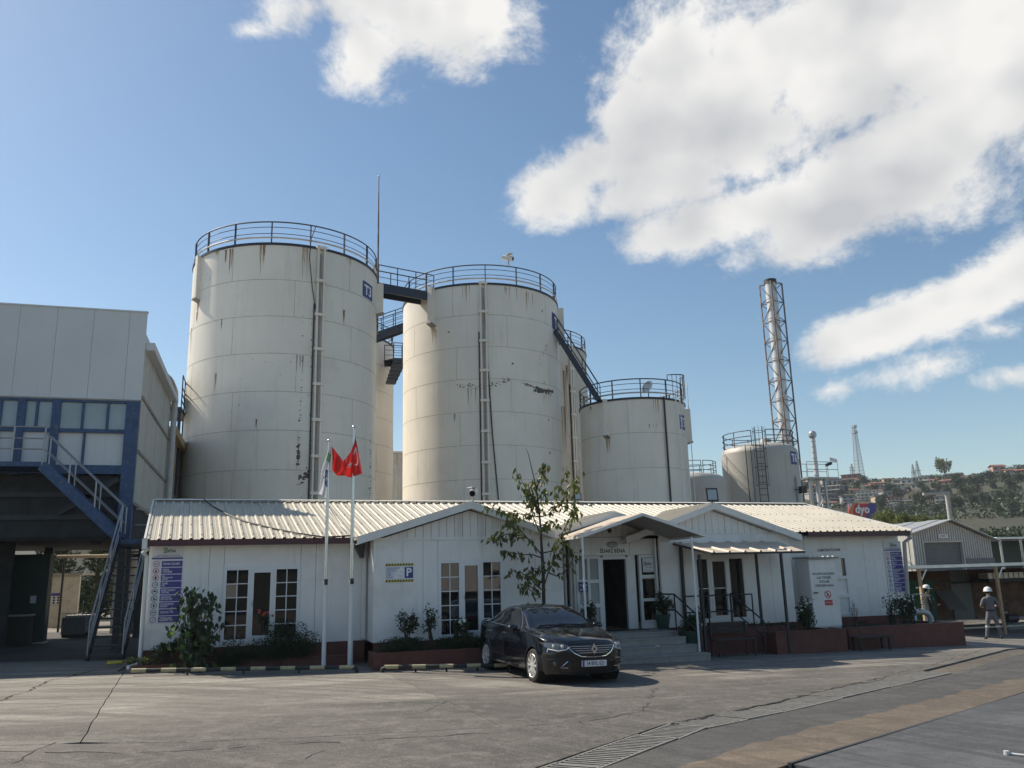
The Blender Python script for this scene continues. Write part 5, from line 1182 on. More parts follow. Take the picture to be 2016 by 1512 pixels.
for k in range(6):
    p = st0+(st1-st0)*(k/5); part('tread', MB().box(p.x-.45, p.x+.42-.04*k, p.y-.3, p.y+.3, p.z-.05, p.z+.1), 'navy_steel', t)
part('stringer', MB().tube([st0+Vector((.4, 0, 0)), st1+Vector((.15, 0, 0))], .05, 6), 'navy_steel', t)
# straight stair from T4 down to T5
def stair(label, a, b, w_, n, h=1.0, m='navy_steel', rails=(1, -1), name='steel_stair', sw=.26, rail_m=None, group=None, rail_r=.025, mids=(.5,)):
    a = Vector(a); b = Vector(b); t = thing(name, label, 'stairs', b, group); d = b-a; sd = Vector((-d.y, d.x, 0)).normalized()*w_/2
    for s_ in (-1, 1): part('stringer', MB().bar(a+sd*s_, b+sd*s_, .07, sw), m, t)
    for i in range(n):
        p = a+d*((i+.5)/n); hd = Vector((d.x, d.y, 0)).normalized(); part('tread', MB().hexa([p-sd*.95-hd*.12-Vector((0, 0, .02)), p+sd*.95-hd*.12-Vector((0, 0, .02)), p+sd*.95+hd*.12-Vector((0, 0, .02)), p-sd*.95+hd*.12-Vector((0, 0, .02))], [p-sd*.95-hd*.12+Vector((0, 0, .02)), p+sd*.95-hd*.12+Vector((0, 0, .02)), p+sd*.95+hd*.12+Vector((0, 0, .02)), p-sd*.95+hd*.12+Vector((0, 0, .02))]), m, t)
    for s_ in rails:
        part('handrail', MB().tube([a+sd*s_+Vector((0, 0, h)), b+sd*s_+Vector((0, 0, h))], rail_r, 6), rail_m or m, t)
        for q in mids: part('middle_rail', MB().tube([a+sd*s_+Vector((0, 0, h*q)), b+sd*s_+Vector((0, 0, h*q))], rail_r*.7, 6), rail_m or m, t)
        for q in (0., .33, .66, 1.): p = a+d*q+sd*s_; part('baluster', MB().tube([p, p+Vector((0, 0, h))], rail_r, 6), rail_m or m, t)
    return t
stair('steep dark stair descending from T4 to the shorter tank', PY(1098, 655, 45.6)+Vector((-.1, 0, 0)), PY(1180, 790, 44.3), .95, 15, 1.05, sw=.3)
# ------------------------------------------------------------------ chimneys
YK = 62.
kb = PY(1551, 850, YK); kt = PY(1511, 551, YK); kx = (kb.x+kt.x)/2
ch = thing('chimney', 'tall silver chimney inside a rusty lattice mast', 'chimney', (kx, YK, 0))
H = kt.z; r = .50; z = 0.; i = 0
while z < H-.2:
    h = min(1.85, H-z); part('pipe_section', MB().lathe([(r, z), (r, z+h-.03), (r+.035, z+h-.03), (r+.035, z+h), (r, z+h)], (kx, YK, 0), 28), 'chimney_steel', ch, 30); z += h
part('cap_ring', MB().lathe([(r+.06, H-.35), (r+.06, H), (r-.05, H), (r-.05, H-.5)], (kx, YK, 0), 28), 'dark_steel', ch, 30)
ka = math.atan2(kx, YK); e_r = Vector((math.cos(ka), -math.sin(ka), 0)); e_b = Vector((math.sin(ka), math.cos(ka), 0)); kc = Vector((kx, YK, 0))
legs = [kc-e_r*.98+e_b*.3, kc+e_r*.05-e_b*.85, kc+e_r*.98+e_b*.3]
HL = H-.35
for l in legs: part('mast_leg', MB().bar(l, l+Vector((0, 0, HL)), .1, .1, (0, 1, 0)), 'truss_rust', ch)
n = 15; ph = HL/n
for k in range(n):
    for i in range(3):
        a, b = legs[i], legs[(i+1) % 3]; z0, z1 = ph*k, ph*(k+1)
        if z1 < 9: continue
        part('brace', MB().bar(a+Vector((0, 0, z1)), b+Vector((0, 0, z1)), .05, .05).bar((a if k % 2 else b)+Vector((0, 0, z0)), (b if k % 2 else a)+Vector((0, 0, z1)), .06, .06), 'truss_rust', ch)
YS = 52.
a = PY(1602, 852, YS); b = PY(1609, 975, YS); sx = (a.x+b.x)/2
sc = thing('flue_stack', 'slim grey flue stack with cowl above a railed platform', 'chimney', (sx, YS, 0))
part('pipe', MB().tube([(sx, YS, 4), (sx, YS, a.z-.3)], .16, 14), 'chimney_steel', sc, 40)
part('cowl', MB().lathe([(.16, a.z-.45), (.29, a.z-.25), (.29, a.z-.05), (.18, a.z+.1), (0, a.z+.1)], (sx, YS, 0), 18), 'galv', sc, 30)
for k in range(7): zz = 8.6+k*.42; part('joint_ring', MB().lathe([(.16, zz), (.185, zz), (.185, zz+.05), (.16, zz+.05)], (sx, YS, 0), 14), 'galv', sc, 30)
pz = PY(1610, 941, YS).z; px0, px1 = PY(1580, 941, YS).x, PY(1640, 941, YS).x
plf = thing('work_platform', 'railed steel work platform round the slim flue stack', 'platform', (sx, YS, 0))
part('deck', MB().box(px0, px1, YS-.7, YS+.7, pz-.12, pz), 'rail_grey', plf)
for x in (px0+.3, sx+.35): part('leg', MB().bar((x, YS-.4, 0), (x, YS-.4, pz-.1), .16, .16, (0, 1, 0)), 'rail_grey', plf)
part('brace', MB().bar((px0+.3, YS-.4, pz-3), (sx+.35, YS-.4, pz-1.2), .06, .06).bar((sx+.35, YS-.4, pz-3), (px0+.3, YS-.4, pz-1.2), .06, .06), 'rail_grey', plf)
for yy in (YS-.65, YS+.65):
    for q in (.55, 1.1): part('rail', MB().tube([(px0, yy, pz+q), (px1, yy, pz+q)], .022, 6), 'rail_grey', plf)
    for k in range(4): x = px0+(px1-px0)*k/3; part('post', MB().tube([(x, yy, pz), (x, yy, pz+1.1)], .022, 6), 'rail_grey', plf)
fp = Vector((px1-.25, YS-.68, pz+1.1)); t = thing('mast_floodlight', 'pair of white and black floodlights on the flue platform railing', 'floodlight', fp)
part('white_lamp', MB().hexa([fp+Vector((-.35, -.15, .05)), fp+Vector((.1, -.2, .0)), fp+Vector((.15, .15, .05)), fp+Vector((-.3, .15, .1))], [fp+Vector((-.35, -.1, .3)), fp+Vector((.1, -.15, .2)), fp+Vector((.15, .15, .3)), fp+Vector((-.3, .15, .4))]), 'white_paint', t)
part('black_lamp', MB().hexa([fp+Vector((-.8, -.15, -.35)), fp+Vector((-.35, -.2, -.2)), fp+Vector((-.35, .05, -.2)), fp+Vector((-.8, .05, -.35))], [fp+Vector((-.8, -.1, -.15)), fp+Vector((-.35, -.15, .0)), fp+Vector((-.35, .05, .0)), fp+Vector((-.8, .05, -.15))]), 'dark_steel', t)
# post with black box beside T6
p = PY(1572, 985, 46); t = thing('lamp_post', 'thin pole with a black lamp box right of T6', 'lamp', (p.x, 46, 0)); zt = PY(1571, 938, 46).z
part('pole', MB().tube([(p.x, 46, 0), (p.x, 46, zt)], .06, 8), 'rail_grey', t); part('lamp_box', MB().box(p.x+.1, p.x+.5, 45.7, 46, zt-1.1, zt-.65), 'dark_steel', t); part('arm', MB().bar((p.x-.3, 45.9, zt-.85), (p.x+.3, 45.9, zt-.85), .05, .05), 'dark_steel', t)
# ------------------------------------------------------------------ left plant building
YL = 29.; XC = -3.87
lb = thing('plant_building', 'grey clad plant building on blue steel frame at the left edge', 'building', (XC, YL, 0))
zt, zp = 10.97, 7.97
seams = [XC, -4.4] + [-4.4-1.08*k for k in range(1, 11)]
for a, b in zip(seams[1:], seams[:-1]): part('cladding_panel', MB().box(a+.004, b-.004, YL+jit(.003), YL+.1, zp, zt), 'panel_grey', lb)
part('drip_edge', MB().box(seams[-1], XC+.02, YL-.04, YL+.02, zp-.05, zp), 'seam_dark', lb)
part('parapet_cap', MB().box(seams[-1], XC+.02, YL-.03, YL+.13, zt+.001, zt+.05), 'panel_grey', lb)
def bpost(px, w_): x = PY(px, 850, YL).x; part('column', MB().box(x-w_/2, x+w_/2, YL-.06, YL+.2, 5.5, zp-.05), 'blue_steel', lb); return x
xc = XC-.2; part('column', MB().box(XC-.42, XC-.02, YL-.07, YL+.3, 3.4, zp-.05), 'blue_steel', lb); part('column', MB().box(XC-.32, XC-.12, YL+.0, YL+.2, -.1, 3.398), 'dark_steel', lb)  # lower length coloured dark to stand for the shadow behind the stairs
c_a = bpost(107, .24); c_b = bpost(38, .22); c_c = bpost(-60, .22)
for zz, hh in ((6.92, .12), (5.68, .28)): part('beam', MB().box(seams[-1], XC-.42, YL-.04, YL+.15, zz-hh/2, zz+hh/2), 'blue_steel', lb)
part('beam', MB().box(seams[-1], XC-.42, YL-.03, YL+.15, zp-.12, zp-.06), 'blue_steel', lb)
def bays(x0, x1, cuts, z0, z1, m, name, mull=.07):
    xs_ = [x0]+cuts+[x1]
    for i, (a, b) in enumerate(zip(xs_[:-1], xs_[1:])):
        tl = jit(.004); part(name, MB().add([(a, YL+.06+tl, z0), (b, YL+.06-tl, z0), (b, YL+.06-tl, z1), (a, YL+.06+tl, z1)], [(0, 1, 2, 3)]), m, lb)
        if i: part('mullion', MB().box(a-mull/2, a+mull/2, YL-.02, YL+.1, z0, z1), 'blue_steel', lb)
mx = lambda px: PY(px, 815, YL).x
bays(c_a+.12, XC-.42, [mx(163), mx(212)], 6.98, zp-.12, 'window_pale', 'pane'); bays(c_b+.11, c_a-.12, [mx(72)], 6.98, zp-.12, 'window_pale', 'pane'); bays(c_c+.11, c_b-.11, [mx(0)], 6.98, zp-.12, 'window_pale', 'pane')
bays(c_a+.12, XC-.42, [mx(170)], 5.82, 6.86, 'panel_grey', 'lower_panel'); bays(c_b+.11, c_a-.12, [], 5.82, 6.86, 'panel_grey', 'lower_panel'); bays(c_c+.11, c_b-.11, [mx(0)], 5.82, 6.86, 'panel_grey', 'lower_panel')
# floor structure and undercroft
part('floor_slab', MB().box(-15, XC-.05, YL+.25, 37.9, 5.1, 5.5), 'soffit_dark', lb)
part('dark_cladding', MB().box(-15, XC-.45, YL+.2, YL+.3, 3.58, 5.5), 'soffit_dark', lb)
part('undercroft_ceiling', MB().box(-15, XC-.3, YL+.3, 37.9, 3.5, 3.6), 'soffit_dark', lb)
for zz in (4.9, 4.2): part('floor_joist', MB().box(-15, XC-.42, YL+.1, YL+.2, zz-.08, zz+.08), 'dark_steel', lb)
part('brace', MB().bar((-6.1, YL+.05, 5.4), (-4.4, YL+.05, 4.3), .1, .16).bar((-4.35, YL+.05, 5.4), (-6.0, YL+.05, 4.3), .1, .16), 'dark_steel', lb)
for x, y in ((-4.2, 35), (-7.4, 35.)): part('column', MB().box(x-.14, x+.14, y-.14, y+.14, 0, 3.55), 'dark_steel', lb)
part('rear_mass', MB().box(-15, -4.1, 30, 37.9, 5.5, 9.6), 'panel_beige', lb)
part('roof_slab', MB().box(-15, XC-.02, YL+.1, 38, 10.0, 10.3), 'panel_grey', lb)
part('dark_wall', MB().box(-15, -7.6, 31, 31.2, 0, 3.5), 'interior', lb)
part('wing_back', MB().box(-5.6, -5.5, 38.1, 46.5, 0, 8.6), 'panel_beige', lb)
part('dark_wall', MB().box(-15.2, -15, 25, 42, 0, 11), 'panel_beige', lb)
# side wall facing the office, in upright panels
ys_ = [YL+.1, 31.3, 33.5, 35.7, 37.9]
for a, b in zip(ys_[:-1], ys_[1:]):
    for z0, z1 in ((4.6, 6.3), (6.31, 8.1), (8.11, 9.75)): part('side_panel', MB().box(XC-.06, XC+jit(.006), a+.01, b-.01, z0, z1), 'panel_beige', lb)
for zz in (6.3, 8.1, 4.6): part('girt', MB().box(XC, XC+.05, YL+.1, 37.9, zz-.05, zz+.05), 'seam_dark', lb)
part('gutter', MB().box(XC-.1, XC+.28, YL+.15, 38.2, 9.72, 9.98), 'panel_grey', lb)
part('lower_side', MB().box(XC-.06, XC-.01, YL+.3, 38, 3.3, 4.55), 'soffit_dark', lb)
part('side_roof', MB().box(-8, XC+.1, 30, 38, 9.99, 10.06), 'panel_beige', lb)
# rear lower wing with corrugated sheets and rusty fascia
for k in range(16):
    y0 = 38.1+k*.52; mb = MB()
    for j in range(2): mb.box(XC-.1, XC+.02, y0+.26*j, y0+.26*j+.13, .1, 8.3).box(XC-.12, XC-.03, y0+.26*j+.13, y0+.26*j+.26, .1, 8.3)
    part('corrugated_sheet', mb, 'corrugated_pale', lb)
part('rusty_fascia', MB().box(XC-.2, XC+.35, 38.0, 46.6, 8.3, 8.62), 'rust_pale', lb)
part('wing_roof', MB().box(-5.6, XC+.3, 38.0, 46.6, 8.63, 8.7), 'panel_beige', lb)
for zz in (3.6, 6.0): part('girt', MB().box(XC+.02, XC+.08, 38.1, 46.4, zz-.06, zz+.06), 'seam_dark', lb)
for yy in (40.6, 43.2): part('cover_batten', MB().box(XC+.02, XC+.09, yy-.05, yy+.05, 3.6, 8.3), 'rust_pale', lb)
dpx = XC+.2
part('downpipe', MB().tube([(dpx, 37.7, 9.75), (dpx, 37.6, 9.3), (dpx, 37.6, 4.7)], .12, 10).tube([(dpx, 37.6, 4.75), (dpx+.1, 37.4, 4.7), (dpx+.75, 37.2, 4.7), (dpx+.95, 37.2, 4.5)], .13, 10), 'grey_pipe', lb, 50)
# roof vessel on its stand
vz = PY(335, 770, 43).z; vx = PY(329, 770, 43).x
v = thing('roof_vessel', 'dark grey horizontal vessel on a steel stand behind the plant building', 'vessel', (vx, 43, 8.7))
part('shell', MB().lathe([(.01, -1.4), (.55, -1.3), (.8, -1.05), (.85, -.7), (.85, .9), (.8, 1.2), (.01, 1.4)], (vx-.4, 43, vz), 28, 'y'), 'shutter_grey', v, 40)
part('platform', MB().box(vx-1.4, vx+.85, 41.6, 44.4, vz-1.25, vz-1.05), 'navy_steel', v)
for x in (vx-.2, vx+.75):
    for y in (41.8, 44.2): part('leg', MB().box(x-.07, x+.07, y-.07, y+.07, 4, vz-1.2), 'navy_steel', v)
part('brace', MB().bar((vx-.2, 41.8, vz-3.4), (vx+.75, 41.8, vz-1.4), .06, .06).bar((vx+.75, 41.8, vz-3.4), (vx-.2, 41.8, vz-1.4), .06, .06), 'navy_steel', v)
for q in (.4, .8, 1.2, 1.9): part('guard_rail', MB().tube([(vx+.82, 41.6, vz-1.05+q*.8), (vx+.82, 44.4, vz-1.05+q*.8)], .03, 6), 'navy_steel', v)
for y in (41.6, 43, 44.4): part('guard_post', MB().tube([(vx+.82, y, vz-1.05), (vx+.82, y, vz+.5)], .03, 6), 'navy_steel', v)
part('saddle', MB().box(vx-.95, vx+.15, 42.1, 42.3, vz-1.05, vz-.6).box(vx-.95, vx+.15, 43.7, 43.9, vz-1.05, vz-.6), 'navy_steel', v)
# outside stairs: gallery, upper flight, landing, lower flight
YU = 28.0
ga = PY(92, 913, YU)
gl = thing('stair_gallery', 'blue steel gallery with bright railing along the plant building', 'gallery', (ga.x, YU, 5))
part('deck', MB().box(-15, ga.x, YU-.45, YL-.08, ga.z-.14, ga.z), 'blue_steel', gl)
for q in (1.05, .70, .38): part('rail', MB().tube([(-15, YU-.42, ga.z+q), (ga.x, YU-.42, ga.z+q)], .02, 6), 'rail_grey', gl)
for x in (ga.x-.02, ga.x-.85, ga.x-2.4, ga.x-4): part('post', MB().tube([(x, YU-.42, ga.z), (x, YU-.42, ga.z+1.05)], .026, 6), 'rail_grey', gl)
lz = 3.42; lnd = PY(232, 1056, YU)
stair('blue upper flight of the outside stair with bright handrail', (ga.x, YU-.15, ga.z-.12), (lnd.x+.15, YU-.15, lz), .8, 13, 1.0, 'blue_steel', (1, -1), 'outside_stair', .3, 'rail_grey')
ld = thing('stair_landing', 'blue steel landing between the two flights of the outside stair', 'landing', (lnd.x, YU, 0))
part('deck', MB().box(lnd.x+.05, -2.95, YU-.6, YL-.1, lz-.22, lz), 'blue_steel', ld)
for q in (1.0, .5): part('rail', MB().tube([(-3.75, YL-.15, lz+q), (-2.95, YL-.15, lz+q)], .022, 6), 'steel_bright', ld)
part('column', MB().box(-3.9, -3.78, YL-.35, YL-.23, 0, lz-.22), 'dark_steel', ld); part('column', MB().box(-3.25, -3.1, YL-.35, YL-.2, 0, lz-.22), 'dark_steel', ld)
sb0, sb1 = G(182, 1303), G(248, 1292); sbx = (sb0.x+sb1.x)/2
stair('dark lower flight of the outside stair beside the office corner', (lnd.x+.55, YU-.55, lz-.05), (sbx-.05, 25.0, g(sbx)+.02), .86, 14, .95, 'dark_steel', (1, -1), 'outside_stair', .2, 'rail_grey', mids=(.5, .25))
# things in the passage below the plant building
h0, h1 = PY(86, 1238, 44), PY(158, 1132, 44)
hut = thing('white_hut', 'small weathered white hut with blue safety notice in the passage', 'hut', (h0.x, 44, 0)); H0 = 44.
part('wall', MB().box(h0.x, h1.x, 44, 44.3, -.1, h1.z), 'plaster_old', hut); part('wall', MB().box(h0.x, h0.x+.2, 44.3, 47, -.1, h1.z), 'plaster_old', hut); part('roof', MB().box(h0.x-.1, h1.x+.12, 43.9, 47, h1.z+.002, h1.z+.1), 'seam_dark', hut)
nb = PY(102, 1168, 44); part('notice', MB().box(nb.x, nb.x+.42, 43.97, 43.99, nb.z-.5, nb.z), 'sign_white', hut); part('notice_header', MB().box(nb.x, nb.x+.42, 43.95, 43.965, nb.z-.12, nb.z), 'sign_purple', hut)
for k in range(6): part('notice_symbol', MB().lathe([(0, 0), (.05, 0), (.05, -.01), (0, -.01)], (nb.x+.12+.18*(k % 2), 43.965, nb.z-.2-.12*(k//2)), 10, 'y'), 'text_dark', hut)
i0, i1 = PY(121, 1248, 36), PY(185, 1206, 36)
ib = thing('ibc_container', 'caged liquid container standing before the white hut', 'container', (i0.x, 36, g(i0.x)))
zb = g(i0.x); part('bottle', MB().box(i0.x+.06, i1.x-.06, 36.05, 36.9, zb+.15, i1.z-.08), 'ibc_white', ib); part('pallet', MB().box(i0.x, i1.x, 36, 37, zb, zb+.14), 'dark_steel', ib); part('tarpaulin', MB().box(i0.x-.02, i0.x+.75*(i1.x-i0.x), 35.94, 35.99, zb+.1, zb+.72), 'shutter_grey', ib)
for k in range(9): x = i0.x+(i1.x-i0.x)*k/8; part('cage_bar', MB().tube([(x, 36, zb+.14), (x, 36, i1.z)], .012, 5), 'galv', ib)
for k in range(4): z = zb+.2+(i1.z-zb-.2)*k/3; part('cage_rail', MB().tube([(i0.x, 35.99, z), (i1.x, 35.99, z)], .012, 5), 'galv', ib)
p = PY(55, 1100, 33); cb = thing('switch_cabinet', 'dark green cabinet with a white label in the shaded passage', 'cabinet', (p.x, 33, 0))
part('body', MB().box(p.x-.45, p.x+.7, 33, 33.6, 0, 3.2), 'pot_green', cb); part('label_plate', MB().box(p.x+.2, p.x+.38, 32.98, 32.995, 1.55, 1.8), 'sign_white', cb); part('plinth', MB().box(p.x-.5, p.x+.75, 32.95, 33.65, -.1, .25), 'plaster_old', cb)
p = PY(68, 1215, 34); t = thing('waste_box', 'dull grey box standing against the cabinet in the passage', 'box', (p.x, 34, 0)); part('body', MB().box(p.x-.5, p.x+.25, 32.2, 32.85, 0, 1.15), 'tyre_brown', t); part('lid', MB().box(p.x-.52, p.x+.27, 32.18, 32.87, 1.152, 1.2), 'plaster_old', t)
p0_, p1_ = PY(112, 1096, 40), PY(250, 1094, 40); t = thing('pipe_rack', 'pale pipe crossing the passage above the white hut', 'pipe', p0_); part('pipe', MB().tube([p0_, p1_+Vector((.8, 0, 0))], .07, 8), 'roof_tan', t); part('support', MB().tube([(p0_.x+.3, 40, 0), (p0_.x+.3, 40, p0_.z)], .05, 6), 'dark_steel', t)
p = PY(190, 1066, 30.5); t = thing('hanging_sign', 'small dark board hanging under the plant building', 'sign', p); part('board', MB().box(p.x-.16, p.x+.16, 30.5, 30.54, p.z-.1, p.z+.12), 'dark_steel', t); part('wire', MB().tube([(p.x, 30.52, p.z+.12), (p.x, 30.52, 3.55)], .008, 5), 'dark_steel', t)
t = thing('distant_hall', 'far tan hall with a low roof seen under the plant building', 'hall', (-14, 90, 0))
ra, rb_ = PY(95, 1062, 90), PY(235, 1092, 90)
part('wall', MB().box(-18, -4, 90, 104, 0, rb_.z), 'plaster_old', t); part('roof', MB().prism([(-20, 89.5, rb_.z), (-3, 89.5, rb_.z), (-11.5, 89.5, ra.z+.6)], (0, 15, 0)), 'roof_tan', t)
t = thing('grey_hall', 'grey corrugated hall seen in the gap between T3 and T4', 'hall', (9, 72, 0))
a, b = PY(771, 892, 72), PY(800, 900, 72)
for k in range(10): part('corrugated_sheet', MB().box(a.x-1+.5*k, a.x-1+.5*k+.46, 72-.02*(k % 2), 72.2, 0, a.z), 'corrugated_pale', t)
part('roof', MB().box(a.x-1.1, a.x+4.2, 71.8, 80, a.z+.002, a.z+.15), 'panel_grey', t)
# yellow hose end and pipe by the office corner
p = G(235, 1309); t = thing('yellow_hose', 'short yellow hose lying by the foot of the stairs', 'hose', p)
part('coil', MB().tube([p+Vector((.18*math.cos(k*.7)-.1, .12*math.sin(k*.7), .03+.004*k)) for k in range(16)], .022, 7), 'hose_yellow', t)
# ------------------------------------------------------------------ right: warehouse, shed
YWH = 36.
A_, E1, E2 = PY(1865, 1024, YWH), PY(1791, 1050, YWH), PY(1962, 1066, YWH)
wh = thing('corrugated_warehouse', 'pale corrugated warehouse with a grey shutter and low pitched roof', 'warehouse', (A_.x, YWH, -.3))
x0, x1 = E1.x+.1, E2.x-.35; d0_, d1_ = PY(1818, 1072, YWH).x, PY(1893, 1068, YWH).x; dz = PY(1850, 1068, YWH).z
def wtop(x): return E1.z+(A_.z-E1.z)*(x-E1.x)/(A_.x-E1.x) if x < A_.x else E2.z+(A_.z-E2.z)*(E2.x-x)/(E2.x-A_.x)
n = 34; bw = (x1-x0)/n
for k in range(n):
    a = x0+bw*k; b = a+bw; zb = dz if (a+b)/2 > d0_ and (a+b)/2 < d1_ else -.4
    y = YWH
    part('wall_sheet', MB().prism([(a, y, zb), (a+bw*.55, y, zb), (a+bw*.55, y, wtop(a+bw*.55)-.05), (a, y, wtop(a)-.05)], (0, .1, 0)).prism([(a+bw*.55, y+.05, zb), (b, y+.05, zb), (b, y+.05, wtop(b)-.05), (a+bw*.55, y+.05, wtop(a+bw*.55)-.05)], (0, .05, 0)), 'corrugated_pale', wh)
for k in range(9): part('shutter_slat', MB().box(d0_+.02, d1_-.02, YWH+.12+.02*(k % 2), YWH+.18, dz-.12*(k+1), dz-.12*k-.012), 'shutter_grey', wh)
part('door_void', MB().box(d0_, d1_, YWH+.2, YWH+.25, -.3, dz-1.08), 'shutter_grey', wh)
part('door_frame', MB().box(d0_-.08, d0_, YWH-.03, YWH+.2, -.3, dz+.08).box(d1_, d1_+.08, YWH-.03, YWH+.2, -.3, dz+.08).box(d0_, d1_, YWH-.03, YWH+.2, dz, dz+.08), 'panel_beige', wh)
part('low_panel', MB().box(d1_+.1, x1, YWH-.04, YWH-.01, -.3, dz-.85), 'shutter_grey', wh)
part('name_plate', MB().box(A_.x-.75, A_.x-.15, YWH-.03, YWH-.01, dz+.22, dz+.42), 'sign_white', wh); text('DEPO', .14, (A_.x-.45, YWH-.034, dz+.32), 'text_dark', wh)
nr = 30; D_ = 26
for k in range(nr):
    y0 = YWH-.3+D_*k/nr; y1 = y0+D_/nr
    for e, s in ((E1, -1), (E2, 1)):
        lift = .03*(k % 2)
        part('roof_sheet', MB().hexa([(e.x, y0, e.z+lift), (A_.x, y0, A_.z+lift), (A_.x, y1-.02, A_.z+lift), (e.x, y1-.02, e.z+lift)], [(e.x, y0, e.z+.04+lift), (A_.x, y0, A_.z+.04+lift), (A_.x, y1-.02, A_.z+.04+lift), (e.x, y1-.02, e.z+.04+lift)]), 'galv', wh)
part('side_wall', MB().box(x0, x0+.1, YWH+.1, YWH+D_-.5, -.4, E1.z-.03).box(x1-.1, x1, YWH+.1, YWH+D_-.5, -.4, wtop(x1)-.1), 'corrugated_pale', wh)
part('backing', MB().prism([(x0, YWH+.26, -.4), (x1, YWH+.26, -.4), (x1, YWH+.26, wtop(x1)-.1), (A_.x, YWH+.26, A_.z-.1), (x0, YWH+.26, wtop(x0)-.1)], (0, .05, 0)), 'interior', wh)
# open lean-to shed
YSH = 27.
s0_, s1_ = PY(1786, 1117, YSH), PY(2016, 1105, YSH)
sh = thing('lean_to_shed', 'open lean-to shed with white roof edge and rusty posts at the right', 'shed', (s0_.x, YSH, -.3)); zs = s0_.z; X1 = s1_.x+14
part('roof_edge', MB().bar((s0_.x, YSH, zs), (X1, YSH, zs+.05), .05, .12), 'aluminium_light', sh)
for k in range(16):
    a = s0_.x+(X1-s0_.x)*k/16; b = s0_.x+(X1-s0_.x)*(k+1)/16-.01; part('roof_sheet', MB().hexa([(a, YSH+.05, zs), (b, YSH+.05, zs), (b, 32.5, zs-.12), (a, 32.5, zs-.12)], [(a, YSH+.05, zs+.03), (b, YSH+.05, zs+.03), (b, 32.5, zs-.09), (a, 32.5, zs-.09)]), 'rust_pale', sh)
for px in (1819, 1972): x = PY(px, 1180, YSH).x; part('post', MB().box(x-.05, x+.05, YSH+.02, YSH+.12, g(x)-.05, zs-.05), 'rust_pale', sh); part('post_brace', MB().bar((x, YSH+.07, zs-.6), (x+.35, YSH+.07, zs-.1), .03, .05), 'aluminium_light', sh)
x = X1-4; part('post', MB().box(x-.05, x+.05, YSH+.02, YSH+.12, -.4, zs-.05), 'rust_pale', sh)
part('kick_rail', MB().tube([(s0_.x+1.2, YSH+.1, g(24)+.12), (X1, YSH+.1, g(26)+.12)], .04, 8), 'roof_tan', sh)
rs = random.Random(5); xk = s0_.x-.5; kk = 0
while xk < X1:
    wd = rs.uniform(.7, 1.3); part('wall_sheet', MB().box(xk, xk+wd-.015, 32.0+rs.uniform(-.03, .03), 32.12, -.45, zs-.2-(.0 if kk % 3 else .02)), ('shed_rust', 'tyre_brown', 'shutter_grey')[rs.choice((0, 0, 1, 1, 2))], sh); xk += wd; kk += 1
part('wall_rail', MB().box(s0_.x-.5, X1, 31.9, 31.98, 1.15, 1.25), 'dark_steel', sh)
xa = PY(1795, 1170, 30.5).x; part('green_sheet', MB().box(xa, xa+1.6, 30.9, 30.95, -.3, 1.4), 'green_tarp', sh)
xa = PY(1940, 1130, 31).x
t = thing('white_trough', 'long white trough behind the lean-to posts', 'trough', (xa, 31, 0)); part('body', MB().box(xa, xa+7, 30.9, 31.4, 1.35, 1.6), 'aluminium_light', t)
for k in range(22): part('fin', MB().box(xa+.3*k, xa+.3*k+.02, 30.88, 30.9, 1.36, 1.59), 'seam_dark', t)
part('shelf', MB().box(xa, xa+7, 30.85, 31.5, 1.2, 1.34), 'dark_steel', t)
xa = PY(1872, 1190, 30.8).x; t = thing('leaning_sheet', 'flat grey sheet leaning against the shed wall behind the workers', 'panel', (xa, 30.8, 0)); part('sheet', MB().hexa([(xa, 30.9, .1), (xa+1., 30.9, .0), (xa+1., 30.95, .0), (xa, 30.95, .1)], [(xa, 31.6, .85), (xa+.95, 31.6, .9), (xa+.95, 31.65, .9), (xa, 31.65, .85)]), 'shutter_grey', t)
p = G(2003, 1240); t = thing('pump', 'small dark pump on a base at the right edge under the shed', 'pump', p)
part('motor', MB().tube([p+Vector((-.2, .3, .45)), p+Vector((.35, .3, .45))], .17, 14), 'dark_steel', t, 50); part('base', MB().box(p.x-.35, p.x+.5, p.y+.1, p.y+.5, p.z, p.z+.25), 'shutter_grey', t); part('pipe', MB().tube([p+Vector((-.25, .3, .45)), p+Vector((-.25, .3, .95)), p+Vector((.1, .3, 1.05))], .05, 8), 'dark_steel', t); part('flange', MB().lathe([(.0, -.02), (.12, -.02), (.12, .02), (0, .02)], p+Vector((-.24, .3, .7)), 14), 'galv', t)
# small white frame (gas bottle cage) at the office corner
p = PY(1797, 1170, 23.2); t = thing('guard_hoop', 'small white pipe hoop standing behind the right office corner', 'guard hoop', p)
part('bent_pipe', MB().tube([p+Vector((0, 0, -1.2)), p, p+Vector((.35, 0, 0)), p+Vector((.38, 0, -.5)), p+Vector((.45, 0, -.9))], .03, 8), 'white_paint', t)
# dark shed further right
a, b = PY(1952, 1060, 44), PY(2100, 1056, 44); t = thing('dark_shed', 'dark open shed with a white roof edge behind the lean-to', 'shed', (a.x, 44, -.3))
part('roof', MB().box(a.x, b.x+8, 43.6, 52, a.z-.06, a.z+.06), 'aluminium_light', t); part('wall', MB().box(a.x+.3, b.x+8, 47, 47.2, -.4, a.z-.08), 'pot_green', t)
for x in (PY(2005, 1080, 44).x, a.x+.4, b.x+3): part('post', MB().box(x-.06, x+.06, 43.7, 43.82, -.4, a.z-.07), 'rail_grey', t)
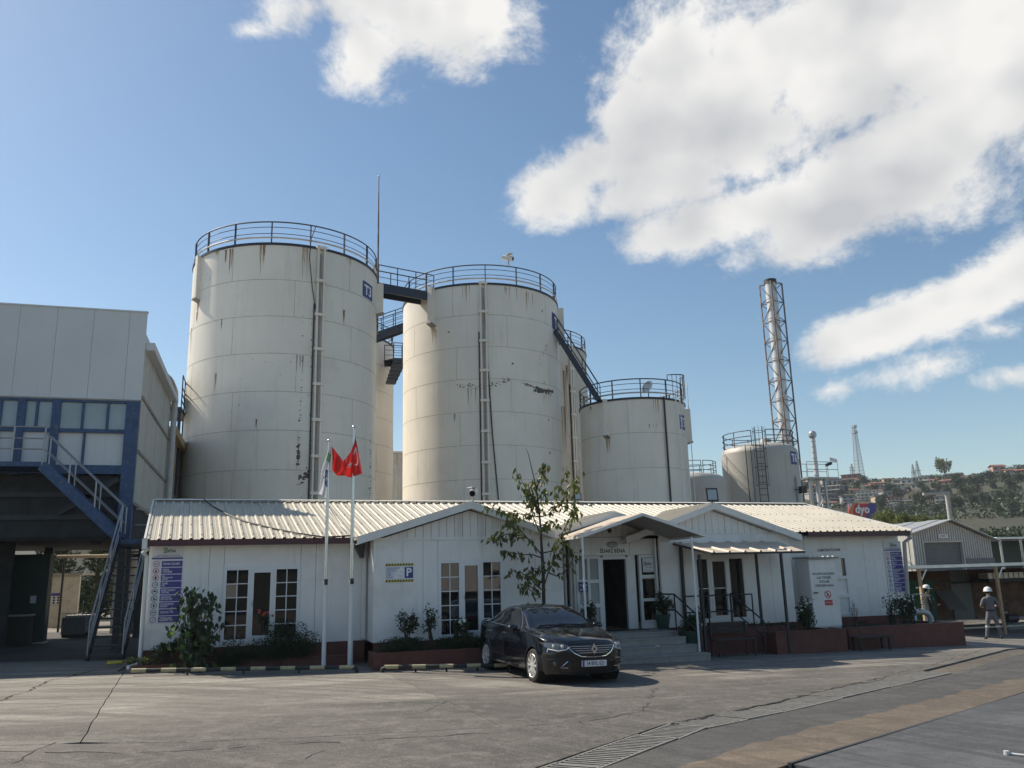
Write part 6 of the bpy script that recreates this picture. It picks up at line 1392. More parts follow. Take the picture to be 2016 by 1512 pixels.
# lamp mast behind the warehouse
YM = 70; a, b, c_ = PY(1871, 1022, YM), PY(1864, 970, YM), PY(1818, 978, YM)
t = thing('street_lamp', 'tan street lamp with a long arm behind the warehouse', 'street lamp', (a.x, YM, 0)); part('pole', MB().tube([(a.x, YM, -.3), (a.x, YM, b.z)], [.3, .22], 10), 'concrete_post', t, 50); part('arm', MB().bar((a.x+.3, YM, b.z), (c_.x, YM, b.z-.15), .22, .25), 'concrete_post', t)
# roadside billboard
YB = 82.; q = [PY(1670, 996, YB), PY(1722, 989.5, YB), PY(1722, 1021, YB), PY(1677, 1022, YB)]
bx0, bx1 = q[0].x, q[1].x; bz1 = (q[0].z+q[1].z)/2+.1; bz0 = bz1-1.85
bb_ = thing('billboard', 'red and purple dyo billboard box above the warehouse roof', 'billboard', (bx0, YB, 0))
part('face', MB().box(bx0, bx1, YB, YB+.12, bz0, bz1), 'sign_red', bb_); part('side_box', MB().box(bx1+.005, bx1+.12, YB+.02, YB+2.6, bz0, bz1), 'billboard_side', bb_)
w_ = bx1-bx0; hh = bz1-bz0
mat('sign_orange', (.70, .22, .06), .5)
part('orange_corner', MB().prism([(bx0, YB-.02, bz0+hh*.0), (bx0+w_*.16, YB-.02, bz0), (bx0+w_*.14, YB-.02, bz0+hh*.5), (bx0+w_*.26, YB-.02, bz1), (bx0+w_*.07, YB-.02, bz1)], (0, -.01, 0)), 'sign_orange', bb_)
part('white_corner', MB().prism([(bx0, YB-.035, bz1), (bx0+w_*.16, YB-.035, bz1), (bx0+w_*.03, YB-.035, bz1-hh*.35), (bx0, YB-.035, bz1-hh*.5)], (0, -.01, 0)).prism([(bx1, YB-.035, bz0), (bx1-w_*.22, YB-.035, bz0), (bx1, YB-.035, bz0+hh*.45)], (0, -.01, 0)), 'sign_white', bb_)
part('purple_field', MB().prism([(bx1-w_*.42, YB-.02, bz0), (bx1, YB-.02, bz0), (bx1, YB-.02, bz1), (bx1-w_*.25, YB-.02, bz1)], (0, -.01, 0)), 'sign_purple', bb_)
text('dyo', hh*.72, ((bx0+bx1)/2-.02, YB-.06, (bz0+bz1)/2+.22), 'text_white', bb_, bold=.05); text('dyo', hh*.75, (bx1+.13, YB+1.3, (bz0+bz1)/2), 'panel_beige', bb_, xd=(0, .7, 0), bold=.04)
part('post', MB().box(bx0+1, bx0+1.25, YB+.2, YB+.45, -.5, bz0).box(bx1-1.2, bx1-.95, YB+.2, YB+.45, -.5, bz0), 'dark_steel', bb_)
# ------------------------------------------------------------------ added across the yard, unseen behind the viewer, for the windows to mirror
ow = thing('added_hall', 'long dark storage hall added across the yard, for the office windows to mirror', 'hall', (-10, -16, 0))
for k in range(26): part('wall_sheet', MB().box(-24+2.4*k, -24+2.4*k+2.36, -16.2+.03*(k % 2), -16, -.3, 3.4), 'opp_wall', ow)
part('roof', MB().hexa([(-24, -16.5, 3.5), (38, -16.5, 3.5), (38, -15.4, 3.42), (-24, -15.4, 3.42)], [(-24, -16.5, 3.8), (38, -16.5, 3.8), (38, -15.4, 3.6), (-24, -15.4, 3.6)]), 'aluminium_light', ow)
part('upper_wall', MB().box(-24, 38, -24, -19, -.3, 5.2), 'soffit_dark', ow)
for i, (x, l) in enumerate(((10.5, 5.5), (-6, 4.2))):
    tr_ = thing('added_trailer', ('white box trailer added across the yard, for the windows to mirror', 'shorter white box trailer added across the yard, left of the long one')[i], 'trailer', (x, -11.5, g(x)))
    part('body', MB().box(x, x+l, -13.5, -11.2, 1.1, 3.1), 'white_paint', tr_); part('chassis', MB().box(x+.2, x+l-.2, -13.2, -11.5, .75, 1.08), 'dark_steel', tr_)
    for q in (.9, l-1.8, l-.8):
        for yy in (-13.3, -11.4): part('wheel', MB().lathe([(.15, -.12), (.45, -.12), (.48, -.05), (.48, .05), (.45, .12), (.15, .12)], (x+q, yy, g(x)+.48), 24, 'y'), 'rubber', tr_, 30)
# ------------------------------------------------------------------ hill with houses
def smooth(t): t = max(0., min(1., t)); return t*t*(3-2*t)
SKY_L = [(-40, 2.2), (0, 3.), (20, 4.6), (30, 5.55), (36, 5.45), (42, 4.95), (45.5, 5.1), (48.5, 5.4), (54, 5.9), (70, 6.), (95, 4.)]
def crest(az):
    for (a, e), (b, f_) in zip(SKY_L[:-1], SKY_L[1:]):
        if a <= az <= b: return e+(f_-e)*(az-a)/(b-a)
    return 0.
D0, D1 = 150., 560.
def hz(x, y):
    d = math.hypot(x, y); az = math.degrees(math.atan2(x, y)); H = math.tan(R(crest(az)))*D1 + 2.
    t = (d-D0)/(D1-D0); h = H*(smooth(t)*.55+.45*max(0, min(1, t)))
    h += noise.noise(Vector((x*.012, y*.012, 0)))*3.2*smooth(t*1.6)*(1-.55*smooth((t-.75)*4)) + noise.noise(Vector((x*.04, y*.04, 5)))*.9*smooth(t*2)
    if d > D1: h -= (d-D1)*.08
    return h-.4
mb = MB(); na, nd_ = 150, 60
for j in range(nd_+1):
    d = 140+(760-140)*j/nd_
    for i in range(na+1):
        a = R(-40+135*i/na); x, y = d*math.sin(a), d*math.cos(a); mb.v.append(Vector((x, y, hz(x, y))))
for j in range(nd_):
    for i in range(na): mb.f.append((j*(na+1)+i, j*(na+1)+i+1, (j+1)*(na+1)+i+1, (j+1)*(na+1)+i))
mat('hill_scrub', (.048, .050, .028), .95, var=.35, scale=.05, stain=((.085, .07, .045), .8, .022), bump=.6, bscale=.6, grain=.3)
struct('hill', mb, 'hill_scrub', 60)
def hill_hit(px, py):
    d = ray(px, py); L = math.hypot(d.x, d.y); s = 145.
    while s < 700:
        p = CAM+d*(s/L)
        if p.z < hz(p.x, p.y): return p
        s += 3.
    return CAM+d*(545/L)
winme = MB().box(-.5, .5, -.06, .06, -.5, .5).mesh('window'); winme.materials.append(MATS['h_window'])
def house(px, py, wpx, hpx, wall, roof, label, floors=2, flat=False, nw=3):
    p = hill_hit(px, py); dist = (p-CAM).length; W_ = wpx*dist/FPX; Hh = hpx*dist/FPX; z = min(hz(p.x, p.y), p.z)-.3; az = math.atan2(p.x, p.y)
    t = thing('hillside_house', label, 'house', (p.x, p.y, z), 'houses on the hillside'); t.rotation_euler = (0, 0, -az+jit(.5)); D_ = W_*rnd.uniform(.6, .9); wh_ = Hh if flat else Hh*.78
    BASE[t.name] = Vector()
    part('wall', MB().box(-W_/2, W_/2, 0, D_, -2, wh_), wall, t)
    if flat:
        part('roof', MB().box(-W_/2-.3, W_/2+.3, -.4, D_+.3, wh_+.01, wh_+.35), roof, t)
        for k in range(1, floors): part('balcony', MB().box(-W_/2+.2, W_/2-.2, -.8, 0, wh_*k/floors-.15, wh_*k/floors+.1), 'h_white', t)
    else: part('roof', MB().prism([(-W_/2-.5, -.5, wh_), (W_/2+.5, -.5, wh_), (W_/2+.1, D_/2, Hh), (-W_/2-.1, D_/2, Hh)], (0, 0, .2)).prism([(-W_/2-.5, D_+.5, wh_), (W_/2+.5, D_+.5, wh_), (W_/2+.1, D_/2, Hh), (-W_/2-.1, D_/2, Hh)], (0, 0, .2)), roof, t)
    for f_ in range(floors):
        for k in range(nw):
            o = link('window', winme, None, t); o.location = (-W_/2+W_*(k+.5)/nw+jit(.2), -.02, wh_*(f_+.55)/floors); o.scale = (W_/nw*.42, 1, wh_/floors*.42)
    return t
HOUSES = []
def near_house(px, py):
    h = min((q for q in HOUSES if (q[0]-px)**2+(q[1]-py)**2 > 4), key=lambda q: (q[0]-px)**2+4*(q[1]-5-py)**2); dx, dy = px-h[0], py-h[1]+5; s_ = h[6]
    for w_ in (' just', ' right', ' left', ' on ', ' below', ' low ', ' alone', ' standing', ' mid ', ' behind', ' beside', ' showing', ' at ', ' in the', ' above', ' glimpsed', ' near', ' under', ' with a slanted', ' with big'): s_ = s_.split(w_)[0]
    return ('right of' if dx > 6 else 'left of' if dx < -6 else 'below' if dy > 0 else 'above')+' the '+s_
HOUSES += [
 (1674, 950, 30, 15, 'h_brick', 'h_dark', 'unfinished red brick block on the crest under the pylon', 2, True, 3), (1639, 957, 36, 13, 'h_grey', 'h_roofgrey', 'grey flat house just right of the flue platform, upper row', 1, True, 4),
 (1637, 971, 34, 14, 'h_dark', 'h_white', 'dark block with a pale roof band below the crest, right of the flue platform', 2, True, 4), (1708, 988, 34, 21, 'h_white', 'h_grey', 'four storey pale apartment block above the billboard', 4, True, 5),
 (1729, 961, 26, 12, 'h_tan', 'h_roof', 'tan house with reddish roof right below the tall pylon', 1, False, 3), (1758, 966, 30, 14, 'h_white', 'h_roofgrey', 'pale wide house mid slope right of the tan house', 2, False, 4),
 (1762, 976, 40, 10, 'h_grey', 'h_roofgrey', 'long grey row house mid slope above the reddish one', 1, True, 6), (1785, 952, 21, 8, 'h_white', 'h_dark', 'small white house with big dark openings near the crest', 1, True, 2),
 (1803, 962, 16, 9, 'h_grey', 'h_dark', 'small grey house just below the twin masts', 1, True, 2), (1819, 951, 18, 11, 'h_grey', 'h_roofgrey', 'grey house on the crest beside the twin masts', 2, True, 2),
 (1797, 984, 15, 11, 'h_yellow', 'h_yellow', 'bright yellow house in the middle of the slope', 1, True, 2), (1736, 991, 22, 14, 'h_tan', 'h_dark', 'blank beige house right of the apartment block', 2, True, 2),
 (1763, 991, 28, 12, 'h_pink', 'h_roof', 'reddish brick house low on the slope right of the billboard', 2, True, 4), (1750, 998, 27, 7, 'h_white', 'h_white', 'low white sheds just above the billboard edge', 1, True, 5),
 (1671, 993, 22, 16, 'h_grey', 'h_roofgrey', 'narrow grey block left of the apartment block', 3, True, 2), (1635, 1001, 25, 14, 'h_white', 'h_roof', 'white house low behind the roof, left of the billboard', 2, False, 3),
 (1640, 988, 38, 14, 'h_dark', 'h_roofgrey', 'dark brown block behind the flue stand', 2, True, 5), (1606, 985, 24, 14, 'h_grey', 'h_white', 'grey house glimpsed behind the flue platform legs', 2, True, 3),
 (1854, 996, 20, 17, 'h_grey', 'h_roofgrey', 'tall grey house below the street lamp arm', 3, True, 2), (1864, 957, 25, 13, 'h_pink', 'h_roof', 'pinkish house below the crest tree', 2, False, 3),
 (1882, 942, 22, 11, 'h_dark', 'h_roofgrey', 'dark house with slanted roof on the crest right of the tree', 1, False, 2), (1908, 946, 24, 9, 'h_tan', 'h_roof', 'low tan house on the crest, third from the right edge group', 1, False, 3),
 (1930, 944, 20, 10, 'h_white', 'h_dark', 'white and dark flat house on the crest left of the pink house', 1, True, 2), (1969, 933, 21, 17, 'h_pink', 'h_roof', 'tall pink house standing out on the crest', 2, False, 2),
 (1992, 936, 18, 12, 'h_tan', 'h_roof', 'tan house on the crest right of the tall pink house', 2, False, 2), (2010, 935, 18, 11, 'h_brick', 'h_roof', 'brick house on the crest at the right edge', 1, False, 2),
 (1830, 985, 22, 9, 'h_white', 'h_roof', 'pale low house left of the street lamp arm', 1, False, 3), (1880, 990, 14, 8, 'h_pink', 'h_roof', 'small reddish house right of the street lamp pole', 1, False, 2),
 (1405, 965, 26, 22, 'h_dark', 'h_roofgrey', 'dark block showing left of T6, upper', 3, True, 3), (1412, 988, 22, 18, 'h_grey', 'h_roof', 'grey block showing left of T6, lower', 3, True, 3),
 (1990, 998, 24, 6, 'h_grey', 'h_white', 'low grey shed alone on the green slope at the right', 1, True, 3), (1695, 952, 16, 9, 'h_grey', 'h_roof', 'small house at the foot of the tall pylon', 1, False, 2),
 (1608, 965, 20, 12, 'h_white', 'h_roof', 'white house with red roof behind the flue stack', 2, False, 2), (1780, 1002, 20, 8, 'h_grey', 'h_dark', 'small grey hut right of the low white sheds', 1, True, 2)]
EXTRA = [(1600, 950, 18, 9, 'h_tan', 'h_roof'), (1618, 944, 16, 8, 'h_white', 'h_roofgrey'), (1655, 965, 18, 9, 'h_white', 'h_roof'), (1682, 972, 18, 10, 'h_tan', 'h_roof'), (1690, 983, 14, 9, 'h_grey', 'h_roofgrey'), (1712, 962, 16, 8, 'h_white', 'h_roof'), (1740, 972, 15, 9, 'h_grey', 'h_roof'), (1748, 948, 14, 7, 'h_tan', 'h_roof'), (1768, 950, 14, 7, 'h_grey', 'h_roofgrey'), (1780, 974, 15, 9, 'h_pink', 'h_roof'), (1790, 992, 16, 8, 'h_tan', 'h_roofgrey'), (1812, 976, 15, 8, 'h_grey', 'h_roof'), (1818, 994, 15, 8, 'h_white', 'h_roof'), (1838, 950, 14, 7, 'h_tan', 'h_roof'), (1842, 970, 16, 8, 'h_grey', 'h_roofgrey'), (1622, 995, 18, 10, 'h_tan', 'h_roof'), (1590, 975, 18, 10, 'h_pink', 'h_roof'), (1652, 1000, 16, 9, 'h_grey', 'h_roofgrey'), (1700, 998, 14, 8, 'h_pink', 'h_roof'), (1898, 954, 14, 7, 'h_grey', 'h_roof')]
for a in HOUSES: house(*a)
for (x_, y_, w_, h_, wl, rf) in EXTRA:
    house(x_, y_, w_, h_, wl, rf, 'small '+{'h_tan': 'tan', 'h_white': 'white', 'h_grey': 'grey', 'h_pink': 'reddish'}[wl]+(' red-roofed' if rf == 'h_roof' else ' grey-roofed')+' house '+near_house(x_, y_), 1, False, 2)
# lattice pylons on the crest
def pylon(label, px, pyb, pyt, w0, w1, m='rail_grey', arms=0, n=12):
    p = hill_hit(px, pyb); d = (p-CAM).length; zb = p.z-1; H = (pyb-pyt)*d/FPX; r0, r1 = w0*d/FPX/2, w1*d/FPX/2; lean = 0
    t = thing('lattice_mast', label, 'mast', (p.x, p.y, zb)); c = [Vector((sx_, sy, 0)) for sx_ in (-1, 1) for sy in (-1, 1)]; order = (0, 1, 3, 2)
    def q(i, f_): return Vector((p.x, p.y, zb))+c[i]*(r0+(r1-r0)*f_)+Vector((0, 0, H*f_))
    for i in range(4): part('leg', MB().bar(q(i, 0), q(i, 1), .22, .22, (0, 1, 0)), m, t)
    br = MB()
    for k in range(n):
        for s in range(4):
            i, j = order[s], order[(s+1) % 4]; br.bar(q(i, k/n), q(j, (k+1)/n), .14, .14); br.bar(q(j, (k+1)/n), q(i, (k+1)/n), .12, .12)
    part('lattice', br, m, t)
    for k in range(arms): z = H*(.55+.18*k); part('cross_arm', MB().bar(Vector((p.x-r0*1.8, p.y, zb+z)), Vector((p.x+r0*1.8, p.y, zb+z)), .25, .3), m, t)
    if arms == 0: part('antenna_drums', MB().box(p.x-r1*2, p.x+r1*2, p.y-r1*2, p.y+r1*2, zb+H*.86, zb+H*.9).box(p.x-r1*1.6, p.x+r1*1.6, p.y-r1*2, p.y+r1*2, zb+H*.96, zb+H), m, t)
pylon('tall red and white lattice radio mast on the hill crest', 1694, 948, 842, 13, 4, n=18); pylon('small pylon left of the tall radio mast', 1679, 938, 912, 7, 1, arms=2, n=6)
pylon('right one of the twin lattice masts on the crest', 1809, 945, 908, 8, 1, arms=1, n=7); pylon('left one of the twin lattice masts on the crest', 1800, 945, 914, 6, 1, arms=1, n=6)
# ------------------------------------------------------------------ foliage
def leaf_quads(mb, p, d, s, rr, w=.45):
    d = Vector(d).normalized(); sd = d.cross(Vector((rr.uniform(-1, 1), rr.uniform(-1, 1), rr.uniform(-.3, 1)))); 
    if sd.length < 1e-3: sd = d.orthogonal()
    sd.normalize(); n_ = sd.cross(d); o = len(mb.v)
    mb.v += [p, p+d*s*.45+sd*s*w*.5+n_*s*.08, p+d*s, p+d*s*.45-sd*s*w*.5+n_*s*.08]; mb.f += [(o, o+1, o+2), (o, o+2, o+3)]
def clump_crown(mb, c, rx, ry, rz, n, s, rr, lumps=9, droop=.2, hollow=.35):
    cs = []
    for k in range(lumps):
        v = Vector((rr.gauss(0, 1), rr.gauss(0, 1), rr.gauss(0, 1))).normalized()*rr.uniform(.25, .85); cs.append((v, rr.uniform(.25, .5)))
    for k in range(n):
        v, rad = rr.choice(cs); u = Vector((rr.gauss(0, 1), rr.gauss(0, 1), rr.gauss(0, 1))).normalized()*(rr.random()**.4)*rad; w_ = v+u
        p = Vector(c)+Vector((w_.x*rx, w_.y*ry, w_.z*rz)); leaf_quads(mb, p, u+Vector((rr.uniform(-.6, .6), rr.uniform(-.6, .6), -droop+rr.uniform(-.5, .5))), s*rr.uniform(.6, 1.3), rr)
tree_protos = []
for k in range(4):
    rr = random.Random(30+k); mb = MB(); clump_crown(mb, (0, 0, 3.6), 2.4, 2.4, 2.4, 1500, .5, rr, 12)
    me = bpy.data.meshes.new('crown'); me.from_pydata(mb.v, [], mb.f); me.materials.append(MATS[('leaf_dark', 'leaf_dark', 'leaf', 'pine')[k]])
    tm = MB().tube([(0, 0, -1), (0, 0, 1.4), (.2, 0, 2.8), (.4, .2, 4)], [.28, .2, .13, .05], 7).tube([(0, 0, 1.6), (-.7, .3, 3)], [.12, .04], 6).tube([(.05, 0, 2), (.6, -.5, 3.4)], [.1, .03], 6).mesh('trunk'); tm.materials.append(MATS['bark']); tree_protos.append((me, tm))
def tree(p, s, k, label, name='tree', group=None, sz=1.):
    t = thing(name, label, 'tree', p, group); t.scale = (s, s, s*sz); t.rotation_euler = (0, 0, rnd.uniform(0, 6.28))
    link('crown', tree_protos[k][0], None, t); link('trunk', tree_protos[k][1], None, t); return t
ct = hill_hit(1862, 941); tree(ct+Vector((0, 0, -1)), 1.7, 2, 'bushy pale tree standing on the crest beside the dark roofed house', sz=1.3)
tr_r = random.Random(77)
hb = [(1700, 955), (1720, 968), (1752, 972), (1770, 985), (1790, 968), (1815, 965), (1826, 975), (1838, 962), (1850, 968), (1865, 975), (1885, 955), (1890, 968), (1900, 985), (1915, 960), (1925, 975), (1935, 955), (1950, 948), (1955, 965), (1968, 985), (1980, 955), (1990, 970), (2005, 950), (1915, 995), (1940, 1000), (1880, 1005), (1845, 1008), (1815, 1000), (1800, 1010), (1965, 1008), (2000, 1015), (1660, 968), (1655, 982), (1690, 962), (1615, 975), (1590, 965), (1835, 988), (1740, 1004), (1775, 1012), (1930, 988), (1990, 985)]
seen_tree = {}
def tree_label(px, py):
    b = near_house(px, py); k = seen_tree.setdefault(b, []); s_ = 'dark leafy hillside tree '+b
    if k:
        x0, y0 = k[0]; s_ = ('higher ' if py < y0-4 else 'lower ' if py > y0+4 else '')+('farther right ' if px > x0+4 else 'farther left ' if px < x0-4 else '')+s_
        
        for ad in ('dark leafy', 'small dark', 'low dark', 'rounded dark', 'narrow dark'):
            if not any(len(q) > 2 and q[2] == s_.replace('dark leafy', ad) for q in k): s_ = s_.replace('dark leafy', ad); break
    k.append((px, py) if not k else (px, py, s_)); return s_
for (px, py) in hb:
    p = hill_hit(px, py); tree(p+Vector((0, 0, -.8)), tr_r.uniform(.65, 1.2), tr_r.choice((0, 1, 0, 3)), tree_label(px, py), 'hillside_tree', 'trees scattered over the hillside', tr_r.uniform(.8, 1.1))
# scrub over the hillside, one mass
rr = random.Random(5); mb = MB()
for k in range(5200):
    az = R(rr.uniform(24, 62)); d = rr.uniform(230, 560); x, y = d*math.sin(az), d*math.cos(az)
    if noise.noise(Vector((x*.02, y*.02, 2))) < -.05: continue
    z = hz(x, y); s = rr.uniform(.4, 1.2)
    for q in range(9): leaf_quads(mb, Vector((x+rr.gauss(0, s), y+rr.gauss(0, s), z+rr.uniform(0, s))), (rr.gauss(0, 1), rr.gauss(0, 1), rr.uniform(.2, 1)), s*1.1, rr, .8)
me = bpy.data.meshes.new('hillside_scrub'); me.from_pydata(mb.v, [], mb.f); o = link('hillside_scrub', me, 'leaf_dark'); tag(o, 'dark green scrub covering the far hillside', 'scrub', None, 'stuff')
# trees behind billboard and warehouse, pines behind the passage
for i, (px, py, Y, s, k, lb_) in enumerate(((1752, 1030, 66, .62, 2, 'sunlit round tree directly right of the billboard'), (1775, 1036, 62, .55, 2, 'small sunlit tree above the far warehouse roof edge'), (1800, 1040, 68, .6, 2, 'sunlit tree behind the warehouse roof, left of its peak'), (1842, 1035, 75, .55, 2, 'sunlit tree showing just above the warehouse peak'), (1960, 1075, 75, .8, 3, 'dark tree behind the dark shed, left one'), (2000, 1078, 80, .9, 3, 'dark tree behind the dark shed, right one'))):
    p = PY(px, py, Y); tree((p.x, Y, p.z-3.2*s), s, k, lb_)
# ------------------------------------------------------------------ the parked car
def interp(tab, x):
    if x <= tab[0][0]: return tab[0][1]
    for (a, p), (b, q) in zip(tab[:-1], tab[1:]):
        if x <= b:
            t = (x-a)/(b-a); return p+(q-p)*t
    return tab[-1][1]
def crom(tab, x):      # smooth interpolation
    n = len(tab)
    if x <= tab[0][0]: return tab[0][1]
    if x >= tab[-1][0]: return tab[-1][1]
    for i in range(n-1):
        if x <= tab[i+1][0]:
            x0, y0 = tab[i]; x1, y1 = tab[i+1]; h = x1-x0; t = (x-x0)/h
            m0 = (y1-(tab[i-1][1] if i else y0))/((x1-tab[i-1][0]) if i else h); m1 = ((tab[i+2][1] if i+2 < n else y1)-y0)/((tab[i+2][0]-x0) if i+2 < n else h)
            return (2*t**3-3*t*t+1)*y0+(t**3-2*t*t+t)*h*m0+(-2*t**3+3*t*t)*y1+(t**3-t*t)*h*m1
ZT = [(0, .755), (.06, .80), (.14, .835), (.3, .875), (.6, .93), (1.0, .985), (1.25, 1.02), (1.42, 1.085), (1.7, 1.235), (2.0, 1.365), (2.25, 1.422), (2.6, 1.445), (3.0, 1.42), (3.4, 1.34), (3.8, 1.215), (4.1, 1.115), (4.3, 1.085), (4.5, 1.06), (4.63, .99)]
ZB_ = [(0, .70), (.3, .79), (.6, .85), (1., .895), (1.3, .925), (2, .955), (3, .995), (3.8, 1.03), (4.3, 1.03), (4.63, .95)]
WB = [(0, .66), (.15, .73), (.4, .80), (1, .855), (2, .87), (3, .87), (3.8, .84), (4.3, .77), (4.63, .68)]
WM = [(0, .73), (.15, .82), (.4, .875), (.9, .905), (1.5, .895), (2.6, .89), (3.5, .905), (4.1, .875), (4.63, .74)]
ZS = [(0, .20), (.5, .18), (1.4, .21), (3.2, .21), (4.2, .25), (4.63, .33)]
WR = [(0, .45), (.3, .58), (.7, .66), (1.1, .70), (1.25, .71), (1.45, .695), (1.7, .655), (2.0, .605), (2.3, .585), (2.8, .575), (3.3, .565), (3.8, .56), (4.1, .58), (4.4, .56), (4.63, .5)]
def section(l):
    zt, zb, wb_, wm, zs, wr = (crom(q, l) for q in (ZT, ZB_, WB, WM, ZS, WR))
    rail_z = zt-.055 if 1.3 < l < 4.05 else zt-.02
    return [(wm-.30, zs), (wm-.07, zs), (wm-.03, zs+.06), (wm-.005, .42), (wm, .58), (wb_+(wm-wb_)*.45, zb-.10), (wb_, zb), (wb_-.03, zb+.022), (wr+(wb_-wr)*.42, zb+.02+(rail_z-zb-.02)*.5), (wr, rail_z), (wr*.6, zt-.012), (wr*.25, zt-.001), (0, zt)]
def nose(l, y, z):     # plan rounding of both ends
    f_ = max(0, 1-l/1.3); f2 = max(0, (l-3.7)/.93)
    dl = .46*(abs(y)/.9)**2.6*f_*f_ - .30*(abs(y)/.9)**2.6*f2*f2
    if l < .3: dl += (.3-l)/.3*(.07*max(0, (.42-z)/.22) + .05*max(0, (z-.62)/.2))
    return l+dl
NL, NS = 240, 6
def build_car():
    car = thing('parked_car', 'shiny black saloon car with alloy wheels parked before the steps', 'car', (0, 0, 0)); BASE[car.name] = Vector()
    rows = []
    for i in range(NL+1):
        l = 4.63*i/NL; sec = section(l); pts = []
        for k in range(len(sec)-1):
            for s in range(NS):
                t = s/NS; q0 = sec[max(0, k-1)]; q1 = sec[k]; q2_ = sec[k+1]; q3 = sec[min(len(sec)-1, k+2)]
                if k in (0, 1, 6): pts.append((q1[0]+(q2_[0]-q1[0])*t, q1[1]+(q2_[1]-q1[1])*t))
                else:
                    h = .5; f_ = lambda a, b, c, d: .5*((2*b)+(c-a)*t+(2*a-5*b+4*c-d)*t*t+(3*b-a-3*c+d)*t**3)
                    if k == 2: q0 = q1
                    if k == 7: q0 = q1
                    if k == 5: q3 = q2_
                    pts.append((f_(q0[0], q1[0], q2_[0], q3[0]), f_(q0[1], q1[1], q2_[1], q3[1])))
        pts.append(sec[-1]); full = [(-y, z) for y, z in pts] + [(y, z) for y, z in reversed(pts[:-1])]
        rows.append([Vector((nose(l, y, z), y, z)) for y, z in full])
    m = len(rows[0]); mb = MB()
    for r_ in rows: mb.v += r_
    AX = (.93, 3.60); RW = .355
    for i in range(NL):
        for j in range(m-1):
            a = i*m+j; q = (mb.v[a]+mb.v[a+m+1])/2
            if abs(q.y) > .5 and q.z < .7 and any((q.x-ax)**2+(q.z-.325)**2 < RW*RW for ax in AX): continue
            mb.f.append((a, a+1, a+m+1, a+m))
    # end caps: strips across
    half = m//2
    for i0, rev in ((0, False), (NL, True)):
        base = i0*m
        n0 = len(mb.v); K = 24; idx = []
        for j in range(half+1):
            a, b = mb.v[base+j], mb.v[base+m-1-j]; row = []
            for k in range(K+1):
                s = k/K; y = a.y+(b.y-a.y)*s; l0 = 4.63*i0/NL; p = Vector((nose(l0, y, a.z), y, a.z))
                if k == 0: row.append(base+j)
                elif k == K: row.append(base+m-1-j)
                else: mb.v.append(p); row.append(len(mb.v)-1)
            idx.append(row)
        for j in range(half):
            for k in range(K):
                f_ = (idx[j][k], idx[j][k+1], idx[j+1][k+1], idx[j+1][k]); f_ = tuple(dict.fromkeys(f_))
                if len(f_) >= 3: mb.f.append(f_)
    body = part('body', mb, 'car_paint', car, 38)
    bvh = BVHTree.FromPolygons([tuple(v) for v in mb.v], [f_ for f_ in mb.f])
    def hit(o, d):
        loc, nrm, ix, dist = bvh.ray_cast(Vector(o), Vector(d))
        return loc
    def proj(kind, a, b):      # front: (y,z); side: (l,z); top: (l,y)
        if kind == 'front': p = hit((-2, a, b), (1, 0, 0)); return (p, Vector((-1, 0, 0)))
        if kind == 'left': p = hit((a, -3, b), (0, 1, 0)); return (p, Vector((0, -1, 0)))
        if kind == 'right': p = hit((a, 3, b), (0, -1, 0)); return (p, Vector((0, 1, 0)))
        p = hit((a, b, 4), (0, 0, -1)); return (p, Vector((0, 0, 1)))
    def patch(name, poly, kind, m_, off=.004, step=.04, label=None):
        pts = []
        for (a, b), (c, d) in zip(poly, poly[1:]+poly[:1]):
            n = max(1, int(math.hypot(c-a, d-b)/step)); pts += [(a+(c-a)*i/n, b+(d-b)*i/n) for i in range(n)]
        es = [(i, (i+1) % len(pts)) for i in range(len(pts))]; vv = [Vector(p) for p in pts]
        x0, x1 = min(p[0] for p in pts), max(p[0] for p in pts); y0, y1 = min(p[1] for p in pts), max(p[1] for p in pts)
        x = x0+step*.37
        while x < x1:
            y = y0+step*.41
            while y < y1: vv.append(Vector((x, y))); y += step
            x += step
        vs, _, fs, *_q = delaunay_2d_cdt(vv, es, [], 1, 1e-5); out = []; ok = []
        for v in vs:
            p, n = proj(kind, v.x, v.y)
            ok.append(p is not None); out.append((p+n*off) if p is not None else Vector((0, 0, 0)))
        fs = [tuple(f_) for f_ in fs if all(ok[i] for i in f_)]
        return part(name, MB().add(out, fs), m_, car, 60, label)
    def line(name, pts, kind, r_, m_, off=.0, step=.05, parent=None, closed=False):
        q = []
        for (a, b), (c, d) in zip(pts[:-1], pts[1:]):
            n = max(1, int(math.hypot(c-a, d-b)/step)); q += [(a+(c-a)*i/n, b+(d-b)*i/n) for i in range(n)]
        q.append(pts[-1]); w = []
        for a, b in q:
            p, n = proj(kind, a, b)
            if p is not None: w.append(p+n*off)
        if len(w) > 1: part(name, MB().tube(w, r_, 6), m_, car, 50)
    # glass
    ws = [(1.285, -.63), (1.30, .0), (1.285, .63), (1.99, .545), (2.02, 0), (1.99, -.545)]; patch('windscreen', ws, 'top', 'car_glass', .004)
    patch('rear_window', [(3.28, -.5), (3.28, .5), (3.86, .56), (3.86, -.56)], 'top', 'car_glass', .004)
    line('wiper', [(1.31, -.5), (1.36, .1)], 'top', .008, 'car_black', .012); line('wiper', [(1.31, .0), (1.36, .55)], 'top', .008, 'car_black', .012)
    line('cowl', [(1.25, -.66), (1.27, 0), (1.25, .66)], 'top', .016, 'car_black', .0)
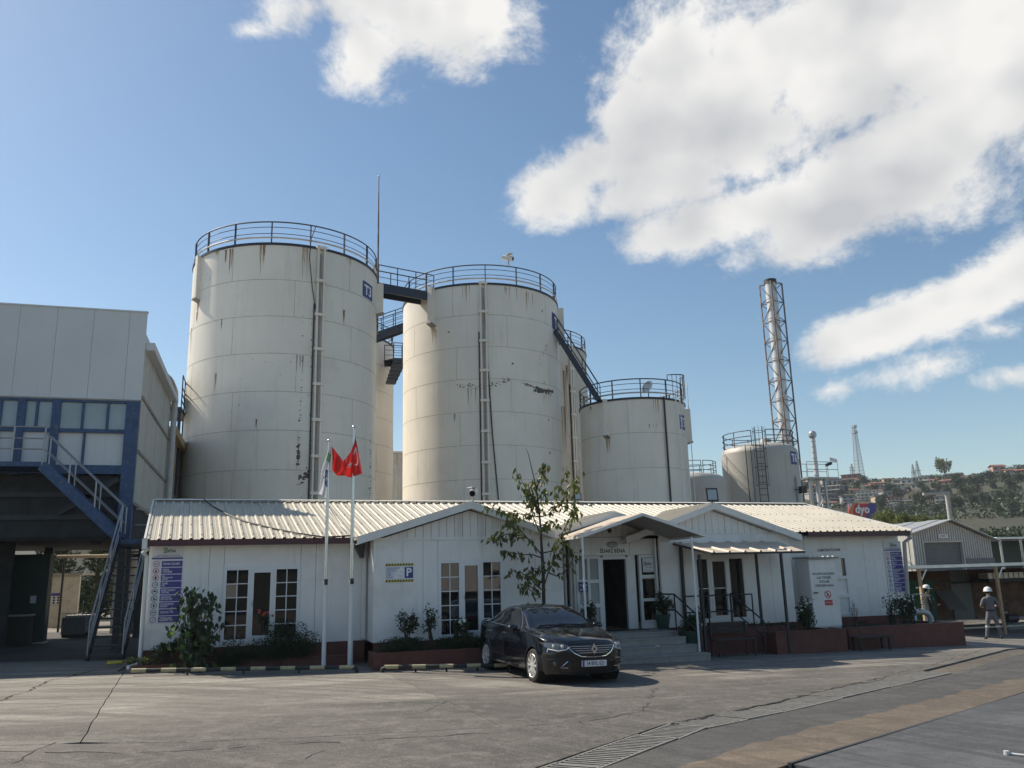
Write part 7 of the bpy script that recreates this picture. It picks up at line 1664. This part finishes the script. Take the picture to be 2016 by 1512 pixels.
    for sd in ('left', 'right'):
        patch('front_door_window', [(1.72, .985), (2.52, 1.03), (2.50, 1.355), (2.20, 1.335), (1.98, 1.24)], sd, 'car_glass', .004)
        patch('rear_door_window', [(2.60, 1.035), (3.38, 1.055), (3.34, 1.20), (3.10, 1.30), (2.85, 1.35), (2.58, 1.36)], sd, 'car_glass', .004)
        patch('quarter_window', [(3.44, 1.06), (3.70, 1.07), (3.42, 1.175)], sd, 'car_glass', .004)
        line('window_trim', [(1.62, .965), (2.55, 1.01), (3.76, 1.055)], sd, .011, 'chrome', .003)
        line('window_trim', [(3.76, 1.06), (3.42, 1.20), (3.08, 1.325), (2.6, 1.385), (2.2, 1.36), (1.95, 1.25), (1.64, .985)], sd, .007, 'chrome', .003)
        for sm in ([(1.42, .94), (1.46, .6), (1.42, .26), (2.45, .255), (2.53, .45), (2.55, 1.0)], [(2.56, 1.0), (2.55, .5), (2.5, .26), (3.18, .26), (3.24, .55), (3.45, .8), (3.5, 1.04)]): line('door_gap', sm, sd, .005, 'car_black', -.001)
        for hx in (2.32, 3.22): line('door_handle', [(hx, .86), (hx+.2, .868)], sd, .017, 'chrome', .018)
        line('side_skirt', [(1.36, .235), (3.18, .245)], sd, .03, 'car_black', .002); line('crease', [(1.5, .42), (2.4, .39), (3.1, .44)], sd, .008, 'car_paint', .001)
        for ax in AX:
            w = []
            for k in range(26):
                th = R(-12+204*k/25); p, n = proj(sd, ax+(RW+.012)*math.cos(th), .325+(RW+.012)*math.sin(th))
                if p is not None: w.append(p)
            part('arch_lip', MB().tube(w, .02, 6), 'car_paint', car, 50)
            s_ = -1 if sd == 'left' else 1
            part('wheel_well', MB().lathe([(RW+.03, s_*.52), (RW+.03, s_*.86)], (ax, 0, .325), 36, 'y').lathe([(.01, s_*.52), (RW+.03, s_*.52)], (ax, 0, .325), 36, 'y'), 'dark_void', car)
    # headlamps wrap from front into the wings
    for s_ in (-1, 1):
        patch('headlight', [(s_*.44, .715), (s_*.50, .665), (s_*.64, .645), (s_*.80, .69), (s_*.85, .775), (s_*.70, .775), (s_*.55, .755)][::s_], 'front', 'lens', .008, .03)
        line('daytime_lamp', [(s_*.46, .705), (s_*.52, .66), (s_*.66, .632), (s_*.78, .66), (s_*.80, .60)], 'front', .009, 'aluminium_light', .012, .03)
        for cx in (.58, .70):
            p, n = proj('front', s_*cx, .715)
            part('projector', MB().sphere(p+Vector((-.004, 0, 0)), .02, .036, .034, 12, 8), 'aluminium_light', car, 60)
        patch('fog_recess', [(s_*.50, .33), (s_*.80, .36), (s_*.79, .45), (s_*.46, .46)][::s_], 'front', 'car_black', .005, .04)
        line('fog_trim', [(s_*.46, .47), (s_*.80, .465)], 'front', .012, 'car_paint', .01); line('fog_chrome', [(s_*.50, .325), (s_*.62, .325), (s_*.50, .45)], 'front', .009, 'chrome', .01)
        p, n = proj('front', s_*.70, .40); part('fog_light', MB().sphere(p, .02, .045, .045, 12, 8), 'lens', car, 60)
        # mirrors
        c = Vector((1.72, s_*.985, 1.00)); mr = part('mirror', MB().sphere(c, .09, .115, .075, 16, 10), 'car_paint', car, 60); part('mirror_glass', MB().sphere(c+Vector((.055, 0, 0)), .04, .095, .06, 12, 8), 'car_glass', mr, 60); part('mirror_stalk', MB().bar(c+Vector((0, -s_*.06, -.03)), Vector((1.72, s_*.83, .955)), .06, .035), 'car_black', mr)
    patch('grille', [(-.46, .735), (0, .745), (.46, .735), (.47, .70), (.36, .60), (.24, .545), (0, .535), (-.24, .545), (-.36, .60), (-.47, .70)][::-1], 'front', 'car_black', .005, .04)
    for z, w in ((.715, .44), (.675, .42), (.635, .37), (.595, .31)): line('grille_bar', [(-w, z), (w, z)], 'front', .0065, 'chrome', .010)
    line('grille_surround', [(-.50, .715), (-.40, .60), (-.26, .53), (0, .515), (.26, .53), (.40, .60), (.50, .715)], 'front', .011, 'chrome', .010)
    patch('lower_intake', [(-.46, .42), (.46, .42), (.42, .24), (-.42, .24)][::-1], 'front', 'car_black', .005, .05)
    line('bumper_lip', [(-.62, .225), (.62, .225)], 'front', .014, 'car_black', .0)
    # diamond badge
    p, n = proj('front', 0, .665); x = p.x-.03
    def dia(w, h): return [(x, 0, .665+h), (x, w, .665), (x, 0, .665-h), (x, -w, .665)]
    o_, i_ = dia(.068, .098), dia(.030, .048); bd = MB()
    for k in range(4): bd.prism([o_[k], o_[(k+1) % 4], i_[(k+1) % 4], i_[k]], (-.02, 0, 0))
    part('badge', bd, 'chrome', car)
    # number plate
    p, n = proj('front', 0, .40); xp = p.x-.035
    pl_o = part('plate', MB().box(xp, xp+.03, -.26, .26, .345, .455), 'sign_white', car); part('plate_band', MB().box(xp-.002, xp+.01, .215, .258, .347, .453), 'sign_blue', car)
    me_v, me_f = text_mesh('34 BNL 621', .105, .0008); tm = MB().add([Vector((xp-.003, -.022-v.x*.76, .398+v.y)) for v in me_v], me_f)
    off_ = bpy.data.meshes.new('plate_lettering'); off_.from_pydata(tm.v, [], tm.f); link('plate_lettering', off_, 'text_dark', car)
    line('hood_crease', [(.2, -.36), (1.2, -.52)], 'top', .006, 'car_paint', .0); line('hood_crease', [(.2, .36), (1.2, .52)], 'top', .006, 'car_paint', .0)
    line('hood_gap', [(.16, -.44), (.10, 0), (.16, .44)], 'top', .005, 'car_black', .0); line('hood_gap', [(.3, -.64), (.8, -.70), (1.22, -.72)], 'top', .005, 'car_black', .0); line('hood_gap', [(.3, .64), (.8, .70), (1.22, .72)], 'top', .005, 'car_black', .0)
    part('antenna', MB().tube([(3.1, 0, 1.41), (3.22, 0, 1.45), (3.28, 0, 1.40)], .02, 6), 'car_black', car); part('underbody', MB().box(.5, 4.2, -.5, .5, .19, .3), 'car_black', car)
    for s_ in (-1, 1): patch('tail_light', [(4.35, s_*.2), (4.6, s_*.3), (4.5, s_*.7), (4.3, s_*.75)][::s_], 'top', 'sign_red', .004, .05)
    # wheels
    for ax in AX:
        for s_ in (-1, 1):
            c = Vector((ax, s_*.80, .318)); w = part('wheel', MB().lathe([(.20, -s_*.10), (.24, -s_*.11), (.295, -s_*.10), (.318, -s_*.07), (.318, s_*.07), (.296, s_*.095), (.245, s_*.105), (.228, s_*.095)], c, 44, 'y'), 'rubber', car, 30)
            rim = MB().lathe([(.232, s_*.092), (.222, s_*.10), (.212, s_*.09), (.205, s_*.02), (.20, -s_*.09)], c, 44, 'y'); part('rim', rim, 'alloy', w, 30)
            part('brake_disc', MB().lathe([(.0, s_*.0), (.15, s_*.0), (.15, -s_*.02)], c, 28, 'y'), 'dark_steel', w)
            for k in range(10):
                th = 2*math.pi*(k//2)/5+(.17 if k % 2 else -.17); a = Vector((math.sin(th)*.045, 0, math.cos(th)*.045)); th2 = th+(.10 if k % 2 else -.10); b = Vector((math.sin(th2)*.212, 0, math.cos(th2)*.212))
                part('spoke', MB().bar(c+a+Vector((0, s_*.085, 0)), c+b+Vector((0, s_*.092, 0)), .036, .022, (0, 1, 0)), 'alloy', w)
            part('hub_cap', MB().lathe([(0, s_*.1), (.05, s_*.1), (.058, s_*.085), (.06, s_*.04)], c, 18, 'y'), 'alloy', w, 40)
    return car
car = build_car()
CAR_X, CAR_Y, CAR_TH = 6.17, 16.5, -5.0     # front axle centre on the yard, heading
th = R(CAR_TH); back = Vector((math.sin(th), math.cos(th), 0)); side = Vector((-back.y, back.x, 0))
# local +x (rearwards) -> back ; local +y -> -side (right of picture)
Mx = Matrix(((back.x, -side.x, 0, 0), (back.y, -side.y, 0, 0), (0, 0, 1, 0), (0, 0, 0, 1)))
if Mx.to_3x3().determinant() < 0: Mx = Matrix(((back.x, side.x, 0, 0), (back.y, side.y, 0, 0), (0, 0, 1, 0), (0, 0, 0, 1)))
tl = Matrix.Rotation(math.atan(.016), 4, 'Y')
car.matrix_world = Matrix.Translation((CAR_X, CAR_Y, g(CAR_X))) @ tl @ Mx @ Matrix.Translation((-.93, 0, 0))
# ------------------------------------------------------------------ plants near the office
def leaf_mesh(nm, m, s=1., w=.5, fold=.12):
    me = bpy.data.meshes.new('leaf'); me.from_pydata([(0, 0, 0), (-w*.5*s, -fold*s, -.35*s), (0, .02*s, -.4*s), (w*.5*s, -fold*s, -.35*s), (-w*.36*s, -fold*s*1.2, -.72*s), (w*.36*s, -fold*s*1.2, -.72*s), (0, -.08*s, -1.05*s)], [], [(0, 1, 2), (0, 2, 3), (1, 4, 2), (2, 5, 3), (4, 6, 2), (2, 6, 5)])
    me.materials.append(MATS[m]); return me
def leafy_plant(t, branches, n, leaf_meshes, rr, size, first=.35, extra=0, droop=1., twig_m='bark', spread=.08):
    """leaves hang along branch polylines; up to 300 are objects, the rest one joined part"""
    tot = []; 
    for pts, r0, wgt in branches:
        for a, b in zip(pts[:-1], pts[1:]): tot.append((a, b, (b-a).length*wgt))
    for pts, r0, wgt in branches: part('branch', MB().tube(pts, [max(.004, r0*(1-.8*i/(len(pts)-1))) for i in range(len(pts))], 6), twig_m, t)
    segs = []
    for pts, r0, wgt in branches:
        k = len(pts)-1
        for i, (a, b) in enumerate(zip(pts[:-1], pts[1:])):
            if (i+1)/k > first: segs.append((a, b, (b-a).length*wgt))
    W_ = sum(s[2] for s in segs); base = BASE[t.name]; joined = MB()
    for k in range(n+extra):
        q = rr.random()*W_
        for a, b, w in segs:
            if q < w: break
            q -= w
        p = a+(b-a)*rr.random()+Vector((rr.gauss(0, spread), rr.gauss(0, spread), rr.gauss(0, spread*.7))); s = size*rr.uniform(.6, 1.25)
        if k < n:
            o = link('leaf', rr.choice(leaf_meshes), None, t); o.location = p-base; o.scale = (s, s, s); o.rotation_euler = (rr.gauss(0, .55)*droop, rr.gauss(0, .55)*droop, rr.uniform(0, 6.28))
        else: leaf_quads(joined, p, (rr.gauss(0, .5), rr.gauss(0, .5), -1), s, rr, .5)
    if extra:
        me = bpy.data.meshes.new('small_leaves'); me.from_pydata([v-base for v in joined.v], [], joined.f); o = link('small_leaves', me, leaf_meshes[0].materials[0], t); o['kind'] = 'stuff'
L1 = leaf_mesh('l', 'leaf'); L2 = leaf_mesh('l', 'leaf_dry', w=.42); L3 = leaf_mesh('l', 'leaf', w=.6, fold=.2); L4 = leaf_mesh('l', 'leaf_dark', w=.5)
rr = random.Random(21); YT = 20.1
def tp(x, y, dy=0.): return PY(930+x/4.446, 860+y/4.446, YT+dy)
trunk = [(626, 1640), (625, 1470), (620, 1150), (605, 950), (597, 800), (585, 650), (560, 450), (520, 280), (490, 150), (470, 100)]
tb_ = tp(626, 1640)
yt = thing('young_tree', 'slender young tree with sparse drooping leaves behind the car', 'tree', (tb_.x, YT, .3))
TP = [tp(*q) for q in trunk]; TP[0].z = .3
part('trunk', MB().tube(TP, [.05, .048, .042, .036, .03, .024, .018, .012, .008, .004], 8), 'bark', yt, 60)
BR = [([(605, 1340), (500, 1230), (420, 1190), (310, 1170)], 1.3), ([(600, 1370), (560, 1385), (510, 1345), (470, 1310), (400, 1290)], 1.2), ([(620, 1330), (660, 1200), (700, 1120), (740, 1030), (740, 980)], .7), ([(615, 1040), (520, 930), (430, 830), (370, 760), (300, 720), (250, 840)], .9),
      ([(600, 1020), (700, 1000), (770, 880), (850, 720), (880, 620), (890, 550), (900, 400), (925, 290)], .8), ([(595, 850), (540, 720), (510, 620), (480, 480), (430, 380), (370, 280)], .9), ([(440, 850), (380, 870), (300, 850), (220, 890), (130, 890)], 1.2), ([(610, 1060), (520, 1030), (440, 1030), (360, 1020), (260, 1000)], 1.1),
      ([(590, 700), (670, 680), (720, 600), (760, 470), (800, 360), (830, 260)], .8), ([(590, 780), (650, 760), (700, 745), (750, 730)], 1.1), ([(670, 1190), (740, 1220), (830, 1170), (870, 1090), (900, 1000)], .5), ([(585, 700), (470, 680), (350, 670), (250, 640), (100, 610)], .9), ([(560, 450), (600, 360), (630, 230)], 1.4), ([(585, 650), (530, 560), (500, 470), (530, 380)], 1.5), ([(570, 560), (620, 480), (650, 540), (690, 480)], 1.2), ([(600, 1080), (640, 1100), (600, 1160), (540, 1150), (470, 1190)], 1.2), ([(770, 880), (860, 1000), (930, 1020)], .6), ([(800, 560), (850, 470), (870, 420)], .7), ([(700, 620), (760, 600), (840, 620), (900, 660), (930, 690)], 1.1)]
brs = [([tp(x, y, .25*math.sin(i*2.3+k*1.1)*(k/(len(q)))) for k, (x, y) in enumerate(q)], .018, w) for i, (q, w) in enumerate(BR)]
leafy_plant(yt, brs, 300, [L1, L1, L1, L3, L2, L4], rr, .175, .25, extra=420, spread=.075)
# big-leaved plant at the left corner
B1, B2, B3 = leaf_mesh('l', 'leaf_big', w=.75), leaf_mesh('l', 'leaf_dark', w=.7), leaf_mesh('l', 'leaf_young', w=.75)
YB_ = 21.25; b0 = PY(385, 1315, YB_); bp = thing('leafy_plant', 'tall plant with broad drooping leaves under the left rules board', 'plant', (b0.x, YB_, b0.z))
def bq(x, y, d=0): return PY(270+x/5.21, 1050+y/5.21, YB_+d)
BB = [([(600, 1380), (590, 1000), (570, 750), (560, 540)], 1.6, 0), ([(600, 1250), (680, 900), (720, 750), (760, 650), (820, 690)], 1.2, .1), ([(580, 1200), (450, 1000), (400, 920), (340, 960)], 1., -.1), ([(620, 1200), (760, 1050), (850, 950), (880, 980)], 1.1, .15), ([(590, 1300), (480, 1180), (400, 1120)], .9, -.25), ([(610, 1330), (560, 1150), (520, 900), (500, 620)], 1.3, -.15), ([(620, 1300), (700, 1180), (680, 1000), (640, 800)], 1.4, -.2), ([(600, 1380), (500, 1300), (430, 1330)], 1., -.3), ([(620, 1380), (720, 1280), (760, 1240)], 1., -.25), ([(600, 1300), (640, 1100), (600, 850), (620, 640)], 1.2, .1)]
leafy_plant(bp, [([bq(x, y, d) for x, y in q], .02, w) for q, w, d in BB], 300, [B1, B1, B1, B1, B2, B2, B2, B1, B1, B2, B3], rr, .17, .2, extra=420, spread=.13)
def shrub(name, label, c, rx, ry, rz, n, s, m, lumps=10, seed=0, flowers=None, fm='petal_white', stems=5, cat='shrub', droop=.0):
    r_ = random.Random(seed); c = Vector(c); t = thing(name, label, cat, (c.x, c.y, c.z-rz)); mb = MB(); clump_crown(mb, c, rx, ry, rz, n, s, r_, lumps, droop)
    me = bpy.data.meshes.new('foliage'); off_ = BASE[t.name]; me.from_pydata([v-off_ for v in mb.v], [], mb.f); link('foliage', me, m, t)
    for k in range(stems): part('stem', MB().tube([c+Vector((r_.uniform(-.3, .3)*rx, r_.uniform(-.3, .3)*ry, -rz-.1)), c+Vector((r_.uniform(-.8, .8)*rx, r_.uniform(-.6, .6)*ry, r_.uniform(.1, .8)*rz))], [.014, .005], 5), 'bark', t)
    for k in range(flowers or 0):
        p = c+Vector((r_.uniform(-.8, .8)*rx, -ry*r_.uniform(.2, .9), rz*r_.uniform(.3, 1.05))); part('flower', MB().sphere(p, .038, .038, .03, 7, 5), fm, t)
    return t
def sat(px, py, Y): return PY(px, py, Y)
shrub('boxwood_shrub', 'large dense dark green shrub below the left window', sat(560, 1274, 21.3), .88, .36, .50, 7500, .055, 'leaf_dark', 22, 1)
shrub('boxwood_shrub', 'lower dark green shrub between the broad-leaved plant and the large shrub', sat(458, 1286, 21.4), .62, .3, .34, 3600, .055, 'leaf_dark', 16, 2)
shrub('small_shrub', 'small dark shrub at the left office corner', sat(330, 1274, 21.5), .36, .24, .30, 1200, .06, 'leaf_dark', 8, 3)
shrub('flower_bush', 'thin bush with small red flowers before the left glass door', sat(522, 1218, 21.75), .22, .14, .22, 160, .06, 'leaf_dark', 7, 4, 7, 'petal_red')
shrub('weeds', 'low pale green weeds at the foot of the left downpipe', sat(285, 1300, 21.5), .42, .25, .12, 500, .06, 'leaf', 9, 5, cat='weeds')
shrub('weeds', 'low weeds on the kerb by the end of the striped rail', G(262, 1316)+Vector((0, .1, .1)), .22, .15, .1, 260, .06, 'leaf', 7, 6, cat='weeds')
shrub('low_hedge', 'low dark hedge filling the planter below the first gable, left half', sat(795, 1270, 20.2), .85, .42, .26, 4600, .055, 'leaf_dark', 18, 7)
shrub('low_hedge', 'low dark hedge filling the planter below the first gable, right half', sat(900, 1268, 20.2), .85, .42, .26, 4600, .055, 'leaf_dark', 18, 8)
shrub('rose_bush', 'spindly rose bush under the parking sign', sat(800, 1225, 20.4), .28, .2, .42, 420, .085, 'leaf_dark', 9, 9, stems=8)
shrub('rose_bush', 'tall leaning rose stems left of the second window', sat(848, 1218, 20.45), .20, .15, .42, 260, .085, 'leaf_dark', 9, 10, stems=6)
shrub('rose_bush', 'rose bush with a pale bloom beside the rear of the car', sat(912, 1240, 20.3), .36, .22, .28, 500, .08, 'leaf_dark', 10, 11, 3)
shrub('rose_bush', 'rose bush with several white blooms beside the gas cabinet', sat(1588, 1212, 20.3), .36, .25, .52, 800, .085, 'leaf_dark', 12, 12, 7, stems=8)
shrub('rose_bush', 'tall rose bush under the right rules board', sat(1783, 1200, 20.9), .55, .35, .62, 1300, .08, 'leaf_dark', 13, 13, 4, stems=9)
shrub('rose_bush', 'thin rose stems left of the tall right bush', sat(1752, 1195, 21.2), .22, .2, .55, 220, .07, 'leaf_dark', 9, 14, stems=8)
shrub('weeds', 'low growth along the right corner planter', sat(1700, 1236, 20.7), .8, .3, .14, 900, .07, 'leaf_dark', 14, 15, cat='weeds')
shrub('weeds', 'dry thin weeds against the wall right of the gas cabinet', sat(1682, 1205, 21.6), .16, .1, .3, 60, .05, 'leaf_dry', 6, 16, cat='weeds')
shrub('weeds', 'dark low growth in the planter between the awning posts', sat(1520, 1232, 20.6), .9, .35, .14, 900, .07, 'leaf_dark', 14, 17, cat='weeds')
def pot(label, px, py, Y, zb, r0, h, ps, seed):
    x = PY(px, py, Y).x; t = thing('potted_plant', label, 'potted plant', (x, Y, zb), 'potted plants at the entrance'); r_ = random.Random(seed)
    part('pot', MB().lathe([(0, 0), (r0*.72, 0), (r0, h), (r0*1.06, h), (r0*1.06, h+.04), (r0*.9, h+.04), (r0*.85, h-.03), (0, h-.03)], (x, Y, zb), 24), 'pot_green', t, 40); mb = MB(); clump_crown(mb, (x, Y, zb+h+ps[1]*.8), ps[0], ps[0], ps[1], ps[2], .075, r_, 10)
    me = bpy.data.meshes.new('foliage'); me.from_pydata([v-Vector((x, Y, zb)) for v in mb.v], [], mb.f); link('foliage', me, 'leaf_dark', t); part('stem', MB().tube([(x, Y, zb+h-.05), (x, Y, zb+h+ps[1]*.8)], .015, 6), 'bark', t)
pot('potted shrub on the landing right of the entrance side light', 1306, 1240, 20.9, .577, .2, .33, (.34, .34, 900), 1)
pot('larger potted shrub lower on the right of the steps', 1362, 1262, 19.9, .12, .27, .42, (.34, .46, 1300), 2)
pot('potted shrub left of the entrance door, partly behind the car', 1161, 1230, 20.9, .577, .18, .3, (.22, .32, 500), 3)
# pines and greenery seen through the passage
def pine(label, px, py, Y, h, w, seed):
    r_ = random.Random(seed); p = PY(px, py, Y); t = thing('pine_tree', label, 'tree', (p.x, Y, 0)); mb = MB(); zt = p.z
    part('trunk', MB().tube([(p.x, Y, -.2), (p.x, Y, zt)], [.22, .04], 8), 'bark', t)
    for k in range(46):
        f_ = k/46; z = zt-h*f_; L_ = w*(.25+.75*f_)*r_.uniform(.6, 1.1); a = k*2.4+r_.uniform(-.4, .4)
        for q in range(34):
            s = (q+1)/34; c = Vector((p.x+L_*s*math.cos(a), Y+L_*s*math.sin(a), z+.25*L_*s-.1)); leaf_quads(mb, c, (math.cos(a)+r_.gauss(0, .7), math.sin(a)+r_.gauss(0, .7), .7+r_.gauss(0, .5)), .42, r_, .22)
    me = bpy.data.meshes.new('crown'); me.from_pydata([v-Vector((p.x, Y, 0)) for v in mb.v], [], mb.f); link('crown', me, 'pine', t)
pine('pine tree behind the white hut in the passage', 125, 1068, 56, 5., 2.3, 1); pine('pine tree right of the white hut, behind the stairs', 198, 1066, 52, 5.2, 2.4, 2); pine('further pine tree left of the white hut', 95, 1074, 64, 5, 2.5, 3)
shrub('undergrowth', 'mass of dark undergrowth beyond the passage', sat(180, 1170, 54), 4.5, 2, 1.6, 5200, .22, 'pine', 24, 31, cat='undergrowth')
# ------------------------------------------------------------------ people
def person(label, loc, face, H, shirt, trousers, arms, helmet='helmet_white', cap=False, stance=.13):
    J = {'pelvis': (0, 0, .93, .155, .115), 'waist': (0, .0, 1.08, .145, .10), 'chest': (0, .0, 1.28, .175, .115), 'shoulder': (0, -.01, 1.42, .11, .085), 'neck': (0, .0, 1.50, .055, .055), 'jaw': (0, .025, 1.57, .062, .075), 'head': (0, .015, 1.65, .078, .095), 'crown': (0, .005, 1.73, .06, .07), 'nose': (0, .125, 1.625, .014, .014)}
    E_ = [('pelvis', 'waist', 1), ('waist', 'chest', 0), ('chest', 'shoulder', 0), ('shoulder', 'neck', 0), ('neck', 'jaw', 2), ('jaw', 'head', 2), ('head', 'crown', 2), ('head', 'nose', 2)]
    for s, n in ((-1, 'l'), (1, 'r')):
        sp = stance*(1 if s > 0 else 1.1)
        J.update({n+'hip': (s*.085, 0, .86, .10, .10), n+'thigh': (s*(.09+sp*.25), .01, .68, .088, .088), n+'knee': (s*(.08+sp*.5), .025, .48, .066, .068), n+'calf': (s*(.08+sp*.7), -.01, .33, .062, .066), n+'ankle': (s*(.08+sp), -.01, .10, .05, .052), n+'foot': (s*(.085+sp), .05, .05, .045, .045), n+'toe': (s*(.10+sp*1.05), .17, .035, .042, .032)})
        e, w, hnd = arms[0 if s < 0 else 1]
        J.update({n+'arm': (s*.185, -.01, 1.40, .07, .07), n+'elbow': (*e, .05, .05), n+'wrist': (*w, .034, .034), n+'palm': (*hnd, .036, .028)})
        wv = Vector(hnd)-Vector(w); d = wv.normalized(); sv = d.cross(Vector((0, 0, 1))); sv = sv.normalized() if sv.length > .1 else Vector((0, 1, 0))
        E_ += [('pelvis', n+'hip', 1), (n+'hip', n+'thigh', 1), (n+'thigh', n+'knee', 1), (n+'knee', n+'calf', 1), (n+'calf', n+'ankle', 1), (n+'ankle', n+'foot', 3), (n+'foot', n+'toe', 3), ('shoulder', n+'arm', 0), (n+'arm', n+'elbow', 0), (n+'elbow', n+'wrist', 2 if not cap else 0), (n+'wrist', n+'palm', 2)]
        for k in range(5):
            off = (k-1.5)*.019 if k < 4 else -.045; ln = (.065, .075, .07, .055, .045)[k]
            a = Vector(hnd)+d*(.025 if k < 4 else -.01)+sv*off; b = a+d*ln*.6+Vector((0, 0, -.012)); c = b+d*ln*.4+Vector((0, 0, -.03))
            J[f'{n}f{k}a'] = (*a, .010, .010); J[f'{n}f{k}b'] = (*b, .009, .009); J[f'{n}f{k}c'] = (*c, .007, .007); E_ += [(n+'palm', f'{n}f{k}a', 2), (f'{n}f{k}a', f'{n}f{k}b', 2), (f'{n}f{k}b', f'{n}f{k}c', 2)]
    names = list(J); ix = {n: i for i, n in enumerate(names)}
    me = bpy.data.meshes.new('body'); me.from_pydata([J[n][:3] for n in names], [(ix[a], ix[b]) for a, b, m in E_], [])
    tmp = bpy.data.objects.new('body', me); C.objects.link(tmp); md = tmp.modifiers.new('skin', 'SKIN'); md.use_smooth_shade = True
    for n in names: sv = me.skin_vertices[0].data[ix[n]]; sv.radius = (J[n][3], J[n][4]); sv.use_root = (n == 'pelvis')
    sb = tmp.modifiers.new('sub', 'SUBSURF'); sb.levels = sb.render_levels = 2
    dg = bpy.context.evaluated_depsgraph_get(); bm_ = bpy.data.meshes.new_from_object(tmp.evaluated_get(dg)); bpy.data.objects.remove(tmp)
    bm_.materials.clear()
    for m in (shirt, trousers, 'skin', 'boot'): bm_.materials.append(MATS[m])
    segs = [(Vector(J[a][:3]), Vector(J[b][:3]), m, J[a][3], J[b][3]) for a, b, m in E_]
    for p in bm_.polygons:
        c = p.center; best = (9, 0)
        for a, b, m, ra, rb_ in segs:
            t = max(0, min(1, (c-a).dot(b-a)/max(1e-9, (b-a).length_squared))); d = (a+(b-a)*t-c).length-(ra+(rb_-ra)*t)
            if d < best[0]: best = (d, m)
        p.material_index = best[1]; p.use_smooth = True
    t = thing('person', label, 'person', loc); t.rotation_euler = (0, 0, face); sc = H/1.80; t.scale = (sc, sc, sc); BASE[t.name] = Vector()
    link('body', bm_, None, t)
    if cap: part('cap', MB().lathe([(.112, 1.66), (.113, 1.71), (.10, 1.77), (.06, 1.80), (.0, 1.81)], (0, .005, 0), 24), helmet, t, 50); part('cap_peak', MB().prism([(-.08, .09, 1.675), (.08, .09, 1.675), (.06, .21, 1.655), (-.06, .21, 1.655)], (0, 0, .012)), helmet, t)
    else: part('helmet', MB().lathe([(.125, 1.665), (.15, 1.66), (.152, 1.672), (.13, 1.69), (.128, 1.74), (.10, 1.79), (.05, 1.815), (.0, 1.82)], (0, .01, 0), 24), helmet, t, 50); part('helmet_ridge', MB().tube([(0, -.11, 1.74), (0, -.05, 1.80), (0, .01, 1.825), (0, .07, 1.80), (0, .13, 1.74)], .015, 6), helmet, t)
    part('hair', MB().lathe([(.088, 1.60), (.10, 1.64), (.106, 1.68), (.09, 1.70)], (0, -.012, 0), 20, a0=math.pi*.95, a1=math.pi*2.05), 'dark_void', t, 60)
    for s in (-1, 1): part('ear', MB().sphere((s*.092, .0, 1.63), .012, .022, .032, 8, 6), 'skin', t, 60); part('eye', MB().sphere((s*.034, .098, 1.645), .011, .008, .007, 8, 6), 'dark_void', t)
    part('mouth', MB().box(-.025, .025, .093, .101, 1.575, 1.583), 'maroon', t)
    return t
wpt = G(1959, 1259)
wk = person('worker in grey uniform and white helmet standing with his back turned', (wpt.x, wpt.y, g(wpt.x)), R(-28), 1.78, 'uniform_grey', 'uniform_grey', (((-.30, -.02, 1.16), (-.21, .20, 1.10), (-.17, .27, 1.10)), ((.29, -.02, 1.15), (.16, .20, 1.14), (.10, .26, 1.15))), stance=.16)
part('belt', MB().lathe([(1., -.025), (1.02, .0), (1., .025)], (0, 0, 0), 24), 'boot', wk)
o = [c for c in KIDS(wk) if c.name.startswith('belt')][0]; o.scale = (.158, .118, 1); o.location = (0, 0, 1.0)
for s in (-1, 1):
    st_ = .16*(1 if s > 0 else 1.1); part('reflective_band', MB().lathe([(.070, .42), (.073, .44), (.070, .475)], (s*(.08+st_*.56), .012, 0), 18), 'reflective', wk)
w2 = PY(1829, 1200, 24.0)
w2o = person('person in dark jacket and white cap seen beyond the right planter', (w2.x, 24.0, g(w2.x)), R(-100), 1.76, 'uniform_dark', 'uniform_dark', (((-.24, .05, 1.12), (-.14, .26, 1.10), (-.10, .33, 1.10)), ((.24, .04, 1.12), (.14, .25, 1.12), (.09, .32, 1.13))), cap=True)
text('deha', .09, (0, 0, 0), 'text_white', w2o, fn=lambda x, y: Vector((.235, -.01-x*-1, 1.33+y)))
# ------------------------------------------------------------------ light haze in the valley air
hm = bpy.data.materials.new('haze'); hm.use_nodes = True; nt = hm.node_tree; nt.nodes.clear(); ho = nt.nodes.new('ShaderNodeOutputMaterial'); pv = nt.nodes.new('ShaderNodeVolumePrincipled')
pv.inputs['Color'].default_value = (.80, .86, .95, 1); pv.inputs['Density'].default_value = .00024; pv.inputs['Anisotropy'].default_value = .2; nt.links.new(pv.outputs[0], ho.inputs['Volume'])
MATS['haze'] = hm
struct('haze', MB().box(-950, 1250, -220, 1350, -40, 110), 'haze', kind='stuff', label='thin pale haze filling the air over the yard and hillside', cat='haze')
